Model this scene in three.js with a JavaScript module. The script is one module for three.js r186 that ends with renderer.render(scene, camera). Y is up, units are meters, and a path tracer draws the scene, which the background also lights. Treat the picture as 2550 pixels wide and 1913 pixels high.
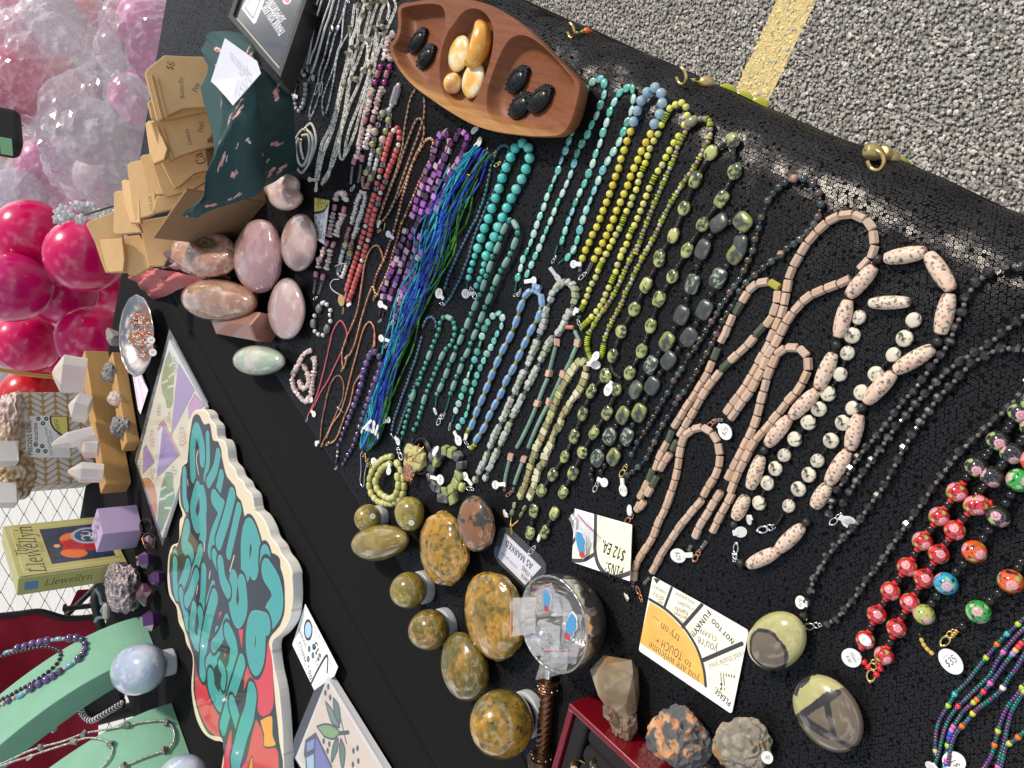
import * as THREE from 'three';
import { mergeGeometries, mergeVertices } from 'three/addons/utils/BufferGeometryUtils.js';
import { RoundedBoxGeometry } from 'three/addons/geometries/RoundedBoxGeometry.js';
import { ConvexGeometry } from 'three/addons/geometries/ConvexGeometry.js';
import { ImprovedNoise } from 'three/addons/math/ImprovedNoise.js';

// ---------------------------------------------------------------- camera, sky, sun, exposure
const scene = new THREE.Scene();
const CAM_Y = 1.26, TABLE = 0.74, PITCH = 41 * Math.PI / 180;
const FPX = 1916, IW = 2550, IH = 1913;                      // focal length of the phone lens in pixels of a 2550 x 1913 frame
const camera = new THREE.PerspectiveCamera(2 * Math.atan(IH / 2 / FPX) * 180 / Math.PI, IW / IH, 0.02,200);
camera.position.set(0, CAM_Y, 0);
camera.up.set(1,0,0);                                      // the phone was held on its side: world up is the left of the frame
camera.lookAt(0, CAM_Y - Math.sin(PITCH), -Math.cos(PITCH));
const renderer = new THREE.WebGLRenderer({ antialias: true });
renderer.toneMapping = THREE.LinearToneMapping;
renderer.toneMappingExposure = 1.0;
renderer.shadowMap.enabled = true;

const SUN = new THREE.Vector3(0.62,0.76,-0.14).normalize();
const sun = new THREE.DirectionalLight(0xfff0de, 3.5);
sun.position.copy(SUN).multiplyScalar(12).add(new THREE.Vector3(0,0.7,-1));
sun.target.position.set(0,0.7,-1);
sun.shadow.radius = 10;
sun.shadow.mapSize.set(2048,2048);
Object.assign(sun.shadow.camera,{ left: -4, right: 4, top: 4, bottom: -4, near: 1, far: 30 });
scene.add(sun, sun.target);

const perlin = new ImprovedNoise();
const noise = (x, y, z) => perlin.noise(x, y, z);
function fbm(x, y, z, o = 4) { let s = 0, a = 0.5;for (let i = 0;i < o;i++) { s += a * perlin.noise(x, y, z);x = x * 2.03 + 7.1;y = y * 2.03 + 3.7;z = z * 2.03 + 1.9;a *= 0.5;} return s;}
const clamp = (v, a = 0, b = 1) => Math.min(b, Math.max(a, v));
const sst = (a, b, v) => { const t = clamp((v - a) / (b - a));return t * t * (3 - 2 * t);};
const lerp = (a, b, t) => a + (b - a) * t;
const mix3 = (a, b, t) => [lerp(a[0], b[0], t), lerp(a[1], b[1], t), lerp(a[2], b[2], t)];
let seed = 7;
const rnd = () => { seed |= 0;seed = seed + 0x6D2B79F5 | 0;let t = Math.imul(seed ^ seed >>> 15,1 | seed);t = t + Math.imul(t ^ t >>> 7,61 | t) ^ t;return ((t ^ t >>> 14) >>> 0) / 4294967296;};
const rr = (a, b) => a + (b - a) * rnd();
const pick = (a) => Array.isArray(a) ? a[Math.floor(rnd() * a.length)] : a;

{ // blue sky with broken white cloud, hazy towards the horizon, the sun veiled by thin cloud
const W = 512, H = 256, d = new Float32Array(W * H * 4);
for (let j = 0;j < H;j++) for (let i = 0;i < W;i++) {
const el = ((j + 0.5) / H - 0.5) * Math.PI, az = ((i + 0.5) / W - 0.5) * 2 * Math.PI;
const x = Math.cos(el) * Math.cos(az), y = Math.sin(el), z = Math.cos(el) * Math.sin(az);
const c = x * SUN.x + y * SUN.y + z * SUN.z;
const cl = fbm(x * 2.2 + 5, y * 3.4, z * 2.2,5);
const cloud = sst(0.05,0.2, cl), haze = Math.pow(1 - Math.max(0, y), 3);
let b = 1, col = mix3(mix3([0.2,0.28,0.4],[0.9,0.94,1.0], haze), [1.8,1.79,1.77], cloud).map((q) => q + 0.9 * Math.pow(Math.max(0, c), 14));
if (y < 0) { b = 0.3;col = [1,0.98,0.95];}
const k = (j * W + i) * 4;
d[k] = b * col[0];d[k + 1] = b * col[1];d[k + 2] = b * col[2];d[k + 3] = 1;
}
const t = new THREE.DataTexture(d, W, H, THREE.RGBAFormat, THREE.FloatType);
t.mapping = THREE.EquirectangularReflectionMapping;t.magFilter = t.minFilter = THREE.LinearFilter;t.needsUpdate = true;
scene.background = t;scene.environment = t;
scene.backgroundIntensity = 0.9;scene.environmentIntensity = 0.9;
}

// ---------------------------------------------------------------- where a pixel of the photograph meets the table, the ground or a distance
const SP = Math.sin(PITCH), CP = Math.cos(PITCH);
const V3 = (x, y, z) => new THREE.Vector3(x, y, z);
function ray(p) { const a = (p[0] - IW / 2) / FPX, b = (IH / 2 - p[1]) / FPX;return V3(b, -(SP + CP * a), -CP + SP * a);}
const onY = (p, y) => { const r = ray(p);return r.multiplyScalar((y - CAM_Y) / r.y).add(camera.position);};
const T = (p, h = 0) => onY(p, TABLE + h);                   // on the table, h above it
const D = (p, z) => { const r = ray(p);return r.multiplyScalar(z / -r.z).add(camera.position);};  // on the upright plane z metres ahead
const axisDepth = (v) => (v.y - CAM_Y) * -SP + v.z * -CP;
const ED = V3(0.551,0,-0.834), EN = V3(-0.834,0,-0.551);  // along the table front edge, and from it inwards
const TB = (s, t, y = TABLE) => V3(ED.x * s + EN.x * t, y, ED.z * s + EN.z * t);
const FR = { A: [0,0,2.592], B: [0,600,2.592], C: [0,1240,2.4656], D: [600,0,2.592], E: [600,600,2.592], F: [600,1240,2.4656], G: [1200,0,2.592], H: [1200,600,2.592],
I: [1200,1240,2.4656], J: [1800,0,2.592], K: [1800,600,2.592], L: [1800,1240,2.4653], M: [720,0,5.925], N: [720,270,5.925], O: [960,220,5.184], P: [740,530,5.184],
Q: [740,830,5.184], R: [1040,500,5.184], S: [1040,800,5.184], U: [1300,1260,4.1475], W: [960,0,4.424], X: [1000,1280,4.1475], Z: [1840,1480,3.95],
a: [400,990,3.606], b: [400,1420,3.365], c: [320,800,2.858], d: [720,1490,3.92], e: [1580,1420,4.366], f: [1330,1640,6.077], g: [0,1450,3.583], h: [540,0,3.173],
i: [880,1060,3.525], j: [0,850,2.164], k: [2150,1000,2.38], l: [420,480,1.983], Y: [2000,560,4.1475], u: [0,0,1] };
function px(f, ...n) { const [ox, oy, k] = FR[f], o = [];for (let i = 0;i < n.length;i += 2) o.push([ox + n[i] / k, oy + n[i + 1] / k]);return o;}
const p1 = (f, x, y) => px(f, x, y)[0];

// ---------------------------------------------------------------- naming and adding
const used = {};
function numbered(n) { const k = used[n] = (used[n] ?? -1) + 1;return k ? n + '_' + String(k).padStart(3, '0') : n;}
function tag(o, label, category, group) { o.userData.label = label;o.userData.category = category;if (group) o.userData.group = group;return o;}
function thing(name, label, category, pos, group) { const o = new THREE.Group();o.name = numbered(name);if (pos) o.position.copy(pos);scene.add(o);o.userData.seeds = null;delete o.userData.seeds;return tag(o, label, category, group);}
function part(parent, name, geo, mat, pos) {                    // geo in world coordinates unless pos is given
const m = new THREE.Mesh(geo, mat);m.name = name;
const w = worldOf(parent);
if (pos) m.position.copy(pos).sub(w);else m.position.copy(w).negate();
parent.add(m);return m;
}
function worldOf(o) { const v = V3(0,0,0);while (o && o !== scene) { v.add(o.position);o = o.parent;} return v;}
function solo(name, label, category, geo, mat, pos, group) { const m = new THREE.Mesh(geo, mat);m.name = numbered(name);if (pos) m.position.copy(pos);scene.add(m);return tag(m, label, category, group);}
function structure(name, geo, mat) { const m = new THREE.Mesh(geo, mat);m.name = numbered(name);m.userData.kind = 'structure';scene.add(m);return m;}

// ---------------------------------------------------------------- materials
const lin = (r, g, b) => new THREE.Color().setRGB(r, g, b);
const css = (c) => new THREE.Color(c);
const std = (c, rough = 0.5, o = {}) => new THREE.MeshStandardMaterial({ color: Array.isArray(c) ? lin(...c) : css(c), roughness: rough, ...o });
const phy = (c, rough = 0.5, o = {}) => new THREE.MeshPhysicalMaterial({ color: Array.isArray(c) ? lin(...c) : css(c), roughness: rough, ...o });
const vcol = (rough = 0.25, o = {}) => new THREE.MeshPhysicalMaterial({ color: 0xffffff, vertexColors: true, roughness: rough, ...o });
const vflat = (rough = 0.25, o = {}) => vcol(rough,{ flatShading: true, ...o });
const M = {
silver: std([0.78,0.77,0.74], 0.22,{ metalness: 1 }), gold: std([0.85,0.62,0.25], 0.25,{ metalness: 1 }), copper: std([0.75,0.36,0.22], 0.3,{ metalness: 1 }),
string: std([0.03,0.03,0.03], 0.8), clearString: std([0.5,0.5,0.5], 0.4), white: std([0.8,0.8,0.8], 0.5), black: std([0.012,0.012,0.013], 0.35), ink: std([0.03,0.03,0.035], 0.6),
ring: phy([0.72,0.76,0.8], 0.35,{ transmission: 0.35, thickness: 0.004 }),
sleeve: phy([0.95,0.95,0.97], 0.08,{ transmission: 0.97, thickness: 0 }),
crystal: phy([0.95,0.95,0.95], 0.06,{ transmission: 0.9, thickness: 0.004, ior: 1.5 }),
};
// a texture from a function of (u, v);colour values are linear
function texFn(w, h, fn, data = false) {
const d = new Uint8Array(w * h * 4), enc = (v) => { v = clamp(v);return 255 * (data ? v : v <= 0.0031308 ? v * 12.92 : 1.055 * Math.pow(v, 1 / 2.4) - 0.055);};
for (let j = 0;j < h;j++) for (let i = 0;i < w;i++) { const c = fn((i + 0.5) / w, (j + 0.5) / h), k = (j * w + i) * 4;d[k] = enc(c[0]);d[k + 1] = enc(c[1]);d[k + 2] = enc(c[2]);d[k + 3] = 255;}
const t = new THREE.DataTexture(d, w, h);t.colorSpace = data ? THREE.NoColorSpace : THREE.SRGBColorSpace;t.wrapS = t.wrapT = THREE.RepeatWrapping;
t.magFilter = THREE.LinearFilter;t.minFilter = THREE.LinearMipmapLinearFilter;t.generateMipmaps = true;t.needsUpdate = true;return t;
}
function solid(geo, fn) {                                       // colour in the body of the thing, sampled at its vertices
const p = geo.attributes.position, c = new Float32Array(p.count * 3);
for (let i = 0;i < p.count;i++) { const v = fn(p.getX(i), p.getY(i), p.getZ(i));c[i * 3] = Math.max(0, v[0]);c[i * 3 + 1] = Math.max(0, v[1]);c[i * 3 + 2] = Math.max(0, v[2]);}
geo.setAttribute('color', new THREE.BufferAttribute(c, 3));return geo;
}
const tone = (geo, c) => solid(geo, () => c);
const plainGeo = (g) => { const q = g.index ? g.toNonIndexed() : g;for (const k of Object.keys(q.attributes)) if (!['position', 'normal', 'color'].includes(k)) q.deleteAttribute(k);return q;};
const merge = (list) => mergeGeometries(list.map(plainGeo), false);
const facet = (g) => { const q = g.index ? g.toNonIndexed() : g;q.computeVertexNormals();return q;};
const smoothIco = (n) => { const g = mergeVertices(new THREE.IcosahedronGeometry(1, n).deleteAttribute('uv').deleteAttribute('normal'), 1e-4);g.computeVertexNormals();return g;};
function displace(g, fn) { const p = g.attributes.position, v = V3();for (let i = 0;i < p.count;i++) { v.fromBufferAttribute(p, i);fn(v);p.setXYZ(i, v.x, v.y, v.z);} g.computeVertexNormals();return g;}
function lathe(profile, seg = 16, flat = false) {               // profile of [along, radius], axis along x
const g = new THREE.LatheGeometry(profile.map(([a, r]) => new THREE.Vector2(Math.max(r, 1e-5), a)), seg);g.rotateZ(-Math.PI / 2);
return flat ? facet(g) : g;
}
function tubeAlong(points, r, seg = 6, closed = false, n) { return new THREE.TubeGeometry(new THREE.CatmullRomCurve3(points, closed, 'centripetal'), n ?? Math.max(8, points.length * 4), r, seg, closed);}

// ---------------------------------------------------------------- flat things: cards, prints, boards (an outline on a plane, with thickness and a drawn face)
function planeOf(a, b, c) { const x = b.clone().sub(a).normalize(), n = x.clone().cross(c.clone().sub(a)).normalize();if (n.dot(camera.position.clone().sub(a)) < 0) n.negate();const y = n.clone().cross(x).normalize();return { o: a.clone(), x, y, n };}
function hit(pl, p) { const r = ray(p), k = pl.o.clone().sub(camera.position).dot(pl.n) / r.dot(pl.n);return r.multiplyScalar(k).add(camera.position);}
const uvOf = (pl, w) => { const q = w.clone().sub(pl.o);return [q.dot(pl.x), q.dot(pl.y)];};
function flat(pl, outline, thick, draw, res, o = {}) {
const pts = outline.map((p) => uvOf(pl, hit(pl, p)));
if (THREE.ShapeUtils.area(pts.map(([x, y]) => new THREE.Vector2(x, y))) < 0) pts.reverse();
const xs = pts.map((p) => p[0]), ys = pts.map((p) => p[1]), x0 = Math.min(...xs), x1 = Math.max(...xs), y0 = Math.min(...ys), y1 = Math.max(...ys);
const g = new THREE.ExtrudeGeometry(new THREE.Shape(pts.map(([x, y]) => new THREE.Vector2(x, y))),{ depth: thick, bevelEnabled: !!o.bevel, bevelSize: o.bevel ?? 0, bevelOffset: -(o.bevel ?? 0), bevelThickness: o.bevel ?? 0, bevelSegments: 2, curveSegments: 6 });
const P = g.attributes.position, U = g.attributes.uv;
for (let i = 0;i < P.count;i++) U.setXY(i, (P.getX(i) - x0) / (x1 - x0), (P.getY(i) - y0) / (y1 - y0));
g.translate(0,0, -thick - (o.bevel ?? 0));
if (o.bend) { g.computeBoundingBox();displace(g, (v) => { v.z += o.bend((v.x - x0) / (x1 - x0), (v.y - y0) / (y1 - y0));});}
g.applyMatrix4(new THREE.Matrix4().makeBasis(pl.x, pl.y, pl.n));g.translate(pl.o.x, pl.o.y, pl.o.z);
let map = null;
if (draw) {
const w = res, h = Math.round(res * (y1 - y0) / (x1 - x0)), cv = document.createElement('canvas');cv.width = w;cv.height = h;
const ctx = cv.getContext('2d');
const to = (p) => { const [x, y] = uvOf(pl, hit(pl, p));return [(x - x0) / (x1 - x0) * w, (1 - (y - y0) / (y1 - y0)) * h];};
const k = {
ctx, w, h, to,
poly(f, n, fill, stroke, lw = 3, close = true) { const q = px(f, ...n).map(to);ctx.beginPath();q.forEach(([x, y], i) => i ? ctx.lineTo(x, y) : ctx.moveTo(x, y));if (close) ctx.closePath();if (fill) { ctx.fillStyle = fill;ctx.fill();} if (stroke) { ctx.lineWidth = lw;ctx.strokeStyle = stroke;ctx.lineJoin = ctx.lineCap = 'round';ctx.stroke();} },
curve(f, n, stroke, lw, fill, close) { const q = px(f, ...n).map(to);ctx.beginPath();ctx.moveTo(...q[0]);for (let i = 0;i < q.length - 1;i++) { const a = q[Math.max(0, i - 1)], b = q[i], c = q[i + 1], d = q[Math.min(q.length - 1, i + 2)];ctx.bezierCurveTo(b[0] + (c[0] - a[0]) / 6, b[1] + (c[1] - a[1]) / 6, c[0] - (d[0] - b[0]) / 6, c[1] - (d[1] - b[1]) / 6, c[0], c[1]);} if (close) ctx.closePath();if (fill) { ctx.fillStyle = fill;ctx.fill();} if (stroke) { ctx.lineWidth = lw;ctx.strokeStyle = stroke;ctx.lineJoin = ctx.lineCap = 'round';ctx.stroke();} },
dot(f, x, y, rx, ry, fill, stroke, lw = 3, rot = 0) { const [a, b] = to(p1(f, x, y)), [c, d] = to(p1(f, x + rx, y)), [e, g2] = to(p1(f, x, y + ry));ctx.beginPath();ctx.save();ctx.transform(c - a, d - b, e - a, g2 - b, a, b);ctx.arc(0,0,1,0,7);ctx.restore();if (fill) { ctx.fillStyle = fill;ctx.fill();} if (stroke) { ctx.lineWidth = lw;ctx.strokeStyle = stroke;ctx.stroke();} },
text(s, f, xa, ya, xb, yb, tall = 1, color = '#222', font = 'sans-serif', weight = '') {   // from the start of its baseline to the end of it
const [a, b] = to(p1(f, xa, ya)), [c, d] = to(p1(f, xb, yb));ctx.save();ctx.translate(a, b);ctx.rotate(Math.atan2(d - b, c - a));ctx.font = `${weight} 100px ${font}`;
const m = ctx.measureText(s).width, kx = Math.hypot(c - a, d - b) / m;ctx.scale(kx, kx * tall);ctx.fillStyle = color;ctx.fillText(s, 0,0);ctx.restore();},
wash(cols, n, size, alpha) { for (let i = 0;i < n;i++) { ctx.globalAlpha = alpha * rr(0.4,1);ctx.fillStyle = pick(cols);ctx.beginPath();ctx.ellipse(rr(0, w), rr(0, h), size * rr(0.3,1), size * rr(0.3,1), rr(0,3), 0,7);ctx.fill();} ctx.globalAlpha = 1;},
};
draw(k);
map = new THREE.CanvasTexture(cv);map.colorSpace = THREE.SRGBColorSpace;map.magFilter = THREE.LinearFilter;
}
const face = o.face ? o.face(map) : phy([1,1,1], o.rough ?? 0.5,{ map, ...(o.coat ? { clearcoat: 1, clearcoatRoughness: o.coat } : {}) });
if (!map && o.color) face.color = o.color.clone();
return { geo: g, mats: [face, o.side ?? std([0.75,0.74,0.72], 0.6)], pl, center: hit(pl, outline[0]) };
}
const tp = (a, b, c, ha = 0.002, hb = ha, hc = ha) => planeOf(T(a, ha), T(b, hb), T(c, hc));
const dp = (a, za, b, zb, c, zc) => planeOf(D(a, za), D(b, zb), D(c, zc));
// ---------------------------------------------------------------- beads
const round = (r, w = 14, h = 10) => new THREE.SphereGeometry(r, w, h);
const rondelle = (r, l, seg = 14) => lathe([[-l / 2,0.28 * r],[-l / 2, r * 0.78],[-l * 0.36, r * 0.95],[-l * 0.15, r],[l * 0.15, r],[l * 0.36, r * 0.95],[l / 2, r * 0.78],[l / 2,0.28 * r]], seg);
const barrel = (r, l, e = 0.6, seg = 14) => lathe([[-l / 2,0.15 * r],[-l / 2, r * e * 0.85],[-l * 0.47, r * e],[-l * 0.3, r * lerp(e, 1,0.7)],[-l * 0.1, r],[l * 0.1, r],[l * 0.3, r * lerp(e, 1,0.7)],[l * 0.47, r * e],[l / 2, r * e * 0.85],[l / 2,0.15 * r]], seg);
const prism = (r, l, n = 6) => lathe([[-l / 2,0.1 * r],[-l / 2, r * 0.86],[-l * 0.44, r],[l * 0.44, r],[l / 2, r * 0.86],[l / 2,0.1 * r]], n, true);
const tubeBead = (r, l, seg = 10) => lathe([[-l / 2,0.2 * r],[-l / 2, r * 0.85],[-l * 0.46, r],[l * 0.46, r],[l / 2, r * 0.85],[l / 2,0.2 * r]], seg);
const bicone = (r, l) => lathe([[-l / 2, r * 0.3],[-l * 0.3, r * 0.75],[0, r],[l * 0.3, r * 0.75],[l / 2, r * 0.3]], 8, true);
function oval(a, b, t, e = 2.4) { const g = new THREE.SphereGeometry(1,20,14);return displace(g, (v) => { const s = (q) => Math.sign(q) * Math.pow(Math.abs(q), 2 / e);const f = Math.hypot(v.x, v.z), k = f > 1e-6 ? 1 : 0;v.set(v.x * a * k, s(v.y) * t, v.z * b * k);});}
function tablet(a, b, t) { const g = new THREE.SphereGeometry(1,20,14);return displace(g, (v) => { const q = (s, e) => Math.sign(s) * Math.pow(Math.abs(s), e);const f = Math.hypot(v.x, v.z), m = f < 1e-5 ? 1 : Math.pow(Math.pow(Math.abs(v.x / f), 3.4) + Math.pow(Math.abs(v.z / f), 3.4), -1 / 3.4);v.set(v.x * a * m, q(v.y, 0.75) * t, v.z * b * m);});}
function chip(r, k = 0) { const g = new THREE.IcosahedronGeometry(1,1), sx = rr(0.55,0.8), sy = rr(0.6,1), sz = rr(0.9,1.3), o = rr(0,99);displace(g, (v) => { const f = 1 + 0.45 * noise(v.x * 1.3 + o, v.y * 1.3, v.z * 1.3);v.set(v.x * f * sx * r, v.y * f * sy * r, v.z * f * sz * r);});return facet(g);}
function block(l, w, h, b = 0.12) { const g = new RoundedBoxGeometry(l, h, w, 2, Math.min(l, w, h) * b);const o = rr(0,99), t = Math.min(l, w, h) * 0.22;return facet(displace(g, (v) => { v.x += t * noise(v.y * 90 + o, v.z * 90,1);v.y += t * noise(v.x * 90 + o, v.z * 90,4);v.z += t * noise(v.x * 90, v.y * 90 + o, 8);}));}
const many = (n, f) => Array.from({ length: n }, (_, i) => f(i));
const bt = (name, g, m, L, h, o = {}) => ({ name, g, m, L, h, ...o });  // kinds of bead: geometry, material, length along the string, height of its middle
const mats = (cols, rough, o) => cols.map((c) => phy(c, rough, o));
const lift3 = (cols, k) => cols.map((c) => c.map((v) => Math.min(0.85, v * k)));
const vein = (base, dark, f, w, seedv) => (x, y, z) => { const n = Math.abs(noise(x * f + seedv, y * f, z * f + seedv));const q = fbm(x * f * 0.6 + seedv, y * f * 0.6, z * f * 0.6,3);return mix3(mix3(base, base.map((c) => c * 0.72), sst(0,0.25, q)), dark, 1 - sst(w * 0.4, w, n));};
const speck = (base, dark, f, lo, seedv, other) => (x, y, z) => { const n = fbm(x * f + seedv, y * f, z * f, 3), q = noise(x * f * 0.5, y * f * 0.5 + seedv, z * f * 0.5);return mix3(other ? mix3(base, other, sst(-0.1,0.3, q)) : base, dark, sst(lo, lo + 0.1, n));};

const K = {};
K.turq = bt('bead', round(0.0051,20,14), mats([[0.07,0.58,0.54],[0.09,0.6,0.58],[0.08,0.52,0.47],[0.14,0.6,0.53]], 0.1,{ clearcoat: 1, clearcoatRoughness: 0.04 }), 0.0102,0.0051);
K.turqS = bt('bead', round(0.0035,16,12), K.turq.m, 0.007,0.0035);
const shellM = many(6, (i) => vcol(0.2,{ clearcoat: 0.8, clearcoatRoughness: 0.1 }));
const shellC = [[0.07,0.42,0.33],[0.22,0.56,0.55],[0.04,0.30,0.22],[0.42,0.62,0.58],[0.08,0.42,0.48],[0.30,0.58,0.48],[0.10,0.46,0.36]];
K.shell = bt('bead', shellC.map((c, i) => solid(oval(0.0046,0.0034,0.0016), (x, y, z) => mix3(c, mix3(c, [0.75,0.8,0.75], 0.75), sst(0.05,0.35, fbm(x * 260 + i * 9, y * 200, z * 420,3))))), shellM[0], 0.0093,0.0022,{ tilt: 0.5 });
K.shellS = bt('bead', shellC.map((c, i) => solid(oval(0.0042,0.0038,0.0016), (x, y, z) => mix3(c, mix3(c, [0.75,0.8,0.75], 0.7), sst(0.05,0.35, fbm(x * 260 + i * 7, y * 200, z * 420,3))))), shellM[1], 0.0086,0.0024,{ tilt: 0.8 });
K.opal = bt('bead', round(0.0043,20,14), phy([0.68,0.9,1.0], 0.06,{ transmission: 0.6, thickness: 0.006, attenuationColor: lin(0.42,0.76,1.0), attenuationDistance: 0.006, clearcoat: 1 }), 0.0086,0.0043);
K.jadeY = bt('bead', round(0.0034,16,12), mats([[0.68,0.6,0.05],[0.72,0.62,0.09],[0.64,0.58,0.06],[0.68,0.52,0.04]], 0.16,{ clearcoat: 1 }), 0.0068,0.0034);
K.jadeL = bt('bead', round(0.0029,14,10), mats([[0.66,0.66,0.1],[0.72,0.7,0.16],[0.62,0.6,0.18],[0.52,0.52,0.18]], 0.25), 0.0058,0.0029);
K.lime = bt('disc_bead', rondelle(0.0027,0.0014,12), mats([[0.40,0.5,0.03],[0.3,0.38,0.02],[0.5,0.57,0.05],[0.16,0.22,0.03]], 0.22), 0.0015,0.0027, {});
K.jas = bt('bead', round(0.0021,12,8), mats([[0.44,0.39,0.26],[0.26,0.25,0.17],[0.38,0.26,0.2],[0.52,0.5,0.36],[0.34,0.34,0.16]], 0.25), 0.0042,0.0021);
const serpC = (i) => speck([0.46,0.48,0.17],[0.04,0.05,0.035], 260,0.0, i * 13.3, [0.26,0.31,0.1]);
K.serp = bt('bead', many(6, (i) => solid(i % 2 ? oval(0.0069,0.0056,0.003) : oval(0.0062,0.006,0.003), serpC(i))), vcol(0.18,{ clearcoat: 0.7 }), 0.013,0.0034,{ tilt: 0.25 });
K.serpR = bt('bead', many(5, (i) => solid(tablet(0.007,0.0053,0.003), serpC(i + 7))), vcol(0.18,{ clearcoat: 0.7 }), 0.0128,0.0034,{ tilt: 0.25 });
const kamC = (i) => i % 3 == 0 ? vein([0.062,0.068,0.066],[0.16,0.18,0.17], 130,0.03, i * 9) : i % 3 == 1 ? vein([0.05,0.065,0.055],[0.36,0.42,0.34], 260,0.13, i * 5) : speck([0.12,0.15,0.11],[0.05,0.06,0.055], 170,0.0, i * 11, [0.24,0.26,0.08]);
K.kam = bt('bead', many(9, (i) => solid(tablet(0.0082,0.0068,0.003), kamC(i))), vcol(0.3,{ clearcoat: 0.15 }), 0.0164,0.0034,{ tilt: 0.15 });
K.blk = bt('spacer_bead', round(0.0028,14,10), std([0.012,0.012,0.013], 0.18), 0.0056,0.0028);
K.blkS = bt('spacer_bead', rondelle(0.0013,0.0016,10), std([0.01,0.01,0.01], 0.2), 0.0017,0.0024);
K.agate = bt('bead', round(0.003,14,10), mats([[0.02,0.024,0.024],[0.028,0.05,0.05],[0.04,0.036,0.038],[0.015,0.02,0.03],[0.05,0.075,0.065],[0.018,0.018,0.02],[0.1,0.065,0.07],[0.06,0.05,0.035]], 0.14,{ clearcoat: 0.6 }), 0.006,0.003);
K.bronze = bt('spacer_bead', round(0.0012,8,6), mats([[0.25,0.14,0.06],[0.06,0.09,0.14]], 0.3,{ metalness: 0.6 }), 0.0022,0.0025);
const woodT = texFn(128,128, (u, v) => { const n = fbm(u * 40, v * 9,2,4), m = fbm(u * 90, v * 90,5,2);const c = 0.5 + 0.15 * n + 0.15 * m;return [c * 1.12, c * 0.84, c * 0.66];});
K.brown = bt('bead', many(2, () => prism(0.0032,0.0086)), [[1,1,1],[0.9,0.88,0.86],[1.05,1,0.94],[0.95,0.9,0.8]].map((c) => std(c, 0.75,{ map: woodT, flatShading: true })), 0.0095,0.0029);
K.brownG = bt('bead', prism(0.0031,0.0098), std([0.075,0.095,0.06], 0.5), 0.0101,0.0029);
K.brownL = bt('bead', prism(0.0031,0.0092), std([0.38,0.36,0.06], 0.5), 0.0096,0.0029);
K.barrel = bt('bead', many(5, (i) => solid(barrel(0.0053,0.0272,0.6,26), speck(i == 4 ? [0.62,0.6,0.48] : [0.62,0.45,0.35],[0.13,0.12,0.11], 330,0.1, i * 17, [0.66,0.54,0.42]))).map((g) => g), vcol(0.5), 0.0275,0.0053);
{ // more vertices along the barrel so its speckle holds
const fine = (i) => { const pr = [];for (let k = 0;k <= 44;k++) { const t = k / 44 * 2 - 1;pr.push([t * 0.0136,0.0053 * (k == 0 || k == 44 ? 0.5 : 0.58 + 0.42 * Math.pow(1 - Math.pow(Math.abs(t), 2.3), 0.8))]);} return solid(lathe([[-0.0136,0.001], ...pr, [0.0136,0.001]], 36), speck(i == 4 ? [0.66,0.62,0.5] : i % 2 ? [0.74,0.56,0.45] : [0.72,0.6,0.47],[0.12,0.11,0.1], 430,0.085, i * 17, [0.74,0.5,0.38]));};
K.barrel.g = many(5, fine);
}
K.zebra = bt('bead', many(6, (i) => solid(oval(i % 2 ? 0.0056 : 0.0052, i % 2 ? 0.0056 : 0.0048,0.0024,3), vein(i % 2 ? [0.66,0.63,0.5] : [0.64,0.6,0.5],[0.05,0.045,0.04], 190,0.11, i * 31))), vcol(0.4), 0.0108,0.0027,{ tilt: 0.2 });
for (const g of K.zebra.g) { /* shared */ }
K.jet = bt('bead', bicone(0.0037,0.0064), phy([0.018,0.016,0.016], 0.12,{ flatShading: true, clearcoat: 1, clearcoatRoughness: 0.05 }), 0.0066,0.0035);
K.smoke = bt('spacer_bead', bicone(0.0015,0.003), phy([0.30,0.27,0.25], 0.06,{ transmission: 0.4, thickness: 0.003 }), 0.0031,0.0028);
const lampShell = phy([1,1,1], 0.03,{ transmission: 1, thickness: 0.002, ior: 1.35 });
function lamp(base, rose, leaf, r) {                            // flower-painted glass beads: a coloured core with roses and leaves under clear glass
return many(3, (i) => { const g = new THREE.SphereGeometry(1,40,28), rs = many(4, (k) => { const a = k * 1.7 + i * 2.1, e = rr(-0.5,0.6);return V3(Math.sin(e) * 0.9, Math.cos(a) * Math.cos(e), Math.sin(a) * Math.cos(e)).normalize();}), ls = many(11, () => V3(rr(-1,1), rr(-1,1), rr(-1,1)).normalize());
const o = rr(0,50);
solid(g, (x, y, z) => { const v = V3(x, y, z).normalize();let c = mix3(base, noise(x * 3 + o, y * 3, z * 3) > 0.28 ? [0.03,0.025,0.025] : base, 1);for (const q of ls) { if (v.angleTo(q) < 0.2) c = leaf;} for (const q of rs) { const a = v.angleTo(q);if (a < 0.42) c = (a > 0.13 && a < 0.22) ? mix3(rose, base, 0.6) : rose;} return c;});
g.scale(r * 0.98, r, r);return g;});
}
const RED = [0.60,0.025,0.03], ROSE = [0.72,0.36,0.42], LEAF = [0.3,0.5,0.12], BLK = [0.02,0.02,0.02];
const lm = vcol(0.05,{ clearcoat: 1, clearcoatRoughness: 0.02 });
K.lampR = bt('bead', lamp(RED, ROSE, LEAF, 0.0062), lm, 0.0124,0.0062);
K.lampK = bt('bead', lamp(BLK, ROSE, LEAF, 0.0066), lm, 0.0132,0.0066);
K.lampO = bt('bead', lamp([0.7,0.1,0.01], ROSE, LEAF, 0.007), lm, 0.014,0.007);
K.lampB = bt('bead', lamp([0.03,0.35,0.55], ROSE, LEAF, 0.007), lm, 0.014,0.007);
K.lampG = bt('bead', lamp([0.03,0.35,0.06], ROSE, [0.4,0.6,0.3], 0.007), lm, 0.014,0.007);
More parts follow.
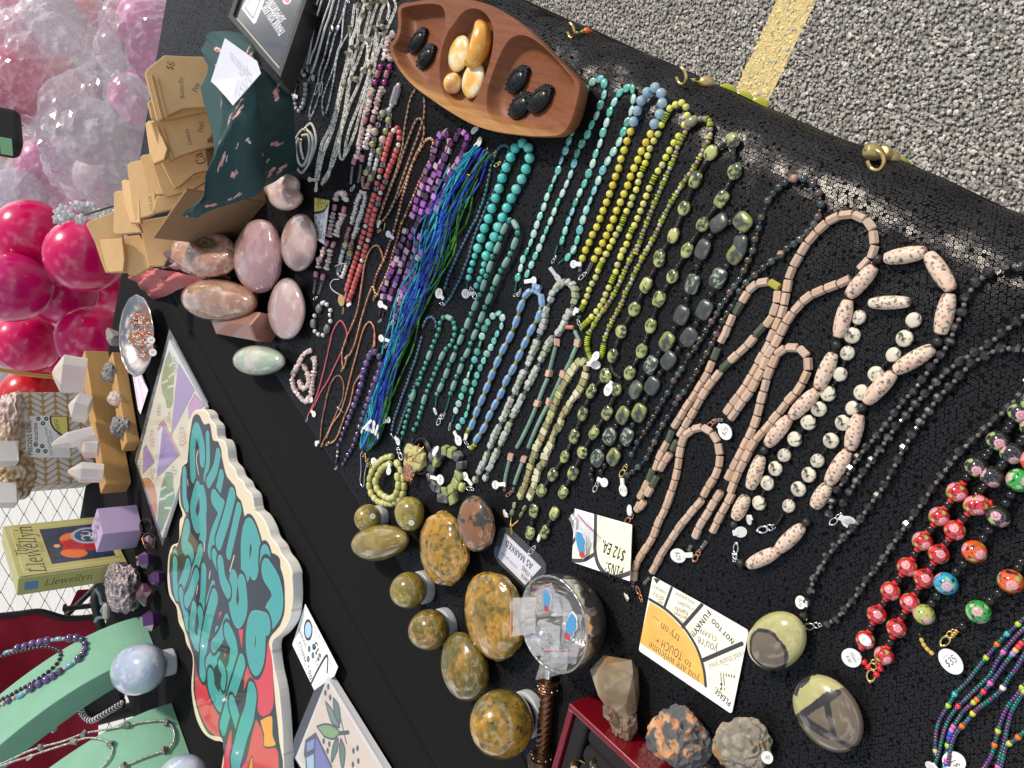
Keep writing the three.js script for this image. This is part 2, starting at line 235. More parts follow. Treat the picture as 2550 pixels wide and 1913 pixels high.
K.lampY = bt('bead', lamp([0.42,0.45,0.12], ROSE, LEAF, 0.0065), lm, 0.013,0.0065);
K.cap = bt('cap_bead', rondelle(0.0021,0.0018,10), std(RED, 0.3), 0.0018,0.006);
K.blue = bt('bead', many(2, () => facet(lathe([[-0.0064,0.001],[-0.0064,0.0022],[-0.0035,0.0036],[0.0035,0.0036],[0.0064,0.0022],[0.0064,0.001]], 6, true))), phy([0.3,0.5,0.78], 0.42,{ transmission: 0.25, thickness: 0.006, attenuationColor: lin(0.3,0.5,0.8), attenuationDistance: 0.01, flatShading: true }), 0.0128,0.0034);
K.limeD = bt('disc_bead', rondelle(0.0021,0.0013,10), mats([[0.38,0.42,0.05],[0.3,0.26,0.04]], 0.25,{ metalness: 0.2 }), 0.0014,0.0028);
const cubeM = [...mats([[0.55,0.62,0.52],[0.62,0.68,0.6],[0.5,0.55,0.36],[0.6,0.62,0.6],[0.66,0.70,0.66]], 0.38,{ transmission: 0.25, thickness: 0.005, attenuationColor: lin(0.7,0.8,0.68), attenuationDistance: 0.01 })];
K.cube = bt('bead', many(4, () => block(0.0055,0.0062,0.006,0.25)), cubeM, 0.0058,0.003);
K.clear = bt('spacer_bead', round(0.0016,10,8), M.crystal, 0.003,0.0026);
K.aven = bt('bead', tubeBead(0.0021,0.0125), mats([[0.19,0.32,0.25],[0.23,0.37,0.29],[0.16,0.28,0.22]], 0.4), 0.0128,0.0021);
K.pinkC = bt('bead', block(0.0065,0.0058,0.0056,0.1), std([0.62,0.39,0.3], 0.6), 0.0068,0.0028);
K.redT = bt('bead', tubeBead(0.0021,0.0105), std([0.52,0.2,0.13], 0.6), 0.0108,0.0021);
K.nug = bt('bead', many(6, () => block(rr(0.0055,0.0075), rr(0.006,0.008), 0.0042,0.2)), mats([[0.44,0.44,0.2],[0.58,0.56,0.32],[0.26,0.26,0.12],[0.66,0.63,0.44],[0.34,0.29,0.14]], 0.16,{ clearcoat: 0.8 }), 0.0066,0.0024,{ tilt: 0.5 });
K.frost = bt('bead', barrel(0.0031,0.0118,0.78,12), phy([0.3,0.54,0.46], 0.55,{ transmission: 0.3, thickness: 0.005, attenuationColor: lin(0.35,0.6,0.5), attenuationDistance: 0.008 }), 0.012,0.0031);
K.grn = bt('bead', many(4, (i) => solid(round(0.0028,16,12), vein([0.07,0.38,0.28],[0.02,0.07,0.06], 420,0.09, i * 8))), vcol(0.25), 0.0056,0.0028);
K.tealS = bt('bead', round(0.0021,10,8), mats([[0.015,0.14,0.2],[0.02,0.17,0.19],[0.025,0.11,0.21]], 0.25), 0.0042,0.0021);
K.redS = bt('spacer_bead', rondelle(0.0012,0.001,8), std([0.3,0.03,0.05], 0.4), 0.001,0.0019,{ seed: 1, col: [[0.3,0.03,0.05]] });
K.ame = (r) => bt('bead', round(r, 16,12), mats([[0.085,0.045,0.17],[0.11,0.06,0.22],[0.15,0.09,0.27],[0.07,0.045,0.13]], 0.12,{ clearcoat: 1 }), r * 2, r);
K.purp = bt('bead', many(6, () => block(rr(0.0055,0.0072), rr(0.006,0.0075), 0.005,0.12)), mats([[0.24,0.06,0.34],[0.45,0.32,0.44],[0.13,0.04,0.15],[0.6,0.46,0.5],[0.4,0.13,0.56],[0.10,0.03,0.10],[0.5,0.22,0.54]], 0.12,{ clearcoat: 1 }), 0.0072,0.0028,{ tilt: 0.7 });
K.coral = bt('bead', rondelle(0.0037,0.0056,14), mats([[0.62,0.13,0.125],[0.68,0.16,0.15],[0.56,0.11,0.11]], 0.35), 0.006,0.0037);
K.pearl = bt('bead', round(0.0032,14,10), std([0.74,0.68,0.62], 0.3), 0.0066,0.0034);
K.glass = bt('bead', round(0.0034,14,10), M.crystal, 0.0068,0.0034);
const roseM = mats([[0.70,0.52,0.50],[0.76,0.62,0.60],[0.66,0.46,0.47],[0.78,0.68,0.66]], 0.28,{ clearcoat: 0.4 });
K.chip = bt('chip_bead', many(10, () => chip(0.0044)), roseM, 0.0052,0.0034);
K.chipS = bt('chip_bead', many(8, () => chip(0.0032)), mats([[0.68,0.62,0.60],[0.74,0.70,0.68],[0.62,0.55,0.54]], 0.25,{ clearcoat: 0.4 }), 0.0038,0.0026);
K.chipP = bt('chip_bead', many(8, () => chip(0.0034)), mats([[0.42,0.2,0.2],[0.5,0.28,0.27],[0.45,0.24,0.26]], 0.3), 0.0036,0.003);
K.pinkT = bt('bead', barrel(0.0036,0.0088,0.85,8), mats([[0.60,0.25,0.32],[0.64,0.30,0.36]], 0.35,{ transmission: 0.15, thickness: 0.004 }), 0.0092,0.0036);
K.mag = bt('bead', round(0.0036,14,10), phy([0.42,0.03,0.25], 0.12,{ clearcoat: 1 }), 0.0074,0.0036);
K.moss = bt('bead', many(3, (i) => solid(round(0.0045,18,12), speck([0.5,0.48,0.26],[0.12,0.13,0.04], 330,0.08, i * 4, [0.3,0.34,0.1]))), vcol(0.15,{ clearcoat: 1 }), 0.009,0.0045);
K.rosy = bt('bead', round(0.0052,18,12), phy([0.58,0.45,0.41], 0.12,{ clearcoat: 1 }), 0.0104,0.0052);
K.wht = bt('bead', round(0.0032,12,9), mats([[0.72,0.71,0.69],[0.66,0.67,0.69],[0.76,0.75,0.74]], 0.25), 0.0066,0.0034);
K.moon = bt('bead', round(0.0032,12,9), phy([0.5,0.53,0.58], 0.3,{ clearcoat: 0.5 }), 0.0066,0.0034);
K.pyr = bt('nugget', many(6, () => { const g = new ConvexGeometry(many(13, () => V3(rr(-1,1), rr(-1,1), rr(-1,1)).normalize().multiply(V3(0.0056,0.005,0.005))));return facet(g);}), mats([[0.36,0.34,0.25],[0.28,0.27,0.2],[0.42,0.4,0.3]], 0.34,{ metalness: 0.75, flatShading: true }), 0.01,0.005);
K.gray = bt('bead', many(3, (i) => solid(tablet(0.0068,0.0056,0.004), vein([0.2,0.2,0.19],[0.06,0.06,0.06], 300,0.12, i * 5))), vcol(0.4), 0.0134,0.0044);
K.olive = bt('bead', many(4, () => barrel(rr(0.0042,0.0048), rr(0.009,0.0105), 0.72,12)), mats([[0.52,0.52,0.18],[0.57,0.57,0.24],[0.47,0.46,0.14]], 0.3,{ clearcoat: 0.3 }), 0.0102,0.0046);
K.mixed = bt('bead', many(7, (i) => solid(block(rr(0.009,0.011), rr(0.009,0.011), 0.009,0.2), i % 3 == 2 ? speck([0.32,0.36,0.14],[0.06,0.06,0.05], 240,0.1, i) : vein([0.085,0.09,0.09],[0.3,0.31,0.3], 220,0.09, i * 6))), vcol(0.4), 0.0106,0.0048,{ tilt: 0.3 });
const seedGeo = lathe([[-0.5,0.3],[-0.42,0.85],[0,1],[0.42,0.85],[0.5,0.3]], 8);
const sd = (r, l, cols, o = {}) => ({ name: 'seed_beads', seed: 1, r, L: l, h: r, col: cols, rough: 0.25, ...o });
K.whiteS = sd(0.0016,0.0024, [[0.84,0.84,0.8],[0.72,0.74,0.72],[0.86,0.86,0.83]],{ rough: 0.4 });
K.cryS = sd(0.0013,0.0024, [[0.66,0.7,0.72],[0.34,0.37,0.39],[0.88,0.89,0.9]],{ rough: 0.1 });
K.silS = sd(0.00115,0.0021, [[0.85,0.84,0.79],[0.4,0.39,0.33],[0.9,0.9,0.88]],{ metal: 0.2, rough: 0.2 });
K.copS = sd(0.0014,0.0024, [[0.52,0.23,0.11],[0.64,0.36,0.2],[0.38,0.14,0.08],[0.56,0.28,0.18]],{ metal: 0.35, rough: 0.25 });
K.copB = sd(0.0019,0.0034, [[0.54,0.24,0.08],[0.64,0.4,0.24],[0.34,0.12,0.06],[0.66,0.48,0.36],[0.44,0.2,0.2]],{ metal: 0.3, rough: 0.25 });
K.darkS = sd(0.0008,0.0012, [[0.03,0.015,0.01]]);
K.pinkS = sd(0.0012,0.0015, [[0.62,0.14,0.17],[0.56,0.11,0.14]],{ rough: 0.4 });
K.greenS = sd(0.0018,0.0024, [[0.012,0.11,0.03],[0.016,0.14,0.04]]);
K.roseS = sd(0.0015,0.002, [[0.6,0.2,0.2],[0.66,0.26,0.24]]);
K.tqS = sd(0.0012,0.002, [[0.01,0.12,0.11]],{ rough: 0.15 });
K.purS = sd(0.0013,0.002, [[0.06,0.015,0.05]]);
K.blkG = sd(0.0019,0.0017, [[0.03,0.02,0.02],[0.06,0.045,0.04],[0.02,0.018,0.018]],{ rough: 0.12 });
K.iris = sd(0.0015,0.0021, [[0.03,0.15,0.13],[0.14,0.06,0.2],[0.03,0.2,0.16],[0.16,0.09,0.17],[0.05,0.08,0.16]],{ metal: 0.5, rough: 0.2 });
K.pony = sd(0.0018,0.0028, [[0.75,0.74,0.72],[0.75,0.05,0.06],[0.04,0.06,0.5],[0.7,0.6,0.06],[0.75,0.16,0.02],[0.7,0.12,0.45],[0.06,0.45,0.5],[0.7,0.5,0.18],[0.36,0.26,0.6],[0.45,0.6,0.08]],{ rough: 0.2 });
const bugle = (cols) => sd(0.001,0.0165, cols,{ rough: 0.12, bugle: 1 });

// ---------------------------------------------------------------- stringing
const UP = V3(0,1,0);
function frameAt(t, roll) { const x = t.clone().normalize(), z = x.clone().cross(UP).normalize(), y = z.clone().cross(x);if (roll) { const q = new THREE.Quaternion().setFromAxisAngle(x, roll);y.applyQuaternion(q);z.applyQuaternion(q);} return new THREE.Matrix4().makeBasis(x, y, z);}
function necklace(label, category, at, group, name = 'bead_necklace') { const th = thing(name, label, category, T(at));if (group) th.userData.group = group;th.bag = new Map();pending.push(th);return th;}
const pending = [];
function drop(th, k, pos, dir) {
if (typeof k === 'function') k = k();
const roll = k.tilt ? rr(-1,1) * k.tilt : !k.seed && k.L < 0.012 && /bead$|nugget/.test(k.name) ? rr(0,6.28) : 0;
const m = frameAt(dir, roll);
if (k.seed && k.r) { const key = k;if (!th.bag.has(key)) th.bag.set(key, []);m.scale(V3(k.L * (k.bugle ? 0.97 : 1.02), k.r, k.r));m.setPosition(pos);th.bag.get(key).push([m, pick(k.col)]);return;}
const o = new THREE.Mesh(pick(k.g), pick(k.m));o.name = k.name;m.setPosition(pos.clone().sub(th.position));o.matrix.copy(m);o.matrix.decompose(o.position, o.quaternion, o.scale);th.add(o);return o;
}
function finish(th) { for (const [k, list] of th.bag) { const im = new THREE.InstancedMesh(seedGeo, phy([1,1,1], k.rough,{ metalness: k.metal ?? 0 }), list.length);list.forEach(([m, c], i) => { m.elements[12] -= th.position.x;m.elements[13] -= th.position.y;m.elements[14] -= th.position.z;im.setMatrixAt(i, m);im.setColorAt(i, lin(...c));});im.name = 'seed_beads';im.userData.kind = 'stuff';th.add(im);} th.bag = null;delete th.bag;}
function cord(th, pts, r = 0.0004, mat = M.string) { if (pts.length > 1) part(th, 'string', tubeAlong(pts, r, 4), mat);}
// beads one after another along a path
function lay(th, path, pat, o = {}) {
const seq = Array.isArray(pat) ? pat : [pat], k0 = typeof seq[0] === 'function' ? seq[0]() : seq[0], lift = o.lift ?? 0;
const c = new THREE.CatmullRomCurve3(path.map((p, i) => T(p, k0.h + lift + (o.rise ? o.rise(i / (path.length - 1)) : 0))), !!o.closed, 'centripetal'), N = path.length * 24, P = c.getSpacedPoints(N), len = c.getLength();
const at = (s) => { const f = clamp(s / len) * N, i = Math.min(N - 1, Math.floor(f));return P[i].clone().lerp(P[i + 1], f - i);};
let s = 0, i = 0;
while (true) { let k = seq[i % seq.length];if (typeof k === 'function') k = k(i);const L = k.L + (o.gap ?? 0);if (s + L > len + 0.3 * L) break;const a = at(s), b = at(s + L), mid = at(s + L / 2);if (k.h !== k0.h) mid.y += (o.level ? 0 : k.h - k0.h) * 0.6;if (a.distanceTo(b) > 1e-6) drop(th, k, mid, b.sub(a));s += L;i++;}
if (!o.nostring && !k0.seed) cord(th, path.map((p, j) => T(p, k0.h + lift)), o.cord ?? 0.0005, o.mat ?? M.string);
}
// one bead at each traced middle
function each(th, path, pat, o = {}) {
const ks = path.map((p, i) => { let k = typeof pat === 'function' ? pat(i) : Array.isArray(pat) ? pat[i % pat.length] : pat;return k;});
const P = path.map((p, i) => T(p, ks[i].h + (o.lift ?? 0)));
if (P.length === 1) { drop(th, ks[0], P[0], ED);return;}
if (P.length === 2 && typeof pat !== 'function' && P[0].distanceTo(P[1]) < 0.8 * ks[0].L) { drop(th, ks[0], P[0], P[1].clone().sub(P[0]));return;}   // the second point only gives the direction
P.forEach((v, i) => { const d = (P[i + 1] ?? v).clone().sub(P[i - 1] ?? v);drop(th, ks[i], v, d);});
if (o.between) for (let i = 0;i < P.length - 1;i++) { const n = o.count ?? 1, d = P[i + 1].clone().sub(P[i]), L = d.length(), free = L - ks[i].L / 2 - ks[i + 1].L / 2;const kb = o.between, m = o.count ?? Math.max(0, Math.round(free / kb.L));for (let j = 0;j < m;j++) drop(th, kb, P[i].clone().addScaledVector(d, (ks[i].L / 2 + free * (j + 0.5) / m) / L), d);}
cord(th, P, o.cord ?? 0.0005, o.mat ?? M.string);
}
const tagTex = {};
function tagMat(s) {
if (!tagTex[s]) { const cv = document.createElement('canvas');cv.width = cv.height = 96;const x = cv.getContext('2d');x.fillStyle = '#f6f6f4';x.fillRect(0,0,96,96);x.fillStyle = '#2a2a30';x.textAlign = 'center';const L = s.split('|');x.font = `italic ${L[0].length > 4 ? 22 : L.length > 1 ? 26 : 36}px sans-serif`;L.forEach((w, i) => x.fillText(w, 48, (L.length > 1 ? 42 : 60) + i * 28));const t = new THREE.CanvasTexture(cv);t.colorSpace = THREE.SRGBColorSpace;t.magFilter = THREE.LinearFilter;tagTex[s] = std([0.9,0.9,0.9], 0.45,{ map: t });}
return tagTex[s];
}
// a paper price tag: a round end with a tail folded about the string;text turned as in the photograph
function ptag(th, at, to, s = '', r = 0.0062, o = {}) {
r *= r > 0.0065 ? 0.64 : 0.8;const lift = o.h ?? 0.004, a = T(at, lift), b = T(to, lift), d = b.clone().sub(a), g = new THREE.CylinderGeometry(r, r * 1.0,0.0006,24);g.scale(1,1, o.k ?? 0.85);if (o.turn) g.rotateY(o.turn);
const yaw = Math.atan2(-d.z, d.x);
const t = new THREE.Mesh(g, [M.white, s ? tagMat(s) : M.white, M.white]);t.name = 'price_tag';t.position.copy(a).sub(th.position);t.rotation.set(o.rx ?? rr(-0.2,0.2), yaw, o.rz ?? rr(-0.2,0.2), 'YXZ');th.add(t);
const L = d.length(), sg = new RoundedBoxGeometry(Math.max(0.004, L - r * 0.5), 0.0016,0.0042,1,0.0004);const tail = new THREE.Mesh(sg, M.white);tail.name = 'tail';tail.position.set(r * 0.5 + L / 2 - r * 0.25,0,0);t.add(tail);
return t;
}
const claspG = (() => { const a = new THREE.TorusGeometry(0.0024,0.0007,6,14);a.scale(1.7,1,1);const b = new THREE.TorusGeometry(0.0022,0.0006,6,12);b.translate(0.0062,0,0);const c = new THREE.SphereGeometry(0.0013,8,6);c.translate(-0.0042,0,0);const d = new THREE.TorusGeometry(0.0014,0.0005,6,10);d.translate(0.0094,0,0.0004);const g = merge([a, b, c, d]);g.rotateX(-Math.PI / 2);return g;})();
function clasp(th, at, to, mat = M.silver, k = 1) { const a = T(at, 0.0022), d = T(to, 0.0022).sub(a), m = new THREE.Mesh(claspG, mat);m.name = 'clasp';m.position.copy(a).sub(th.position);m.rotation.set(0.25, Math.atan2(-d.z, d.x), 0, 'YXZ');m.scale.setScalar(k * 0.58);th.add(m);return m;}
// ---------------------------------------------------------------- ground
{
const tex = texFn(1024,1024, (u, v) => { const n = fbm(u * 60, v * 60,1,3), m = fbm(u * 5, v * 5,7,3), s = noise(u * 230, v * 230,3);const c = 0.2 + 0.08 * n + 0.03 * m + (s > 0.22 ? 0.16 : 0);return [c * 1.02, c, c * 0.96];});
tex.repeat.set(1,1);
const g = new THREE.PlaneGeometry(120,120);g.rotateX(-Math.PI / 2);const U = g.attributes.uv;for (let i = 0;i < U.count;i++) U.setXY(i, U.getX(i) * 90, U.getY(i) * 90);
structure('asphalt_ground', g, std([1,1,1], 0.95,{ map: tex, bumpMap: tex, bumpScale: 0.004 }));
// the pale paving beyond the fence
const pv = new THREE.PlaneGeometry(30,40);pv.rotateX(-Math.PI / 2);pv.translate(-15.2,0.004,-23.3);
const ct = texFn(512,512, (u, v) => { const c = 0.62 + 0.1 * fbm(u * 30, v * 30,2,4);return [c, c, c * 0.98];});const PU = pv.attributes.uv;for (let i = 0;i < PU.count;i++) PU.setXY(i, PU.getX(i) * 12, PU.getY(i) * 16);
structure('concrete_pavement', pv, std([1,1,1], 0.9,{ map: ct }));
}
const G = (p) => onY(p, 0.0);
const lineQ = [p1('J', 372,-30), p1('J', 628,-30), p1('J', 285,710), p1('J', 85,600)].map(G);
{ // worn yellow parking line, long in both directions
const along = lineQ[3].clone().sub(lineQ[0]).normalize(), across = lineQ[1].clone().sub(lineQ[0]);across.addScaledVector(along, -across.dot(along));
const w = across.length(), mid = lineQ[0].clone().add(lineQ[3]).multiplyScalar(0.5).addScaledVector(across, 0.5), ax = across.clone().normalize();
const g = new THREE.PlaneGeometry(w, 6,1,1);g.rotateX(-Math.PI / 2);g.applyMatrix4(new THREE.Matrix4().makeBasis(ax, UP, along.clone().multiplyScalar(ax.clone().cross(UP).dot(along) < 0 ? -1 : 1)));g.translate(mid.x, 0.004, mid.z);
const t = texFn(128,1024, (u, v) => { const n = fbm(u * 14, v * 400,5,3);return n > 0.17 ? [0.2,0.19,0.16] : [0.66 + 0.2 * n, 0.54 + 0.18 * n, 0.25 + 0.1 * n];});
structure('yellow_parking_line', g, std([1,1,1], 0.9,{ map: t }));
// loose-set stone chips that stand out of the worn asphalt: the part of it near the table
const chipsG = many(5, () => { const q = new THREE.IcosahedronGeometry(1,1);const o = rr(0,50);displace(q, (v) => { const f = 1 + 0.5 * noise(v.x * 1.2 + o, v.y * 1.2, v.z * 1.2);v.multiplyScalar(f);v.y *= 0.55;});return facet(q);});
const cells = chipsG.map(() => []);const pitch = 0.0047;
for (let x = 0.18;x < 1.85;x += pitch) for (let z = -1.9;z < 0.12;z += pitch) {
const X = x + rr(-1,1) * pitch, Z = z + rr(-1,1) * pitch, q = V3(X, 0, Z).sub(mid), u = q.dot(ax), big = rnd() < 0.08;
const a = (X * ED.x + Z * ED.z), t = X * EN.x + Z * EN.z;if (t > 0.12) continue;
const vis = V3(X, 0, Z).sub(camera.position);const rx = vis.x / 0.5;if (vis.x / axisDepth(V3(X, 0, Z)) > 0.56) continue;
const paint = Math.abs(u) < w / 2 + rr(-0.002,0.002) && fbm(X * 60, Z * 60,3,3) < 0.2, rust = fbm(X * 9 + 3, Z * 9,9,2) > 0.36 && fbm(X * 40, Z * 40,4,2) > 0.05;
const c = rr(0.22,0.54) + (rnd() < 0.16 ? 0.25 : 0) - (rnd() < 0.2 ? 0.1 : 0), w8 = rr(0.9,1.12);
const col = paint ? [0.78 * w8,0.65 * w8,0.32 * w8] : rust ? [0.26,0.15,0.1] : [c * 1.03, c, c * rr(0.88,0.98)];
const s = pitch * rr(0.35,0.75) * (big ? 1.6 : 1);
cells[Math.floor(rnd() * chipsG.length)].push([X, Z, s, rr(0,6.28), rr(-0.4,0.4), col]);
}
const e = new THREE.Euler(), m4 = new THREE.Matrix4(), qq = new THREE.Quaternion();
cells.forEach((list, k) => { const im = new THREE.InstancedMesh(chipsG[k], std([1,1,1], 0.85,{ flatShading: true }), list.length);list.forEach(([x, z, s, a, b, c], i) => { m4.compose(V3(x, s * 0.05 + 0.003, z), qq.setFromEuler(e.set(b, a, b)), V3(s, s, s * 0.8));im.setMatrixAt(i, m4);im.setColorAt(i, lin(...c));});im.name = numbered('stone_chips');im.userData.kind = 'stuff';tag(im, ['grey, white and rust stone chips worn proud of the asphalt'][0], 'gravel', 'stone chips of the asphalt');scene.add(im);});
}

// ---------------------------------------------------------------- tablecloths
function sheet(nu, nv, fn, uvs) { const P = [], U = [], I = [];for (let j = 0;j <= nv;j++) for (let i = 0;i <= nu;i++) { const v = fn(i / nu, j / nv);P.push(v.x, v.y, v.z);const w = uvs ? uvs(i / nu, j / nv) : [i / nu, j / nv];U.push(...w);} for (let j = 0;j < nv;j++) for (let i = 0;i < nu;i++) { const a = j * (nu + 1) + i, b = a + 1, c = a + nu + 1, d = c + 1;I.push(a, b, c, b, d, c);} const g = new THREE.BufferGeometry();g.setAttribute('position', new THREE.Float32BufferAttribute(P, 3));g.setAttribute('uv', new THREE.Float32BufferAttribute(U, 2));g.setIndex(I);g.computeVertexNormals();return g;}
// profile across the table: flat top from t1 back to a rounded front edge at t0, then the hang
function clothProfile(t0, t1, R, y, bottom) { const pts = [[t1, y]];for (let k = 0;k <= 10;k++) { const a = k / 10 * Math.PI / 2;pts.push([t0 + R - Math.sin(a) * R, y - R + Math.cos(a) * R]);} pts.push([t0 + 0.004, bottom]);return pts;}
function profileAt(pts) { const L = [0];for (let i = 1;i < pts.length;i++) L.push(L[i - 1] + Math.hypot(pts[i][0] - pts[i - 1][0], pts[i][1] - pts[i - 1][1]));const tot = L[L.length - 1];const f = (d) => { d = clamp(d, 0, tot);let i = 1;while (i < L.length - 1 && L[i] < d) i++;const k = (d - L[i - 1]) / (L[i] - L[i - 1] || 1);return [lerp(pts[i - 1][0], pts[i][0], k), lerp(pts[i - 1][1], pts[i][1], k)];};f.len = tot;return f;}
const clothBlack = (() => { const t = texFn(512,512, (u, v) => { const n = noise(u * 250, v * 250,2);const c = 0.5 + 0.3 * n;return [c, c, c];}, true);t.repeat.set(40,40);return phy([0.0085,0.0088,0.0095], 0.85,{ bumpMap: t, bumpScale: 0.0003, specularIntensity: 0.25 });})();
{
const wr = (s, t) => 0.0016 * fbm(s * 3, t * 9,2,3) + 0.0012 * Math.max(0,1 - Math.abs((t - 0.70 + 0.012 * noise(s * 4,1,1)) / 0.006));
// front table cloth: plain black, seen along the back of the sequins
const A = clothProfile(0.012,0.745,0.028, TABLE - 0.004,0.05), pr = [[0.787,0.3],[0.787, TABLE - 0.012],[0.785, TABLE - 0.0062],[0.78, TABLE - 0.0042], ...A], f = profileAt(pr);
const th = thing('tablecloth', 'plain black cloth over the front table, its strip showing behind the sequin runner', 'tablecloth', TB(0.8,0.4));
part(th, 'cloth', sheet(160,220, (u, v) => { const s = lerp(-0.7,1.89, u), [t, y] = f(v * f.len);return TB(s, t, y + (y > TABLE - 0.02 ? wr(s, t) : 0));}, (u, v) => [u, v]), clothBlack);
part(th, 'end_skirt', sheet(40,10, (u, v) => TB(1.89 + 0.006 * Math.sin(u * 40) * v, lerp(0.02,0.78, u), lerp(TABLE - 0.006,0.05, v))), clothBlack);
// rear table cloth
const th2 = thing('tablecloth', 'plain black cloth over the rear table under the boards, prints and crystals', 'tablecloth', TB(0.8,1.3));
const B = [[0.7885,0.3],[0.7885, TABLE - 0.012],[0.7905, TABLE - 0.0064],[0.796, TABLE - 0.0046],[1.76, TABLE - 0.0045],[1.775, TABLE - 0.01],[1.78, TABLE - 0.03],[1.785,0.1]], f2 = profileAt(B);
part(th2, 'cloth', sheet(140,200, (u, v) => { const s = lerp(-0.7,1.90, u), [t, y] = f2(v * f2.len);return TB(s, t, y + (y > TABLE - 0.02 ? 0.0015 * fbm(s * 4, t * 7,5,3) + 0.0012 * Math.max(0,1 - Math.abs((t - 0.885 + 0.02 * noise(s * 3,2,1)) / 0.006)) : 0));}), clothBlack);
part(th2, 'end_skirt', sheet(60,12, (u, v) => TB(1.90 + 0.012 * Math.sin(u * 70) * v, lerp(0.81,1.77, u), lerp(TABLE - 0.006,0.05, v))), clothBlack);
}
// sequin runner: a matt mesh sheet with some two hundred thousand little black rings sewn on it
{
const pr = clothProfile(-0.004,0.632,0.045, TABLE, 0.12), f = profileAt(pr);
const bump = (s, d) => { const [t, y] = f(d);const edge = sst(0.09,0.0, t);return [t - edge * 0.006 * fbm(s * 6,3,1,3) - edge * 0.003 * noise(s * 16,1,5), y + 0.0012 * fbm(s * 7, d * 7,4,3) - edge * 0.004 * fbm(s * 5,8,2,2)];};
const pos = (s, d) => { const [t, y] = bump(s, d);return TB(s, t, y);};
const th = thing('sequin_runner', 'black sequinned cloth under the necklaces, rolled over the front table edge', 'tablecloth', TB(0.8,0.3));
part(th, 'backing', sheet(200,170, (u, v) => { const p = pos(lerp(-0.7,1.892, u), v * f.len);return p.setY(p.y - 0.0006);}), phy([0.006,0.006,0.0066], 0.95,{ specularIntensity: 0.2 }));
const ring = (r0, r1, n) => { const g = new THREE.RingGeometry(r0, r1, n, 1);g.rotateX(-Math.PI / 2);return g;};
const gloss = std([0.014,0.014,0.016], 0.33,{ side: THREE.DoubleSide });
const add = (s0, s1, d0, d1, pitch, geo, name) => {
const list = [];let row = 0;
for (let d = d0;d < d1;d += pitch * 0.87, row++) for (let s = s0 + (row % 2) * pitch / 2;s < s1;s += pitch) {
if (rnd() < 0.04) continue;
const S = s + rr(-0.15,0.15) * pitch, Dd = d + rr(-0.15,0.15) * pitch;const p = pos(S, Dd), q = pos(S + 0.003, Dd), r = pos(S, Dd + 0.003);
const n = q.sub(p).cross(r.sub(p)).normalize();if (n.y < -0.2) n.negate();n.add(V3(rr(-1,1), 0, rr(-1,1)).multiplyScalar(0.045)).add(V3(fbm(S * 38, Dd * 38,2,2), 0, fbm(S * 38, Dd * 38,9,2)).multiplyScalar(0.5 * sst(0.11,0.02, Dd > 0.59 ? 0 : 0.63 - Dd))).normalize();
list.push([p.addScaledVector(n, 0.0004), n]);
}
const im = new THREE.InstancedMesh(geo, gloss, list.length), m = new THREE.Matrix4(), qn = new THREE.Quaternion(), one = V3(1,1,1), w = th.position;
list.forEach(([p, n], i) => { m.compose(p.sub(w), qn.setFromUnitVectors(UP, n), one);im.setMatrixAt(i, m);});im.name = name;im.userData.kind = 'stuff';th.add(im);
};
const L = f.len;
add(-0.22,0.62,0,0.75,0.0026, ring(0.00045,0.00112,8), 'sequins');
add(0.62,1.89,0,0.75,0.0036, ring(0.0006,0.0015,7), 'sequins');
}
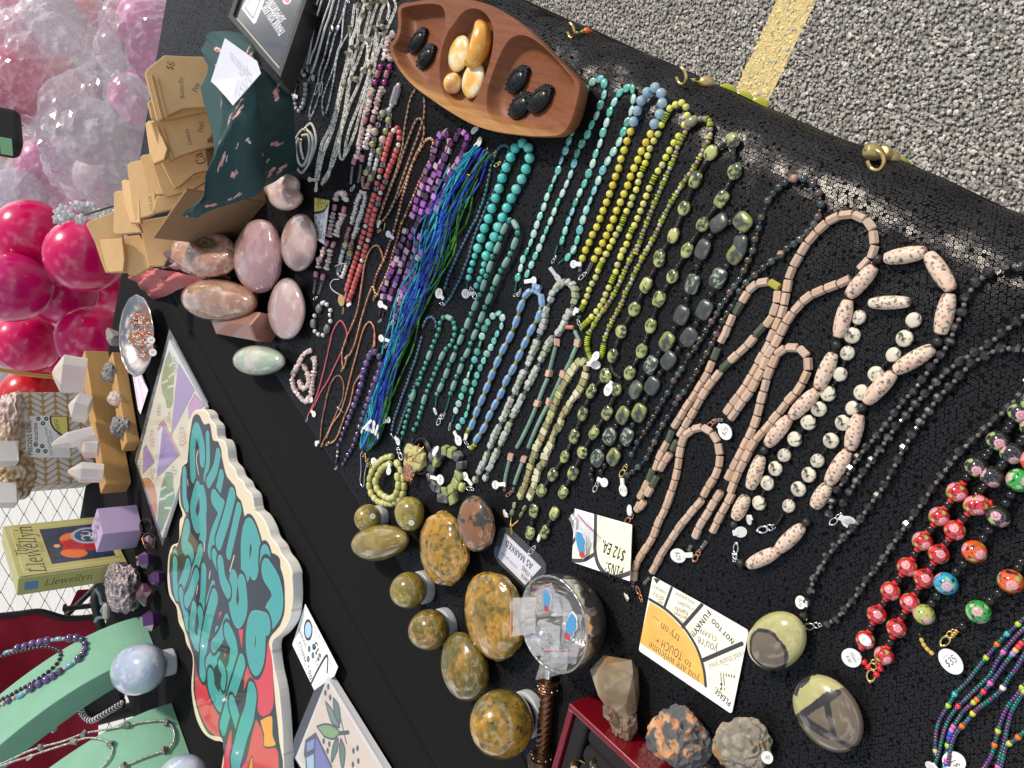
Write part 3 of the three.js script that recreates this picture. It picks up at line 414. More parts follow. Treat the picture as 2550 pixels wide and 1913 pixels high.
// ---------------------------------------------------------------- necklaces, from the far end of the table to the near one
{ // white seed strands by the frame
const n = necklace('long white seed bead necklace lying closest to the black framed sign', 'necklace', p1('M', 250,500));
lay(n, px('M', 372,-40,330,90,250,430,190,640,130,800,90,950,62,1070), K.whiteS);lay(n, px('M', 440,-40,370,180,300,460,225,680,150,870,110,1040), K.whiteS);
ptag(n, p1('M', 45,800), p1('M', 120,870), '$24', 0.006);clasp(n, p1('M', 66,1085), p1('M', 90,1040));
const n2 = necklace('white seed bead necklace second from the framed sign, with a silver clasp', 'necklace', p1('M', 350,500));
lay(n2, px('M', 500,-40,430,170,400,270,345,520,305,760,262,960), K.whiteS);lay(n2, px('M', 620,-20,520,260,450,480,390,690,330,830,300,940), K.whiteS);clasp(n2, p1('M', 270,1040), p1('M', 262,970));
const n3 = necklace('thick white bead necklace with gold accent beads and a shell charm', 'necklace', p1('M', 520,440));
lay(n3, px('M', 690,-60,650,40,590,260,530,420,480,600,430,780,380,950,320,1100), sd(0.002,0.0026, K.whiteS.col));clasp(n3, p1('M', 290,1180), p1('M', 320,1110), M.gold);each(n3, px('M', 350,1150,360,1180), bt('shell_charm', oval(0.0055,0.004,0.0018), std([0.62,0.6,0.56], 0.25), 0.01,0.003));
const n4 = necklace('clear crystal seed necklace with silver heart and star charms', 'necklace', p1('M', 600,600));
lay(n4, px('M', 752,-40,690,220,620,430,570,620,520,830,450,1040,410,1280,350,1440,310,1600,295,1740), K.cryS);lay(n4, px('M', 850,-40,780,240,700,440,620,740,560,940,500,1100,460,1300,420,1480,370,1620,330,1740), K.cryS);
each(n4, px('M', 622,425,640,460), bt('heart_charm', oval(0.0065,0.005,0.0018,1.6), M.silver, 0.011,0.003));each(n4, px('M', 706,430,690,460), bt('heart_charm', oval(0.0065,0.005,0.0018,1.6), M.silver, 0.011,0.003));each(n4, px('M', 510,850), bt('star_charm', new THREE.ConeGeometry(0.005,0.002,5), M.silver, 0.01,0.003));
each(n4, px('M', 410,1310,400,1340), bt('oval_link', new THREE.TorusGeometry(0.006,0.0008,6,16).rotateX(Math.PI / 2).scale(1.5,1,0.7), M.silver, 0.01,0.003));each(n4, px('M', 470,1310,465,1340), bt('oval_link', new THREE.TorusGeometry(0.006,0.0008,6,16).rotateX(Math.PI / 2).scale(1.5,1,0.7), M.silver, 0.01,0.003));
clasp(n4, p1('N', 310,150), p1('N', 330,90));
const n5 = necklace('pale iridescent seed necklace between the heart charms and the pyrite strands', 'necklace', p1('M', 720,700));
lay(n5, px('M', 862,-30,810,200,790,400,770,600,710,780,670,960,600,1150,540,1300,490,1480,490,1600), K.cryS);lay(n5, px('M', 880,490,800,620,730,770,690,950,660,1150,620,1350,580,1540,540,1670), K.cryS);clasp(n5, p1('N', 505,80), p1('N', 480,0));clasp(n5, p1('M', 880,30), p1('M', 860,0));
const b1 = necklace('round stretch bracelet half white stone and half milky moonstone', 'bracelet', p1('M', 150,1350), null, 'bead_bracelet');
each(b1, px('M', 240,1250,222,1110,180,1050,125,1130,92,1200,80,1270,74,1335,68,1400,72,1460), (i) => K.wht);each(b1, px('M', 88,1540,105,1600,145,1640,182,1590,208,1530,220,1470,235,1395,240,1325,241,1260), K.moon);ptag(b1, p1('M', 110,1430), p1('M', 70,1400), '', 0.004);
const b2 = necklace('white seed bead wrap bracelet of three coils beside the green fabric', 'bracelet', p1('N', 230,600), null, 'bead_bracelet');
const bw = sd(0.0021,0.0026, [[0.66,0.72,0.7],[0.72,0.75,0.73]]);
lay(b2, px('N', 230,300,320,225,380,340,395,500,340,700,250,880,180,950,110,860,62,700,62,560,140,380,215,300), bw);lay(b2, px('N', 190,400,280,400,300,560,260,750,190,850,120,740,98,560,150,430), bw,{ lift: 0.003 });lay(b2, px('N', 260,310,340,420,340,600,280,830), bw,{ lift: 0.004 });lay(b2, px('N', 170,500,180,620,220,760), bw);
each(b2, px('N', 230,320,250,300), bt('gold_bead', round(0.0026), M.gold, 0.005,0.004));each(b2, px('N', 185,470,195,450), bt('gold_bead', round(0.0026), M.gold, 0.005,0.004));
}
{ // pyrite on silver seeds: four necklaces of several strands
const paths = [
['first pyrite nugget necklace on doubled silver seed strands, nearest the sign', [px('M', 960,60,900,520,870,850,780,1150,700,1500,640,1750,560,1950,480,2100,430,2300,400,2500,380,2650), px('M', 1005,120,985,380,930,560,900,880,830,1100,760,1400,690,1700,620,1950,520,2150,450,2350,425,2600)], px('M', 1015,80,890,430,860,790,930,690,810,1250)],
['second pyrite nugget necklace on silver seed strands, with two paper tags', [px('M', 1120,-20,1050,300,960,500,900,650,860,800,820,1000,780,1180,720,1450,660,1700,600,2000,500,2250,440,2500,410,2650), px('M', 1110,40,1040,250,1000,640,940,900,900,1120,850,1500,800,1700,700,2050,620,2350,560,2600,460,2720)], px('M', 1080,230,1000,700,930,1150,1120,10)],
['third pyrite nugget necklace on silver seed strands, its clasp by the pink quartz', [px('M', 1295,40,1230,230,1160,480,1080,680,1010,880,940,1050,870,1200,830,1500,760,1900,700,2200,640,2400,500,2650), px('M', 1430,-10,1350,170,1290,400,1250,700,1200,900,1150,1150,1080,1350,1000,1600,900,1850,830,2100,800,2300,760,2350,725,2200,760,1950,850,1650,900,1500,990,1300,1060,1100,1130,900,1180,700,1240,520)], px('M', 1180,90,1060,560,1160,590,1265,420,990,1180,1180,970,1230,20)],
['fourth pyrite nugget necklace on silver seed strands, touching the wooden tray', [px('M', 1190,160,1130,380,1100,520,1150,700,1140,880,1180,900), px('M', 1420,-20,1470,130,1435,300), px('M', 1540,-20,1565,100,1500,280,1430,430,1370,600,1290,800,1240,1050,1190,1230,1130,1500,1060,1850,1020,2050,985,2180), px('M', 1330,470,1290,640,1230,850,1160,1150,1090,1450,1030,1700,960,1950,880,2150,800,2310)], px('M', 1360,330,1385,400,1390,520,1100,1040,1200,1110,1320,10,1390,0)],
];
paths.forEach(([label, strands, nug], i) => { const n = necklace(label, 'necklace', nug[0]);strands.forEach((s, k) => { lay(n, s, K.silS);lay(n, s.map(([x, y]) => [x + 3.3, y + 2.4]), K.silS);});nug.forEach((p, k) => each(n, [p, [p[0] + 4, p[1] + 3 * (k % 2 ? 1 : -1)]].slice(0,1), K.pyr));if (i == 1) { ptag(n, p1('N', 300,1050), p1('N', 390,1060), '', 0.0055);ptag(n, p1('N', 395,1190), p1('N', 400,1090), 'pyrite', 0.0055);} clasp(n, strands[0][strands[0].length - 1], strands[0][strands[0].length - 2], i == 1 ? M.gold : M.silver, 1.2);});
}
{ // pink quartz
const n = necklace('pink quartz chip necklace with magenta beads, running under the tray corner', 'necklace', p1('M', 1250,1300));
lay(n, px('M', 1545,490,1470,580,1425,680,1430,750,1395,850,1375,930), K.chip);each(n, px('M', 1350,985,1305,1095,1270,1212), [K.mag, K.pinkT, K.mag]);lay(n, px('M', 1245,1300,1215,1370,1190,1450,1180,1560,1150,1640,1128,1720), K.chip);each(n, px('M', 1120,1775,1110,1800), K.pinkT);lay(n, px('M', 1100,1880,1080,1970,1045,2080,1030,2200,1000,2330), K.chip);each(n, px('M', 960,2380,945,2430), K.pinkT);
lay(n, px('M', 1470,820,1500,880,1495,940), K.chip);each(n, px('M', 1487,985,1440,1095,1410,1215), [K.mag, K.pinkT, K.mag]);lay(n, px('M', 1395,1300,1340,1380,1310,1470,1290,1580,1258,1690), K.chip);each(n, px('M', 1240,1755,1230,1790), K.pinkT);lay(n, px('M', 1212,1860,1180,1930,1160,2030,1140,2120,1120,2230), K.chip);each(n, px('M', 1080,2340,1070,2390), K.pinkT);
lay(n, px('M', 930,2450,915,2600,905,2720), K.clear);lay(n, px('M', 1060,2430,1040,2550,1010,2700), K.clear);clasp(n, p1('N', 925,1190), p1('N', 990,1110), M.silver, 1.5);
}
{
const n = necklace('quartz point pendant necklace with moss agate, clear and rose round beads', 'necklace', p1('M', 1400,1800));
each(n, px('M', 1615,1262,1605,1290), K.wht);const pg = facet(lathe([[-0.011,0.002],[-0.009,0.0048],[0.0105,0.0044],[0.012,0.003]], 6, true));each(n, px('M', 1590,1320,1550,1460), (i) => i ? K.clear : K.clear);const pt = bt('crystal_point', pg, phy([0.62,0.58,0.62], 0.12,{ transmission: 0.5, thickness: 0.006, flatShading: true }), 0.023,0.0045);{ const a = T(p1('M', 1600,1300), 0.0045), b = T(p1('M', 1535,1500), 0.0045);drop(n, pt, a.clone().lerp(b, 0.5), b.sub(a));} each(n, px('M', 1512,1552,1480,1620), K.wht);
each(n, px('M', 1450,1640,1380,1675,1335,1742,1310,1842,1265,1945,1250,2055,1235,2130,1232,2225,1216,2290,1200,2352,1188,2420,1165,2488,1140,2550), [K.glass, K.moss, K.glass, K.glass, K.rosy, K.glass, K.moss, K.glass, K.wht, K.wht, K.wht, K.glass, K.moss]);
each(n, px('M', 1440,1640,1480,1700,1470,1775,1465,1850,1430,1940,1385,2062,1362,2150,1335,2230,1312,2310,1297,2370,1282,2430,1262,2490,1240,2550,1212,2620), [K.glass, K.glass, K.moss, K.glass, K.moss, K.rosy, K.glass, K.moss, K.glass, K.wht, K.wht, K.wht, K.glass, K.moss]);
lay(n, px('N', 1100,1000,1085,1100,1110,1180), K.chipP);lay(n, px('N', 1195,1050,1160,1130,1140,1200), K.chipP);lay(n, px('N', 1080,1220,1020,1330,990,1420,980,1490,950,1580,930,1650), K.chipS);lay(n, px('N', 1110,1230,1120,1350,1090,1450,1070,1530,1050,1600,1030,1650), K.chipS);
lay(n, px('P', 715,50,720,100,690,150), K.chipS);lay(n, px('P', 680,190,655,260,640,320,635,380), K.chipP);each(n, px('P', 622,415,602,460,592,500,578,555,566,595,560,640,550,690,535,740), [K.moss, K.glass, K.wht, K.wht, K.wht, K.wht, K.glass, K.glass]);
lay(n, px('P', 815,50,780,130,770,210,740,270,725,330), K.chipS);lay(n, px('P', 718,350,700,420,690,490), K.chipP);each(n, px('P', 680,525,660,582,645,645,630,690,618,735,602,780,585,825), [K.moss, K.glass, K.glass, K.wht, K.wht, K.wht, K.wht]);
clasp(n, p1('P', 525,790), p1('P', 550,830), M.silver, 1.4);cord(n, px('P', 540,860,460,870,425,930,450,990,520,1040,560,1060).map((p) => T(p, 0.002)), 0.0006, M.white);cord(n, px('P', 490,690,560,660,640,655).map((p) => T(p, 0.006)), 0.0006, M.white);
}
{
const n = necklace('coral red thick disc bead necklace with white pearls', 'necklace', p1('P', 830,500));
const C = K.coral, P = K.pearl, Gl = K.glass;
each(n, px('N', 1540,330,1505,395,1485,460,1465,525,1440,600,1420,680,1398,755,1378,832,1350,920,1330,1012,1300,1105,1282,1190,1255,1280,1235,1350,1212,1430,1190,1505,1168,1580,1152,1645), (i) => i == 0 || i == 9 ? P : i == 7 || i == 11 ? Gl : C);
each(n, px('N', 1555,325,1600,300,1630,360,1630,440,1615,542,1585,622,1560,700,1530,780,1495,850,1470,920,1440,1000,1415,1085,1382,1160,1350,1245,1322,1330,1305,1410,1272,1490,1252,1570,1230,1645), (i) => i == 0 || i == 4 || i == 13 ? P : i == 11 || i == 15 ? Gl : C);
each(n, px('P', 902,98,885,172,866,248,845,315,828,378,803,446,784,520,767,580,748,640,730,698,710,758,690,820,678,878,658,936,642,992), (i) => i == 1 || i == 5 ? P : C);
each(n, px('P', 975,85,958,150,950,218,935,280,915,352,892,430,875,490,860,553,837,616,820,690,802,742,785,800,765,858,746,910,730,962,713,1018,690,1070,670,1130), (i) => i == 4 || i == 8 ? P : C);
lay(n, px('P', 635,1030,620,1100,610,1170), sd(0.0016,0.002, [[0.62,0.35,0.4]]));clasp(n, p1('P', 590,1280), p1('P', 600,1220), M.gold);ptag(n, p1('P', 655,1190), p1('P', 690,1170), '', 0.004);
const kt = bt('kraft_tag', new THREE.CylinderGeometry(0.0095,0.0095,0.0008,20).scale(1,1,0.8), std([0.45,0.28,0.12], 0.8), 0.02,0.003);each(n, px('P', 570,1130), kt);
}
{
const n = necklace('green and pink seed bead necklace looped twice below the tray', 'necklace', p1('O', 300,700));const pat = [K.greenS, K.roseS, K.roseS];
lay(n, px('O', 392,10,340,90,310,180,290,270,275,350,255,460,235,600,220,760,180,900,150,1030,110,1150,60,1270,20,1390,-30,1500,-60,1620,-110,1740), pat);lay(n, px('O', 498,120,505,230,500,330,490,430,500,540,485,640,440,760,390,860,340,980,300,1090,230,1270,170,1380,110,1460,50,1590,10,1650,-60,1740), pat);
lay(n, px('O', 488,470,455,400,420,390,370,460,335,550,300,640,265,740,225,850,180,990,140,1100,70,1270,0,1450,-70,1640,-120,1760), pat,{ lift: 0.001 });lay(n, px('O', 480,400,470,460,440,550,410,640,370,740,330,850,280,990,230,1130,180,1270,120,1440,60,1570,0,1670), pat,{ lift: 0.002 });
ptag(n, p1('P', 1045,160), p1('P', 1090,110), '$10', 0.0068);clasp(n, p1('P', 1050,240), p1('P', 1090,210), M.gold);clasp(n, p1('P', 1130,160), p1('P', 1120,220), M.gold);
}
{
const n = necklace('copper and amber square-cut seed necklace beside the purple shell strands', 'necklace', p1('O', 400,1200));const pat = [K.copB, K.darkS];
lay(n, px('O', 480,760,500,700,540,660,590,650,620,700,600,770,590,900,540,1000,480,1130,430,1230,390,1330,340,1450,290,1560,250,1659), pat);lay(n, px('P', 1395,40,1340,160,1310,280,1270,420,1230,560,1190,720,1110,900,1080,960,1040,1050,990,1110), pat);
lay(n, px('O', 470,740,420,840,370,930,320,1060,280,1200,240,1340,200,1480,160,1659), pat);lay(n, px('P', 1300,30,1260,190,1210,350,1160,500,1130,590,1080,690,1030,800,1000,900,985,960,1010,1040,995,1110), pat);clasp(n, p1('P', 990,1110), p1('P', 1010,1060), M.gold);ptag(n, p1('P', 1175,275), p1('P', 1235,330), '', 0.006);
const m = necklace('long orange copper seed necklace with a gold clasp and white shell chip', 'necklace', p1('P', 830,1200));
lay(m, px('P', 1120,620,1085,500,1050,430,990,430,930,500,890,600,860,730,840,880,810,1080,780,1250,730,1400,650,1580,600,1720,580,1800,580,1885,590,2005), K.copS,{ lift: 0.001 });lay(m, px('P', 970,950,920,1070,870,1230,820,1400,780,1560,740,1700,680,1830,640,1880,620,1960,600,2010), K.copS,{ lift: 0.001 });clasp(m, p1('Q', 575,475), p1('Q', 600,430), M.gold);ptag(m, p1('Q', 640,300), p1('Q', 655,330), '', 0.0045,{ rz: 0.8 });
const o = necklace('rust orange seed necklace hidden partly by the amethyst strand', 'necklace', p1('Q', 700,600));
lay(o, px('P', 1000,1730,1005,1600,990,1480,940,1410,880,1460,840,1560,800,1700,760,1855,700,2075,650,2275,610,2435,560,2575,470,2705,420,2805,375,2920), K.copS);lay(o, px('Q', 1000,0,990,150,960,230,900,400,840,500,795,570,740,660,710,800,680,920,620,1060,570,1200,530,1310,480,1390,420,1425), K.copS);clasp(o, p1('Q', 385,1430), p1('Q', 440,1380), M.gold, 1.3);
const q = necklace('small loop of brown bronze seeds nearest the plain black cloth', 'necklace', p1('Q', 450,900));
lay(q, px('Q', 300,1400,310,1250,330,1090,360,950,390,800,440,650,500,560,560,560,600,650,600,780,580,880,530,980,480,1100,420,1230,370,1340,310,1450), sd(0.0014,0.0024, [[0.34,0.14,0.08],[0.42,0.22,0.12],[0.22,0.09,0.08],[0.26,0.14,0.14]],{ metal: 0.35 }));ptag(q, p1('Q', 245,1425), p1('Q', 295,1400), '$14', 0.0062);clasp(q, p1('Q', 315,1450), p1('Q', 340,1400), M.gold);ptag(q, p1('Q', 570,1000), p1('Q', 575,930), '', 0.005,{ rz: 0.9 });
const c = necklace('slim coral pink seed bead necklace with a silver clasp', 'necklace', p1('Q', 350,500));
lay(c, px('P', 430,1640,460,1540,510,1440,560,1395,610,1450,640,1540,635,1650,600,1740,540,1870,470,2015,400,2165,300,2325,230,2475,180,2550), K.pinkS);lay(c, px('Q', 440,60,420,150,380,330,340,500,290,690,240,840,190,960,130,1085), K.pinkS);clasp(c, p1('Q', 120,1125), p1('Q', 150,1070));ptag(c, p1('Q', 215,1045), p1('Q', 185,1000), '$22', 0.006);
}
{
const n = necklace('short rose quartz chip necklace beside the yellow topped price card', 'necklace', p1('P', 430,400));
lay(n, px('N', 690,1370,700,1290,760,1250,830,1290,820,1400), K.chip);each(n, px('N', 670,1462,660,1500), K.pinkT);each(n, px('N', 810,1492,800,1540), K.pinkT);lay(n, px('P', 468,-10,450,90,440,160,430,220,410,280,402,330), K.chip);each(n, px('P', 380,390,370,420), K.pinkT);lay(n, px('P', 352,440,330,510,310,570,280,620,272,720), K.chip);each(n, px('P', 243,795,240,830), K.pinkT);lay(n, px('P', 232,860,222,960,208,1040), K.clear);
lay(n, px('P', 590,0,565,100,530,170,515,240,490,330), K.chip);each(n, px('P', 466,412,450,440), K.pinkT);lay(n, px('P', 432,470,425,550,400,630,370,760), K.chip);each(n, px('P', 333,830,325,870), K.pinkT);lay(n, px('P', 320,890,290,1000,270,1060), K.clear);clasp(n, p1('P', 225,1110), p1('P', 270,1090), M.silver, 1.5);
const b = necklace('grey and white stone bracelet with three striped grey tablets', 'bracelet', p1('P', 310,1370), null, 'bead_bracelet');
each(b, px('P', 325,1168,282,1235,226,1330,208,1430,230,1530,275,1570,335,1580,385,1500,430,1400,425,1322,430,1260,385,1185,345,1160), [K.wht, K.gray, K.wht, K.gray, K.wht, K.wht, K.wht, K.gray, K.wht, bt('silver_bead', round(0.0034), M.silver, 0.007,0.0034), K.wht, K.wht, K.wht]);
const r = necklace('double loop bracelet of pale rose quartz chips by the cloth edge', 'bracelet', p1('E', 400,870), null, 'bead_bracelet');
lay(r, px('E', 455,705,405,735,370,800,340,860,332,910,350,965,390,1015,425,1040,450,1000,462,940,470,870,478,800,468,740), K.chip);lay(r, px('E', 405,800,432,860,440,920,400,950,375,905), K.chip,{ lift: 0.002 });ptag(r, p1('E', 455,1025), p1('E', 440,990), '$20', 0.0055);
}
{
const n = necklace('round purple amethyst bead necklace graduated down to small beads', 'necklace', p1('Q', 850,700));const r = (i, N) => K.ame([0.0047,0.0047,0.0045,0.0042,0.0036,0.003,0.0026][Math.min(6, Math.floor(i / N * 7))]);
const A = px('Q', 1012,240,962,252,935,300,898,385,870,475,846,570,826,660,800,755,770,842,736,925,704,1008,674,1082,650,1155,614,1230,586,1295,566,1370,528,1445), B = px('Q', 1070,300,1084,408,1060,505,1024,590,990,675,958,765,930,852,900,940,868,1030,840,1115,810,1205,780,1300,754,1370,724,1450,690,1515,660,1572,626,1632,596,1690);
each(n, A, (i) => r(i, A.length));each(n, B, (i) => r(i, B.length));lay(n, px('Q', 528,1490,516,1600,505,1670), sd(0.0019,0.003, [[0.05,0.03,0.08],[0.7,0.7,0.7]]));clasp(n, p1('E', 612,1470), p1('E', 640,1440));ptag(n, p1('Q', 836,1245), p1('Q', 860,1290), 'sale', 0.007,{ rz: 0.4 });
}
{ // four strands of dyed shell blocks: two necklaces
const n = necklace('purple dyed shell block necklace on the side of the copper seeds', 'necklace', p1('O', 500,1200)), m = necklace('purple dyed shell block necklace overlapped by the blue glass tubes', 'necklace', p1('O', 750,1000));
const pat = [K.purp];
const o = { gap: 0.0022, mat: std([0.05,0.02,0.05], 0.6), cord: 0.0013 };
lay(n, px('O', 800,560,720,590,680,690,640,780,620,880,590,990,530,1070,515,1190,470,1280,440,1380,400,1480,380,1580,330,1690), pat, o);lay(n, px('P', 1405,190,1370,340,1340,420,1300,500,1290,600,1240,680,1220,760,1170,840,1150,930,1120,1010,1105,1120), pat, o);
lay(n, px('O', 790,560,810,640,820,780,780,870,750,990,700,1100,690,1200,650,1290,630,1410,580,1510,550,1640), pat, o);lay(n, px('P', 1570,100,1530,190,1490,270,1450,370,1430,460,1390,550,1350,640,1330,730,1300,820,1270,900,1240,990,1210,1080,1180,1180), pat, o);
lay(m, px('O', 1000,550,940,580,880,680,810,760,770,870,730,950,660,1010,630,1130,580,1220,560,1310,520,1410,490,1510,460,1640,430,1740), pat, o);lay(m, px('P', 1600,260,1560,390,1520,490,1490,590,1450,690,1410,780,1390,870,1360,950,1330,1050,1300,1140,1260,1220), pat, o);
lay(m, px('O', 1000,550,1070,640,1030,750,980,860,930,960,850,1050,800,1140,790,1260,750,1330,730,1420,670,1530,650,1650), pat, o);lay(m, px('P', 1640,480,1560,590,1510,780,1460,880,1410,970,1380,1060,1340,1140,1320,1230,1280,1310,1250,1400,1205,1490), pat, o);
lay(n, px('P', 1075,1260,1060,1340), K.purS);lay(n, px('P', 1120,1270,1105,1350), K.purS);clasp(n, p1('P', 1060,1400), p1('P', 1110,1360));ptag(n, p1('P', 1075,1180), p1('P', 1150,1235), '$34|ea', 0.0085);
lay(m, px('P', 1200,1500,1170,1620), K.purS);clasp(m, p1('Q', 1140,170), p1('Q', 1170,130));ptag(m, p1('Q', 1085,65), p1('Q', 1180,105), 'shell', 0.0085);ptag(m, p1('O', 1210,690), p1('O', 1120,750), 'PRESTO|$10', 0.0092);ptag(m, p1('O', 1140,545), p1('O', 1190,510), '$22', 0.007);
}
{ // tangled bunch of thin glass tube strands: a line of points down its middle, then each necklace with its own wander
const mid = [[1208,372],[1165,440],[1122,530],[1090,600],[1062,680],[1030,760],[1000,850],[972,930],[948,1010],[928,1080],[908,1120]], wid = [26,33,36,37,36,35,34,32,28,22,13];
const kinds = [['turquoise glass tube bead necklace in the tangled bunch', [[0.03,0.36,0.5],[0.06,0.5,0.56],[0.015,0.22,0.42]], -0.75,6],['cobalt blue glass tube bead necklace in the tangled bunch', [[0.015,0.04,0.45],[0.03,0.1,0.6],[0.01,0.02,0.26]], -0.05,8],['green glass tube bead necklace in the tangled bunch', [[0.025,0.18,0.015],[0.06,0.28,0.03],[0.015,0.1,0.018]], 0.6,5]];
kinds.forEach(([label, cols, off, count], ki) => { for (let c = 0;c < count;c++) {
const n = necklace(label, 'necklace', mid[5],['turquoise', 'cobalt', 'green'][ki] + ' glass tube necklaces', 'tube_bead_necklace'), bg = bugle(cols);bg.r = 0.00105;
for (let s = 0;s < 2;s++) { const o = rr(0,90), base = off + rr(-0.38,0.38), st = Math.floor(rr(0,2.2)), lift = rr(0.001,0.011);const path = [];mid.slice(st).forEach((p, i) => { const k = (i + st) / (mid.length - 1), t = [0.86,0.5], w = wid[i + st] * (base * lerp(1.15,0.75, k) + (1.25 - 0.5 * k) * noise(k * 5 + o, o, 1));path.push([p[0] + t[0] * w, p[1] + t[1] * w]);});lay(n, path, [bg],{ lift, nostring: true });if (s == 0 && c % 2 == 0) { clasp(n, path[0], path[1], M.gold);} if (c % 3 == 0 && s == 0) ptag(n, [path[path.length - 2][0] + rr(-8,8), path[path.length - 2][1] + rr(-30,5)], path[path.length - 2], '', 0.0045,{ h: 0.013, rz: rr(-0.8,0.8) });}
} });
const b = necklace('single black glass tube strand along the edge of the blue bunch', 'necklace', [985,780], null, 'tube_bead_necklace');lay(b, px('P', 1520,680,1450,960,1410,1180,1330,1400,1270,1580,1230,1700,1150,1950,1080,2150,1000,2320,940,2500,890,2700,840,2920), [bugle([[0.012,0.012,0.014]])],{ nostring: true });
const gb = necklace('loose gold clasps and hooks on a bent wire below the blue bunch', 'clasp', p1('E', 790,1350), null, 'hook_wire');for (let i = 0;i < 9;i++) clasp(gb, [899 + i * 2.6 + rr(-3,3), 1110 + i * 6.5 + rr(-4,4)],[899 + i * 2 + rr(-9,9), 1150], M.gold, 0.9);cord(gb, px('E', 772,1370,775,1480,770,1560,790,1590,800,1500,815,1430).map((p) => T(p, 0.002)), 0.0009, M.silver);
}
{ // small teal rounds
const n = necklace('small teal round bead necklace with red spacers and a white paper tag', 'necklace', p1('R', 640,460));const pat = [K.tealS, K.redS];
lay(n, px('O', 1610,830,1580,750,1510,740,1450,790,1410,890,1370,980,1340,1130,1300,1320,1260,1470), pat);lay(n, px('R', 850,10,810,100,770,220,710,320,640,460,580,580,520,700,460,830,410,940,370,1060,345,1160), pat);lay(n, px('O', 1600,800,1560,920,1480,1150,1420,1300,1350,1450), pat);lay(n, px('R', 920,10,870,130,820,250,770,370,730,480,690,610,660,730,610,850,560,990,500,1100,430,1240,370,1320), pat);
ptag(n, p1('R', 275,1195), p1('R', 335,1270), '$30', 0.0105);clasp(n, p1('R', 310,1330), p1('R', 350,1340), M.silver, 1.2);clasp(n, p1('O', 1430,990), p1('O', 1480,960), M.gold, 1.3);
const m = necklace('second small teal bead necklace beside the green jasper strands', 'necklace', p1('Q', 1450,550));
lay(m, px('R', 240,1650,236,1570,190,1505,130,1515,90,1580,60,1660), pat);lay(m, px('Q', 1612,40,1570,200,1530,340,1490,450,1450,560,1410,680,1370,780,1320,920,1290,1010,1250,1120,1222,1270), pat);lay(m, px('Q', 1560,590,1520,680,1450,870,1400,1000,1360,1100,1330,1200,1295,1300), pat);clasp(m, p1('Q', 1215,1310), p1('Q', 1240,1350));ptag(m, p1('Q', 1300,1400), p1('Q', 1260,1340), '$30', 0.008);ptag(m, p1('Q', 1180,1120), p1('Q', 1110,1150), '$22', 0.007);
}
{ // green jasper with frosted tubes
const F = K.frost, g = K.grn;
const n = necklace('short green jasper and frosted glass tube necklace ending by the wrapped pendant', 'necklace', p1('S', 200,500)), sp = { between: K.tqS };
each(n, px('R', 480,1640,470,1580,410,1512,330,1508,290,1580), [g, g, F, g, g], sp);
each(n, px('S', 280,105,252,185,220,260,188,332,150,440,108,540,85,612,50,668,38,740,10,812,-45,905,-95,975), (i) => i == 4 ? F : g);each(n, px('Q', 1495,815,1460,920,1448,1000,1422,1070,1402,1148,1386,1215,1366,1290), (i) => i == 0 ? F : g);lay(n, px('Q', 1355,1340,1335,1420,1315,1510), K.tqS);
each(n, px('S', 485,98,476,178,450,250,420,312,370,360,316,450,280,545,246,610,216,682,186,760,154,830,124,902,86,1010,60,1115,36,1182,20,1242,-10,1330,-50,1400), (i) => i == 5 || i == 12 ? F : g);lay(n, px('Q', 1500,1360,1480,1420), K.tqS);clasp(n, p1('Q', 1335,1590), p1('Q', 1310,1520), M.silver, 2);
const m = necklace('long green jasper and frosted glass tube necklace crossing the turquoise rounds', 'necklace', p1('R', 900,900)), lo = { lift: 0.004, between: K.tqS };
each(m, px('R', 1182,258,1120,362,1070,482,1030,605,965,720,932,850,885,970,850,1092,802,1215,742,1350,690,1460,646,1580), (i) => i % 2 ? F : g, lo);each(m, px('R', 1190,250,1262,310,1292,415,1252,550,1196,682,1140,795,1072,900,1018,1022,966,1140,920,1262,866,1375,826,1500,776,1605), (i) => i % 2 ? F : g, lo);
each(m, px('S', 590,122,556,235,496,342,460,466,406,562,374,672,330,765,296,855,250,942), (i) => i % 2 ? F : g,{ between: K.tqS });each(m, px('S', 736,172,686,288,640,410,582,492,552,612,506,712,466,830,425,935), (i) => i % 2 ? g : F,{ between: K.tqS });lay(m, px('S', 246,980,232,1120), K.tqS);lay(m, px('S', 415,980,380,1110,350,1180), K.tqS);ptag(m, p1('S', 225,1165), p1('S', 232,1140), '', 0.006,{ rz: 0.5 });clasp(m, p1('S', 270,1300), p1('S', 300,1230), M.silver, 1.8);clasp(m, p1('S', 320,1240), p1('S', 350,1190), M.silver, 1.2);
}
{
const n = necklace('round turquoise bead necklace with large beads beside the wooden tray', 'necklace', p1('G', 180,1200)), t = K.turq, s = K.turqS;
each(n, px('G', 215,957,187,1015,158,1082,131,1150,111,1217,89,1280,65,1346,42,1412,17,1475), t);each(n, px('R', 960,100,915,232,866,356,820,482,776,612,740,714,712,806,682,900,660,992), (i) => i > 4 ? s : t);
each(n, px('G', 263,925,300,955,308,1020,285,1092,257,1157,222,1222,191,1280,161,1342,133,1404,109,1468,86,1530,53,1590,28,1650), t);each(n, px('R', 1034,340,988,465,940,592,892,716,860,822,840,915,804,1012,762,1096), (i) => i > 3 ? s : t);lay(n, px('R', 650,1030,635,1140), K.tqS);clasp(n, p1('R', 735,1225), p1('R', 700,1160), M.silver, 1.9);ptag(n, p1('R', 620,1200), p1('R', 720,1200), 'bridge|jade', 0.0095);
}
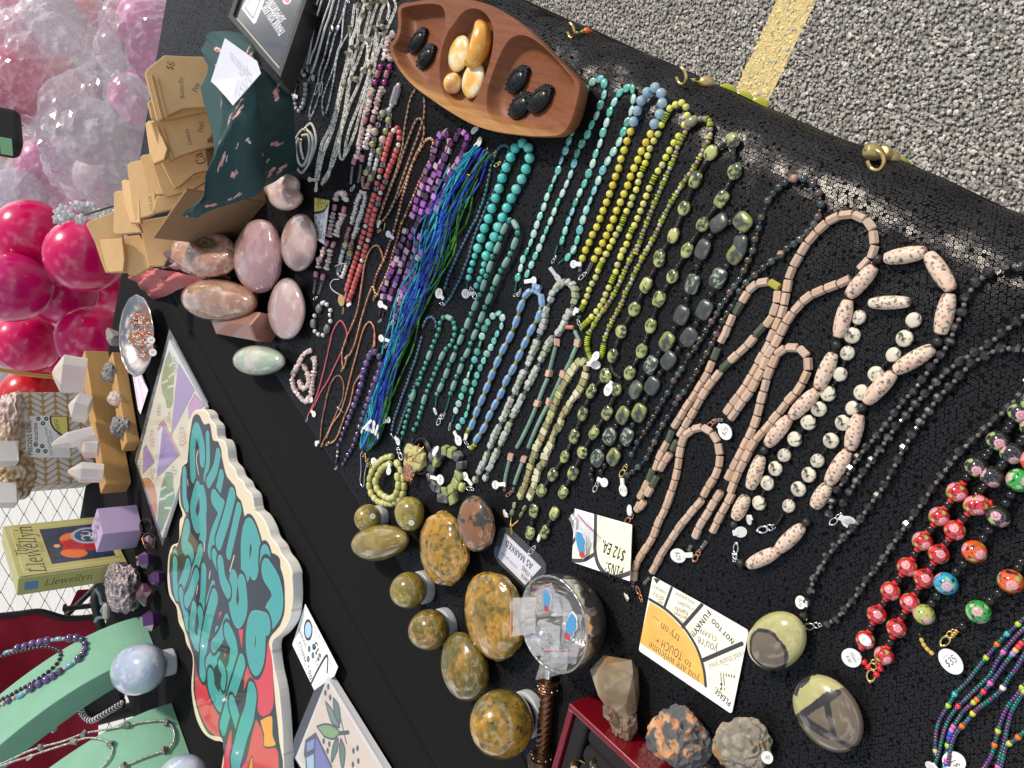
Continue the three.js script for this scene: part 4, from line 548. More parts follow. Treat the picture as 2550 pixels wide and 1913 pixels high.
{
const a = necklace('teal dyed shell oval necklace just below the wooden tray', 'necklace', p1('G', 600,900));
each(a, px('G', 762,510,715,530,672,582,650,650,632,716,610,780,587,850,562,910,540,972,512,1036,493,1100,468,1156,443,1216,420,1272,400,1336,375,1396,355,1452,335,1510,315,1566,290,1622), K.shell,{ mat: std([0.02,0.2,0.2], 0.5) });each(a, px('H', 265,120,250,176,232,236), K.shell,{ mat: std([0.02,0.2,0.2], 0.5) });
each(a, px('G', 790,540,788,612,765,680,740,746,708,806,682,868,645,930,615,992,595,1056,573,1126,547,1188,520,1248,490,1306,467,1366,443,1426,417,1484,393,1542,370,1600,345,1652), K.shell,{ mat: std([0.02,0.2,0.2], 0.5) });each(a, px('H', 320,155,293,212), K.shell);lay(a, px('H', 224,265,215,330), K.tqS);clasp(a, p1('H', 215,350), p1('H', 250,330));clasp(a, p1('H', 238,345), p1('H', 262,290));ptag(a, p1('H', 335,255), p1('H', 265,265), '11', 0.007);
const b = necklace('teal dyed shell oval necklace tucked beside the opalite and yellow beads', 'necklace', p1('G', 800,900));
each(b, px('G', 935,570,890,600,855,660,826,722,805,792,782,856,762,926,735,992,716,1056,690,1120,662,1186,632,1245,605,1306,583,1366,557,1426,538,1490,518,1552), K.shell,{ mat: std([0.02,0.2,0.2], 0.5) });each(b, px('G', 972,575,978,640,965,716,940,790,915,852,887,916,850,980,813,1040,780,1100,752,1166,725,1230,698,1297,675,1356,653,1420,632,1485,615,1550,592,1612), K.shell,{ mat: std([0.02,0.2,0.2], 0.5) });each(b, px('H', 592,58,555,105), K.shell);lay(b, px('H', 490,30,470,100), K.tqS);lay(b, px('H', 530,122,490,150), K.tqS);clasp(b, p1('H', 460,130), p1('H', 480,100));ptag(b, p1('H', 490,240), p1('H', 475,160), '', 0.0055,{ rz: 0.6 });
const c = necklace('small teal shell bead necklace near the blue glass necklace', 'necklace', p1('S', 800,500)), s = K.shellS;
each(c, px('R', 905,1570,970,1490,1042,1452,1096,1510,1082,1618), s);each(c, px('S', 865,96,832,196,805,296,770,396,736,500,692,598,656,690,628,784,600,876,564,970,530,1066,492,1154), s);each(c, px('S', 1025,165,985,256,945,340,895,422,852,510,810,602,766,700,736,800,700,902,676,1008,656,1110,626,1206,580,1286,528,1366), s);lay(c, px('S', 475,1210,440,1310), K.tqS);clasp(c, p1('S', 410,1380), p1('S', 420,1330));ptag(c, p1('S', 525,1540), p1('S', 480,1420), '20|%', 0.0095);
}
{
const n = necklace('yellow jade round bead necklace with a loop of blue opalite beads', 'necklace', p1('G', 900,1100)), y = K.jadeY;
each(n, px('G', 978,785,1001,716,1028,650,1066,596,1118,566,1158,602,1164,666,1148,736,1114,800), K.opal,{ lift: 0.002, mat: M.clearString });
each(n, px('G', 960,850,938,911,919,970,898,1027,884,1086,863,1140,845,1196,825,1252,805,1306,783,1360,763,1412,742,1466,715,1515,693,1566,670,1616), y,{ mat: std([0.4,0.36,0.05], 0.6) });each(n, px('H', 670,58,650,112), y);each(n, px('G', 1090,865,1060,920,1031,976,1008,1031,983,1086,960,1140,942,1197,918,1252,895,1306,870,1360,850,1416,827,1470,805,1520,780,1570,755,1622), y,{ mat: std([0.4,0.36,0.05], 0.6) });each(n, px('H', 750,65,727,116), y);
lay(n, px('H', 632,160,632,200), K.clear);lay(n, px('H', 710,140,670,220), K.clear);clasp(n, p1('H', 640,235), p1('H', 680,200), M.silver, 1.3);ptag(n, p1('H', 592,150), p1('H', 645,150), '$45', 0.0068);
const m = necklace('lemon jade bead necklace with lime disc spacers', 'necklace', p1('G', 1000,1300)), j = K.jadeL;const ds = (f, ...q) => lay(m, px(f, ...q), K.lime,{ gap: 0.0005 });
each(m, px('G', 1213,700,1250,676,1290,664,1318,692,1325,746,1308,806,1270,880,1240,922,1212,970,1188,1016,1165,1065,1138,1104), j);ds('G', 1122,1130,1092,1195);each(m, px('G', 1080,1216,1062,1266,1043,1316,1025,1362,1005,1410,985,1455), j);ds('G', 972,1470,957,1510);each(m, px('G', 950,1526,935,1576,915,1616,897,1652), j);each(m, px('H', 910,62,895,106,876,155,865,200), j);ds('H', 855,220,830,280);each(m, px('H', 820,302,800,346,785,386,765,420,740,455,710,490), j);ds('H', 698,505,645,555);
ds('G', 1200,725,1170,785);each(m, px('G', 1160,806,1137,865,1110,910,1085,960,1070,1006,1055,1054), j);ds('G', 1045,1075,1030,1112);each(m, px('G', 1022,1130,1010,1176,997,1225,972,1276,960,1320,935,1364), j);ds('G', 925,1385,902,1455);each(m, px('G', 888,1476,865,1516,845,1556,825,1596,805,1640), j);each(m, px('H', 800,85,780,125), j);ds('H', 772,140,755,175);each(m, px('H', 750,192,735,236,712,276,692,316,680,356,662,396), j);ds('H', 655,415,640,450);clasp(m, p1('H', 625,530), p1('H', 645,570), M.silver, 1.3);ptag(m, p1('H', 600,455), p1('H', 655,460), '', 0.006,{ rz: 0.5 });lay(m, px('H', 628,480,622,515), K.clear);
const q = necklace('small tan jasper bead necklace with lime discs and one large olive stone', 'necklace', p1('G', 1150,1400));const jp = () => K.jas, pat = [K.jas, K.jas, K.lime, K.jas, K.lime, K.lime];
each(q, px('G', 1352,785,1385,765), (i) => i ? K.lime : bt('bead', oval(0.0062,0.0042,0.0036), phy([0.24,0.24,0.15], 0.2), 0.012,0.0036));
lay(q, px('G', 1395,767,1440,766,1466,776,1474,800,1478,830,1474,865,1466,905,1445,940,1405,1020,1385,1060,1355,1105,1325,1145,1300,1185,1265,1235,1240,1280,1215,1320,1180,1390,1150,1450,1120,1520,1095,1560,1070,1605,1050,1655), pat);lay(q, px('H', 1100,10,1050,85,1020,145,985,215,960,275,930,330,905,400,880,450,850,500,825,555,805,600,790,650), pat);lay(q, px('H', 788,660,780,710,768,760), K.lime,{ gap: 0.0003 });
lay(q, px('G', 1340,810,1315,850,1295,890,1265,950,1245,1010,1225,1060,1190,1140,1160,1210,1130,1280,1100,1350,1070,1430,1045,1490,1020,1570,990,1650), pat);lay(q, px('H', 1010,20,965,105,930,180,890,270,850,350,800,430,760,480,720,550,690,600), pat);lay(q, px('H', 686,615,678,660,688,720,712,775), K.lime,{ gap: 0.0003 });ptag(q, p1('H', 735,745), p1('H', 700,795), '$50', 0.0075,{ h: 0.007 });ptag(q, p1('H', 735,800), p1('H', 690,790), '', 0.006,{ rz: 0.4 });
}
{ // green serpentine
const o = { between: K.blkG, mat: std([0.02,0.02,0.02], 0.5) };
const n = necklace('green serpentine oval bead necklace with black chip spacers, tag $60', 'necklace', p1('G', 1400,1300));
each(n, px('J', 78,1105,62,905).concat(px('G', 1480,986,1378,1160,1305,1345,1237,1520)), (i) => i == 3 ? K.serpR : K.serp, o);each(n, px('G', 1237,1520,1145,1652), (i) => i ? K.serp : { ...K.blkG, h: 0.003 }, o);each(n, px('H', 1145,125,1060,285,985,440,900,585,845,740), (i) => i == 1 ? K.serpR : K.serp, o);each(n, px('J', 78,1105).concat(px('G', 1548,1285,1425,1450,1325,1615), px('H', 1230,230,1145,375,1090,548,1032,710,955,852)), (i) => i == 1 || i == 5 ? K.serpR : K.serp, o);
lay(n, px('H', 832,800,850,850,900,890), K.blkG);ptag(n, p1('H', 816,960), p1('H', 832,905), '$60', 0.0092,{ h: 0.006 });
const m = necklace('green serpentine tablet bead necklace below the first serpentine one', 'necklace', p1('H', 650,1200));
each(m, px('H', 800,870,706,970,651,1115,596,1262,535,1392,458,1510,386,1612), (i) => i == 4 ? K.serp : K.serpR, o);each(m, px('H', 800,870,868,960,810,1110,725,1236,650,1366,588,1500,526,1622), (i) => i == 1 || i == 4 ? K.serp : K.serpR, o);each(m, px('I', 320,80,297,215), K.serpR, o);each(m, px('I', 445,96,386,210), K.serpR, o);lay(m, px('I', 290,255,290,310), K.blkG);clasp(m, p1('I', 300,330), p1('I', 335,290), M.silver, 1.6);ptag(m, p1('I', 350,240), p1('I', 380,270), '', 0.006,{ rz: 0.7 });
}
{
const n = necklace('dark kambaba stone tablet necklace with black round spacers', 'necklace', p1('H', 1200,700)), o = { between: K.blk, count: 1 };
each(n, px('J', 112,1585,130,1432).concat(px('G', 1530,1440), px('H', 1425,55,1357,280,1290,480,1195,650,1090,802,992,962,910,1126,826,1262,745,1402)), K.kam, o);each(n, px('H', 1640,85,1525,242,1437,446,1338,622,1205,772,1100,936,1016,1110,936,1266,850,1396), K.kam, o);each(n, px('H', 712,1475,705,1510,715,1545), K.blk);each(n, px('H', 795,1450,770,1490), K.blk);clasp(n, p1('H', 730,1600), p1('H', 745,1570), M.silver, 1.4);ptag(n, p1('H', 790,1560), p1('H', 740,1535), 'kambaba', 0.0075);
}
{
const n = necklace('dark mixed agate round bead necklace with bronze spacers, tag $115', 'necklace', p1('J', 450,1300));const o = { between: K.bronze, count: 1 };
each(n, px('J', 195,1620,210,1546,234,1475,250,1405,292,1296,328,1250,364,1210,405,1180,462,1152,525,1155,584,1190,620,1246,635,1320,616,1400,590,1450,547,1500,500,1545,460,1576,415,1605,375,1642), (i) => i == 8 || i == 19 ? bt('bead', round(0.003), phy([0.42,0.22,0.17], 0.15), 0.006,0.003) : K.agate, o);
each(n, px('K', 195,62,166,126,138,192,110,250,78,292,48,332,20,384).concat(px('H', 1545,420,1520,470,1485,520,1450,578,1410,636,1380,690,1340,740,1292,825,1268,862,1240,902,1202,980,1172,1030,1140,1082,1112,1134,1084,1182,1050,1236,1005,1300,968,1378)), K.agate, o);each(n, px('K', 375,92,316,132,264,172,208,220,153,270,110,326,62,424,32,466).concat(px('H', 1556,515,1515,602,1485,665,1455,722,1422,780,1390,838,1358,895,1306,976,1274,1010,1252,1050,1202,1136,1170,1186,1140,1242,1116,1298,1090,1346,1064,1402,1010,1460,976,1490,942,1512)), K.agate, o);
clasp(n, p1('H', 905,1500), p1('H', 935,1450), M.gold, 1.6);ptag(n, p1('H', 912,1610), p1('H', 912,1530), '$115', 0.0085);
}
{ // brown wood-like prisms
const b = K.brown;
const n = necklace('brown prism bead necklace with dark green prisms and one lime prism', 'necklace', p1('K', 150,400));const g = K.brownG;
const run = (th, seg) => seg.forEach(([k, ...q]) => k === b ? lay(th, px(...q), b) : each(th, px(...q), k));
each(n, px('K', 335,285,352,295), K.brownL);run(n, [[b, 'K', 298,268,250,270,190,300,145,360,118,405],[g, 'K', 100,436,80,470],[b, 'K', 68,475,45,530,20,590,0,660],[b, 'H', 1575,590,1545,645,1525,690],[g, 'H', 1510,730,1498,760],[b, 'H', 1490,775,1450,870,1410,930,1370,1000,1320,1070,1280,1140,1240,1200,1228,1225],[g, 'H', 1216,1260,1205,1290],[b, 'H', 1200,1295,1150,1390,1120,1470],[g, 'H', 1092,1510,1080,1540],[b, 'H', 1075,1550,1040,1620,1000,1690],[b, 'I', 975,30,945,85],
[b, 'K', 358,320,350,400,330,460,300,520,270,550],[g, 'K', 240,576,200,620],[b, 'K', 205,615,185,645,130,700,75,750,50,775],[g, 'K', 20,802,-20,840],[b, 'H', 1540,840,1510,880,1470,930,1430,990,1390,1060,1350,1130,1310,1200,1270,1270],[g, 'H', 1245,1322,1225,1360],[b, 'H', 1218,1370,1160,1460,1140,1505],[g, 'H', 1116,1550,1100,1580],[b, 'H', 1095,1590,1060,1650],[b, 'I', 1000,20,945,95]]);
ptag(n, p1('I', 905,75), p1('I', 935,100), '', 0.0065,{ rz: 0.5 });clasp(n, p1('I', 895,140), p1('I', 920,110), M.copper, 1.5);
const m = necklace('brown prism bead necklace forming the tall loop near the table edge', 'necklace', p1('J', 700,1450));
lay(m, px('J', 500,1645,545,1570,605,1500,670,1440,740,1400,825,1385,900,1410,955,1460,975,1540,965,1640,915,1705,855,1765), b);lay(m, px('K', 500,90,465,150,430,230,415,305,400,385,385,455,355,530,320,610,290,680,250,750,215,820,180,880,140,950,95,1010,50,1070,20,1115), b);lay(m, px('K', 825,240,780,265,700,295,625,325,555,360,495,415,440,480,400,545,365,615,325,690,290,740,255,830,220,890,185,960,140,1020,100,1075,60,1135,30,1165), b,{ lift: 0.001 });lay(m, px('H', 1560,1155,1520,1160,1490,1175), K.clear);clasp(m, p1('H', 1470,1190), p1('H', 1500,1165), M.copper, 1.3);ptag(m, p1('H', 1570,1232), p1('H', 1520,1190), '$25', 0.011);
const q = necklace('brown prism bead necklace with a wide loop below the tall one', 'necklace', p1('K', 450,900));
lay(q, px('K', 345,740,400,697,490,697,540,745,550,830,520,900,480,970,420,1035,375,1095,330,1150,285,1205,230,1265,190,1320,155,1390,125,1450,95,1510,65,1580,40,1650), b);lay(q, px('K', 345,740,320,800,290,870,270,950,250,1020,230,1100,210,1170,180,1240,145,1310,110,1380,75,1450,40,1520,10,1590), b);lay(q, px('I', 1470,-40,1430,20,1390,90,1340,170,1300,265), b);lay(q, px('I', 1540,-30,1520,10,1480,80,1440,160,1395,250), b);lay(q, px('I', 1285,290,1270,330), K.clear);lay(q, px('I', 1380,265,1340,320), K.clear);clasp(q, p1('I', 1310,370), p1('I', 1335,330), M.copper, 1.4);ptag(q, p1('I', 1205,355), p1('I', 1290,355), '$25', 0.011);
const r = necklace('brown prism bead necklace whose clasp lies between the two price cards', 'necklace', p1('H', 1420,1300));
lay(r, px('H', 1310,1260,1360,1222,1420,1207,1480,1240,1520,1300,1535,1370,1530,1450,1500,1530,1460,1590,1425,1659), b);lay(r, px('H', 1310,1260,1290,1310,1275,1390,1265,1460,1250,1530,1230,1600,1210,1659), b);lay(r, px('I', 1152,5,1120,80,1080,160,1055,230,1020,290,980,350,945,420,935,500), b);lay(r, px('I', 1355,10,1310,60,1270,110,1220,170,1180,230,1140,290,1100,350,1070,410,1035,470), b);lay(r, px('I', 930,510,928,550), K.clear);lay(r, px('I', 1030,490,990,535), K.clear);clasp(r, p1('I', 960,570), p1('I', 975,610), M.copper, 1.6);ptag(r, p1('I', 885,610), p1('I', 935,590), '$25', 0.007,{ rz: 0.7 });
}
{ // speckled pink barrels
const n = necklace('large pink speckled barrel bead necklace with black round beads', 'necklace', p1('K', 900,700));const seg = (f, q) => { for (let i = 0;i < q.length;i += 4) { const a = T(p1(f, q[i], q[i + 1]), 0.0053), b = T(p1(f, q[i + 2], q[i + 3]), 0.0053), d = b.clone().sub(a), o = drop(n,{ ...K.barrel, g: K.barrel.g.slice(0,4), L: 0.02 }, a.clone().lerp(b, 0.5), d);o.scale.set(d.length() / 0.0275,1,1);} };
seg('K', [1045,115,1315,70,1325,80,1480,320]);seg('K', [1465,340,1405,605,1360,690,1110,840,1105,850,920,1045,880,1120,820,1350]);seg('K', [810,1355,680,1570,680,1575,590,1720]);seg('L', [490,175,335,325,340,325,155,415]);seg('K', [980,165,810,360,810,380,745,625,715,725,615,955]);seg('K', [610,965,440,1140,430,1140,285,1320,250,1390,175,1600]);seg('L', [145,-10,75,130]);
const k5 = bt('spacer_bead', round(0.0033), std([0.02,0.02,0.02], 0.45), 0.0066,0.0033);each(n, px('K', 1005,120,968,150), (i) => i ? K.blk : k5);each(n, px('K', 735,672,725,705), k5);each(n, px('K', 1390,652,1365,675), (i) => i ? K.blkS : k5);each(n, px('K', 900,1076,880,1105), (i) => i ? K.blkS : k5);each(n, px('K', 270,1352,262,1380), (i) => i ? K.blkS : k5);each(n, px('L', 515,150,500,170), (i) => i ? K.blkS : k5);each(n, px('L', 112,402,140,412), (i) => i ? K.blkS : k5);each(n, px('L', 70,165,68,190), k5);
clasp(n, p1('L', 80,310), p1('L', 75,360), M.silver, 1.7);clasp(n, p1('L', 70,360), p1('L', 90,395), M.silver, 1.0);ptag(n, p1('L', 110,210), p1('L', 70,215), '', 0.006,{ rz: 0.9 });
}
{
const n = necklace('zebra patterned cream disc bead necklace with a pale barrel at its top', 'necklace', p1('K', 800,800));{ const a = T(p1('K', 945,402), 0.005), b = T(p1('K', 1208,395), 0.005), d = b.clone().sub(a), o = drop(n,{ ...K.barrel, g: K.barrel.g[4], L: 0.02 }, a.clone().lerp(b, 0.5), d);o.scale.set(d.length() / 0.0275,0.85,0.85);}
const o = { between: K.blkS, count: 2 };each(n, px('K', 880,495,836,610,806,725,758,862,680,986,620,1085,554,1172,465,1280,398,1384,340,1470,288,1564).concat(px('L', 224,32)), K.zebra, o);each(n, px('K', 1233,512,1174,630,1102,736,990,862,900,980,838,1080,778,1175,700,1290,612,1420,556,1510,490,1602).concat(px('L', 406,50)), K.zebra, o);lay(n, px('L', 370,100,345,145,310,180), K.blkS);clasp(n, p1('L', 245,195), p1('L', 300,180), M.silver, 1.8);ptag(n, p1('L', 160,135), p1('L', 200,115), '', 0.007,{ rz: 0.6 });
}
{ // faceted black strands
const o = { between: K.smoke, count: 1 }, j = K.jet;
const n = necklace('faceted black bead necklace of two strands beside the speckled barrels', 'necklace', p1('K', 1400,700)), m = necklace('faceted black bead necklace with long strands ending at the white tag', 'necklace', p1('K', 1700,1100));
each(n, px('K', 1990,165,1940,165,1830,160,1715,206,1635,270,1570,365,1545,460,1502,560,1465,650,1410,736,1345,815,1290,895,1230,970,1165,1036,1110,1110,1055,1186,995,1255,932,1330,875,1392,830,1466,790,1540,740,1606), j, o);each(n, px('K', 1990,450,1895,525,1800,600,1715,670,1630,722,1530,780,1450,840,1380,910,1310,986,1245,1050,1185,1126,1120,1196,1070,1270,1015,1346,965,1412,910,1490,865,1550,820,1622), j, o);each(n, px('L', 672,20,655,95), j, o);each(n, px('L', 742,30), j);clasp(n, p1('L', 680,145), p1('L', 720,110), M.silver, 1.4);ptag(n, p1('L', 775,150), p1('L', 725,105), '$20', 0.008,{ rz: 0.5 });
each(m, px('K', 1990,715,1900,700,1795,690,1695,740,1605,790,1530,870,1465,942,1390,1010,1330,1096,1275,1166,1225,1250,1170,1332,1135,1410,1090,1490,1050,1570,1000,1640).concat(px('L', 895,55,850,126,800,186,745,240,690,300,640,360,605,430,560,490,540,570)), j, o);each(m, px('K', 1990,800,1915,1000,1845,1080,1760,1150,1690,1220,1610,1290,1535,1360,1470,1440,1410,1520,1350,1600).concat(px('L', 1240,15,1185,90,1135,160,1085,226,1035,300,990,370,935,440,885,500,845,570,795,630,745,690,695,745,640,775)), j, o);each(m, px('L', 522,640,500,725), j);clasp(m, p1('L', 530,790), p1('L', 590,780), M.silver, 1.6);ptag(m, p1('L', 478,642), p1('L', 535,655), '$20', 0.0085,{ rz: 0.4 });
}
{ // lampwork
const n = necklace('red flower lampwork glass bead necklace with black spacers', 'necklace', p1('L', 1150,450)), o = { between: K.blk, count: 1 };
const caps = (pts) => pts.forEach((p, i) => { const a = T(p, 0.0062), q = T(pts[i + 1] ?? pts[i - 1], 0.0062), d = (pts[i + 1] ? q.clone().sub(a) : a.clone().sub(q)).normalize();for (const s of [-1,1]) drop(n, K.cap, a.clone().addScaledVector(d, s * 0.0068), d);});
const L1 = px('K', 1512,1622).concat(px('L', 1330,115,1226,266,1132,424,1030,572,946,716,876,872)), L2 = px('K', 1655,1705).concat(px('L', 1545,48,1425,200,1327,346,1237,495,1150,644,1066,800,990,968));each(n, L1, K.lampR, o);each(n, L2, K.lampR, o);caps(L1);caps(L2);
each(n, px('L', 870,1010,895,1040), bt('bead', round(0.0022), std(RED, 0.3), 0.004,0.0022));each(n, px('L', 968,1048,945,1085), bt('bead', round(0.0022), std(RED, 0.3), 0.004,0.0022));clasp(n, p1('L', 910,1090), p1('L', 920,1040), M.gold, 1.8);ptag(n, p1('L', 790,982), p1('L', 850,965), 'Glass|$38', 0.0115);ptag(n, p1('L', 874,874), p1('L', 880,880), '38', 0.0052,{ h: 0.0128 });
const m = necklace('mixed colour flower lampwork necklace of black, orange, blue and green beads', 'necklace', p1('L', 1550,400)), o2 = { between: K.blk, count: 2 };
each(m, px('K', 1990,1040,1920,1112,1780,1292,1640,1460,1512,1600), (i) => i == 4 ? { ...K.blk } : K.lampK, o2);each(m, px('K', 2000,1200,1868,1372,1742,1522,1640,1640), (i) => i == 3 ? K.blk : K.lampK, o2);each(m, px('K', 2010,1420,1915,1545).concat(px('L', 1690,116,1545,330,1370,526,1236,716)), (i) => [K.lampO, K.lampG, K.lampK, K.lampO, K.lampB, K.lampY][i], o2);each(m, px('L', 1860,350,1768,512,1570,700), (i) => [K.blk, K.lampO, K.lampG][i], o2);each(m, px('L', 1475,785,1440,800), (i) => i ? K.blkS : K.blk);lay(m, px('L', 1445,810,1400,860), sd(0.0016,0.002, [[0.7,0.45,0.1]],{ metal: 0.8 }));clasp(m, p1('L', 1365,880), p1('L', 1390,850), M.gold, 1.6);lay(m, px('L', 1205,830,1240,910,1290,960), sd(0.0014,0.003, [[0.02,0.02,0.02],[0.6,0.4,0.1]]));ptag(m, p1('L', 1400,1005), p1('L', 1340,940), '$35', 0.0125);
}
{ // rainbow seed strands at the near corner
const n = necklace('iridescent seed bead necklace bundle with scattered bright pony beads', 'necklace', p1('L', 1600,1150)), w = () => rnd() < 0.1 ? K.pony : K.iris;
const S = [px('L', 1870,720,1790,800,1720,860,1660,930,1620,980,1570,1040,1500,1130,1430,1200,1390,1270,1345,1340,1320,1400,1308,1480,1310,1590), px('L', 1870,780,1760,900,1690,1000,1640,1090,1560,1170,1500,1230,1430,1300,1380,1380,1350,1470,1330,1560,1300,1650), px('L', 1870,850,1780,960,1740,1010,1690,1080,1610,1180,1560,1240,1480,1310,1440,1370,1405,1430,1385,1500,1372,1600,1366,1680), px('L', 1870,930,1800,1050,1760,1100,1710,1180,1640,1240,1560,1300,1490,1380,1430,1450,1400,1540,1385,1640)];
S.forEach((s, i) => lay(n, s, [i == 2 ? () => rnd() < 0.3 ? K.pony : K.iris : w],{ lift: i * 0.001 }));ptag(n, p1('L', 1420,1620), p1('L', 1370,1650), '$11', 0.011);ptag(n, p1('L', 1280,1655), p1('L', 1310,1640), '', 0.007,{ rz: 0.5 });
const m = necklace('second iridescent seed bead necklace running off the near corner', 'necklace', p1('L', 1750,1400));[px('L', 1870,1120,1800,1220,1750,1280,1700,1400,1680,1480,1650,1580,1590,1680), px('L', 1870,1160,1780,1300,1750,1400,1730,1500,1700,1600,1685,1690), px('L', 1870,1420,1790,1490,1740,1525,1720,1600,1700,1690)].forEach((s) => lay(m, s, [w]));
}
{
const n = necklace('frosted blue faceted glass bead necklace with lime and gold discs', 'necklace', p1('S', 1000,600)), o = { between: K.limeD, count: 3 };
each(n, px('R', 1535,1142,1415,1200,1335,1362,1276,1560).concat(px('S', 1196,200,1110,356,1034,522,960,692,896,856,830,1016,765,1166,706,1332)), K.blue, o);each(n, px('R', 1535,1142,1606,1290,1570,1490).concat(px('S', 1470,112,1390,276,1314,442,1232,620,1150,762,1080,932,1002,1074,930,1216,855,1382,770,1512)), K.blue, o);lay(n, px('S', 670,1380,640,1460), K.lime,{ gap: 0.0006 });lay(n, px('S', 745,1590,680,1650), K.lime,{ gap: 0.0004 });clasp(n, p1('S', 620,1560), p1('S', 655,1610), M.silver, 1.6);ptag(n, p1('S', 620,1490), p1('S', 650,1480), '', 0.006,{ rz: 0.3 });
const c = necklace('pale white green cube bead necklace with tiny clear spacers', 'necklace', p1('H', 350,700)), pat = [K.cube, K.cube, K.cube, K.cube, K.cube, K.clear, K.clear];
lay(c, px('H', 540,262,500,285,465,322,450,366,430,410,412,460,405,520,375,590,350,670,320,745,290,815,255,880,225,950,195,1010,165,1080,135,1150,105,1210,70,1280,45,1350,15,1420,-20,1500,-55,1570), pat,{ level: 1 });lay(c, px('H', 545,262,582,282,602,325,598,380,575,440,550,490,530,535,500,585,445,640,415,700,380,770,345,840,300,930,260,1010,215,1100,180,1180,140,1270,110,1335,70,1420,45,1480,10,1560), pat,{ level: 1 });clasp(c, p1('E', 1470,1600), p1('E', 1520,1605), M.silver, 1.6);ptag(c, p1('E', 1448,1520), p1('E', 1490,1580), '$40', 0.0082);
const a = necklace('grey green aventurine tube necklace with pink stone cubes', 'necklace', p1('H', 450,1000)), av = K.aven, pc = K.pinkC;const seg = (...q) => lay(a, px('H', ...q), av);
each(a, px('H', 568,558,596,560), K.redT);seg(600,580,625,635);each(a, px('H', 620,660,612,690), pc);seg(610,685,560,800,535,840);each(a, px('H', 525,862,515,890), pc);seg(512,885,455,1010);each(a, px('H', 436,1042,425,1070), pc);seg(424,1065,370,1170,310,1310,282,1385);each(a, px('H', 270,1410,262,1440), pc);seg(260,1435,225,1530,205,1590);seg(528,590,500,630);each(a, px('H', 485,655,480,690), pc);seg(478,682,440,828);each(a, px('H', 434,856,428,890), pc);seg(428,885,400,945,370,1025);each(a, px('H', 360,1050,350,1080), pc);seg(350,1075,310,1170,240,1310,200,1372);each(a, px('H', 186,1396,180,1420), pc);seg(178,1422,155,1520,147,1575);lay(a, px('H', 205,1590,195,1630), K.clear);lay(a, px('H', 147,1580,145,1625), K.clear);clasp(a, p1('H', 168,1640), p1('H', 190,1620), M.copper, 1.2);ptag(a, p1('H', 88,1575), p1('H', 150,1570), 'aven', 0.0082);
const g = necklace('olive mother of pearl nugget necklace beside the green tubes', 'necklace', p1('H', 480,1100));const go = { gap: 0.0003 };
lay(g, px('H', 640,768,600,810,565,860,540,910,510,960,490,1010,470,1060,450,1110,430,1160,400,1230,375,1290,350,1330,340,1380,320,1430,305,1490,280,1570,240,1659), K.nug, go);lay(g, px('H', 640,768,672,810,670,850,658,905,638,950,610,990,580,1030,550,1080,520,1130,500,1190,475,1230,455,1275,440,1320,410,1380,395,1440,365,1470,350,1530,340,1570,305,1659), K.nug, go);const sm = bt('bead', oval(0.004,0.0026,0.0016), mats([[0.2,0.24,0.12],[0.26,0.3,0.16]], 0.2), 0.008,0.002);lay(g, px('I', 205,25,180,110), sm, go);lay(g, px('I', 272,45,228,135), sm, go);lay(g, px('I', 180,115,178,160), sd(0.0012,0.002, [[0.6,0.42,0.15]],{ metal: 0.8 }));lay(g, px('I', 225,140,185,175), sd(0.0012,0.002, [[0.6,0.42,0.15]],{ metal: 0.8 }));clasp(g, p1('I', 178,180), p1('I', 182,205), M.gold, 1.2);ptag(g, p1('I', 140,95), p1('I', 180,105), '$38', 0.0075,{ rz: 0.4 });
const b = necklace('olive jade chunk bracelet coiled twice, with white paper bands', 'bracelet', p1('i', 300,480), null, 'bead_bracelet');lay(b, px('i', 345,270,270,290,200,350,155,430,140,520,160,600,210,660,290,685,360,680,420,630,445,560,440,490,420,420,390,340,350,290), K.olive);lay(b, px('i', 330,330,260,370,220,430,195,500,215,570,270,620,330,640,375,600,395,540,395,480,385,420,385,370), K.olive,{ lift: 0.005 });ptag(b, p1('i', 310,400), p1('i', 310,330), '$18', 0.006,{ h: 0.014 });ptag(b, p1('i', 180,318), p1('i', 230,360), '$15', 0.0095);
const k = necklace('chunky grey, black and green stone bracelet with two paper tags', 'bracelet', p1('i', 820,430), null, 'bead_bracelet');lay(k, px('i', 790,210,850,225,920,270,950,340,940,420,920,490,890,550,830,580,770,560,720,530,690,470,690,400,720,340,760,270,790,220), K.mixed,{ gap: 0.001 });lay(k, px('i', 750,200,700,270,680,350), K.mixed);each(k, px('i', 955,540,965,500), K.olive);lay(k, px('i', 760,620,850,650,930,610), K.mixed);ptag(k, p1('i', 762,475), p1('i', 680,450), 'dog', 0.0105,{ h: 0.012 });ptag(k, p1('i', 720,220), p1('i', 740,280), '', 0.01,{ rz: 0.6, h: 0.012 });
}
// ---------------------------------------------------------------- polished and rough stones
const scaleAt = (v) => FPX / axisDepth(v);
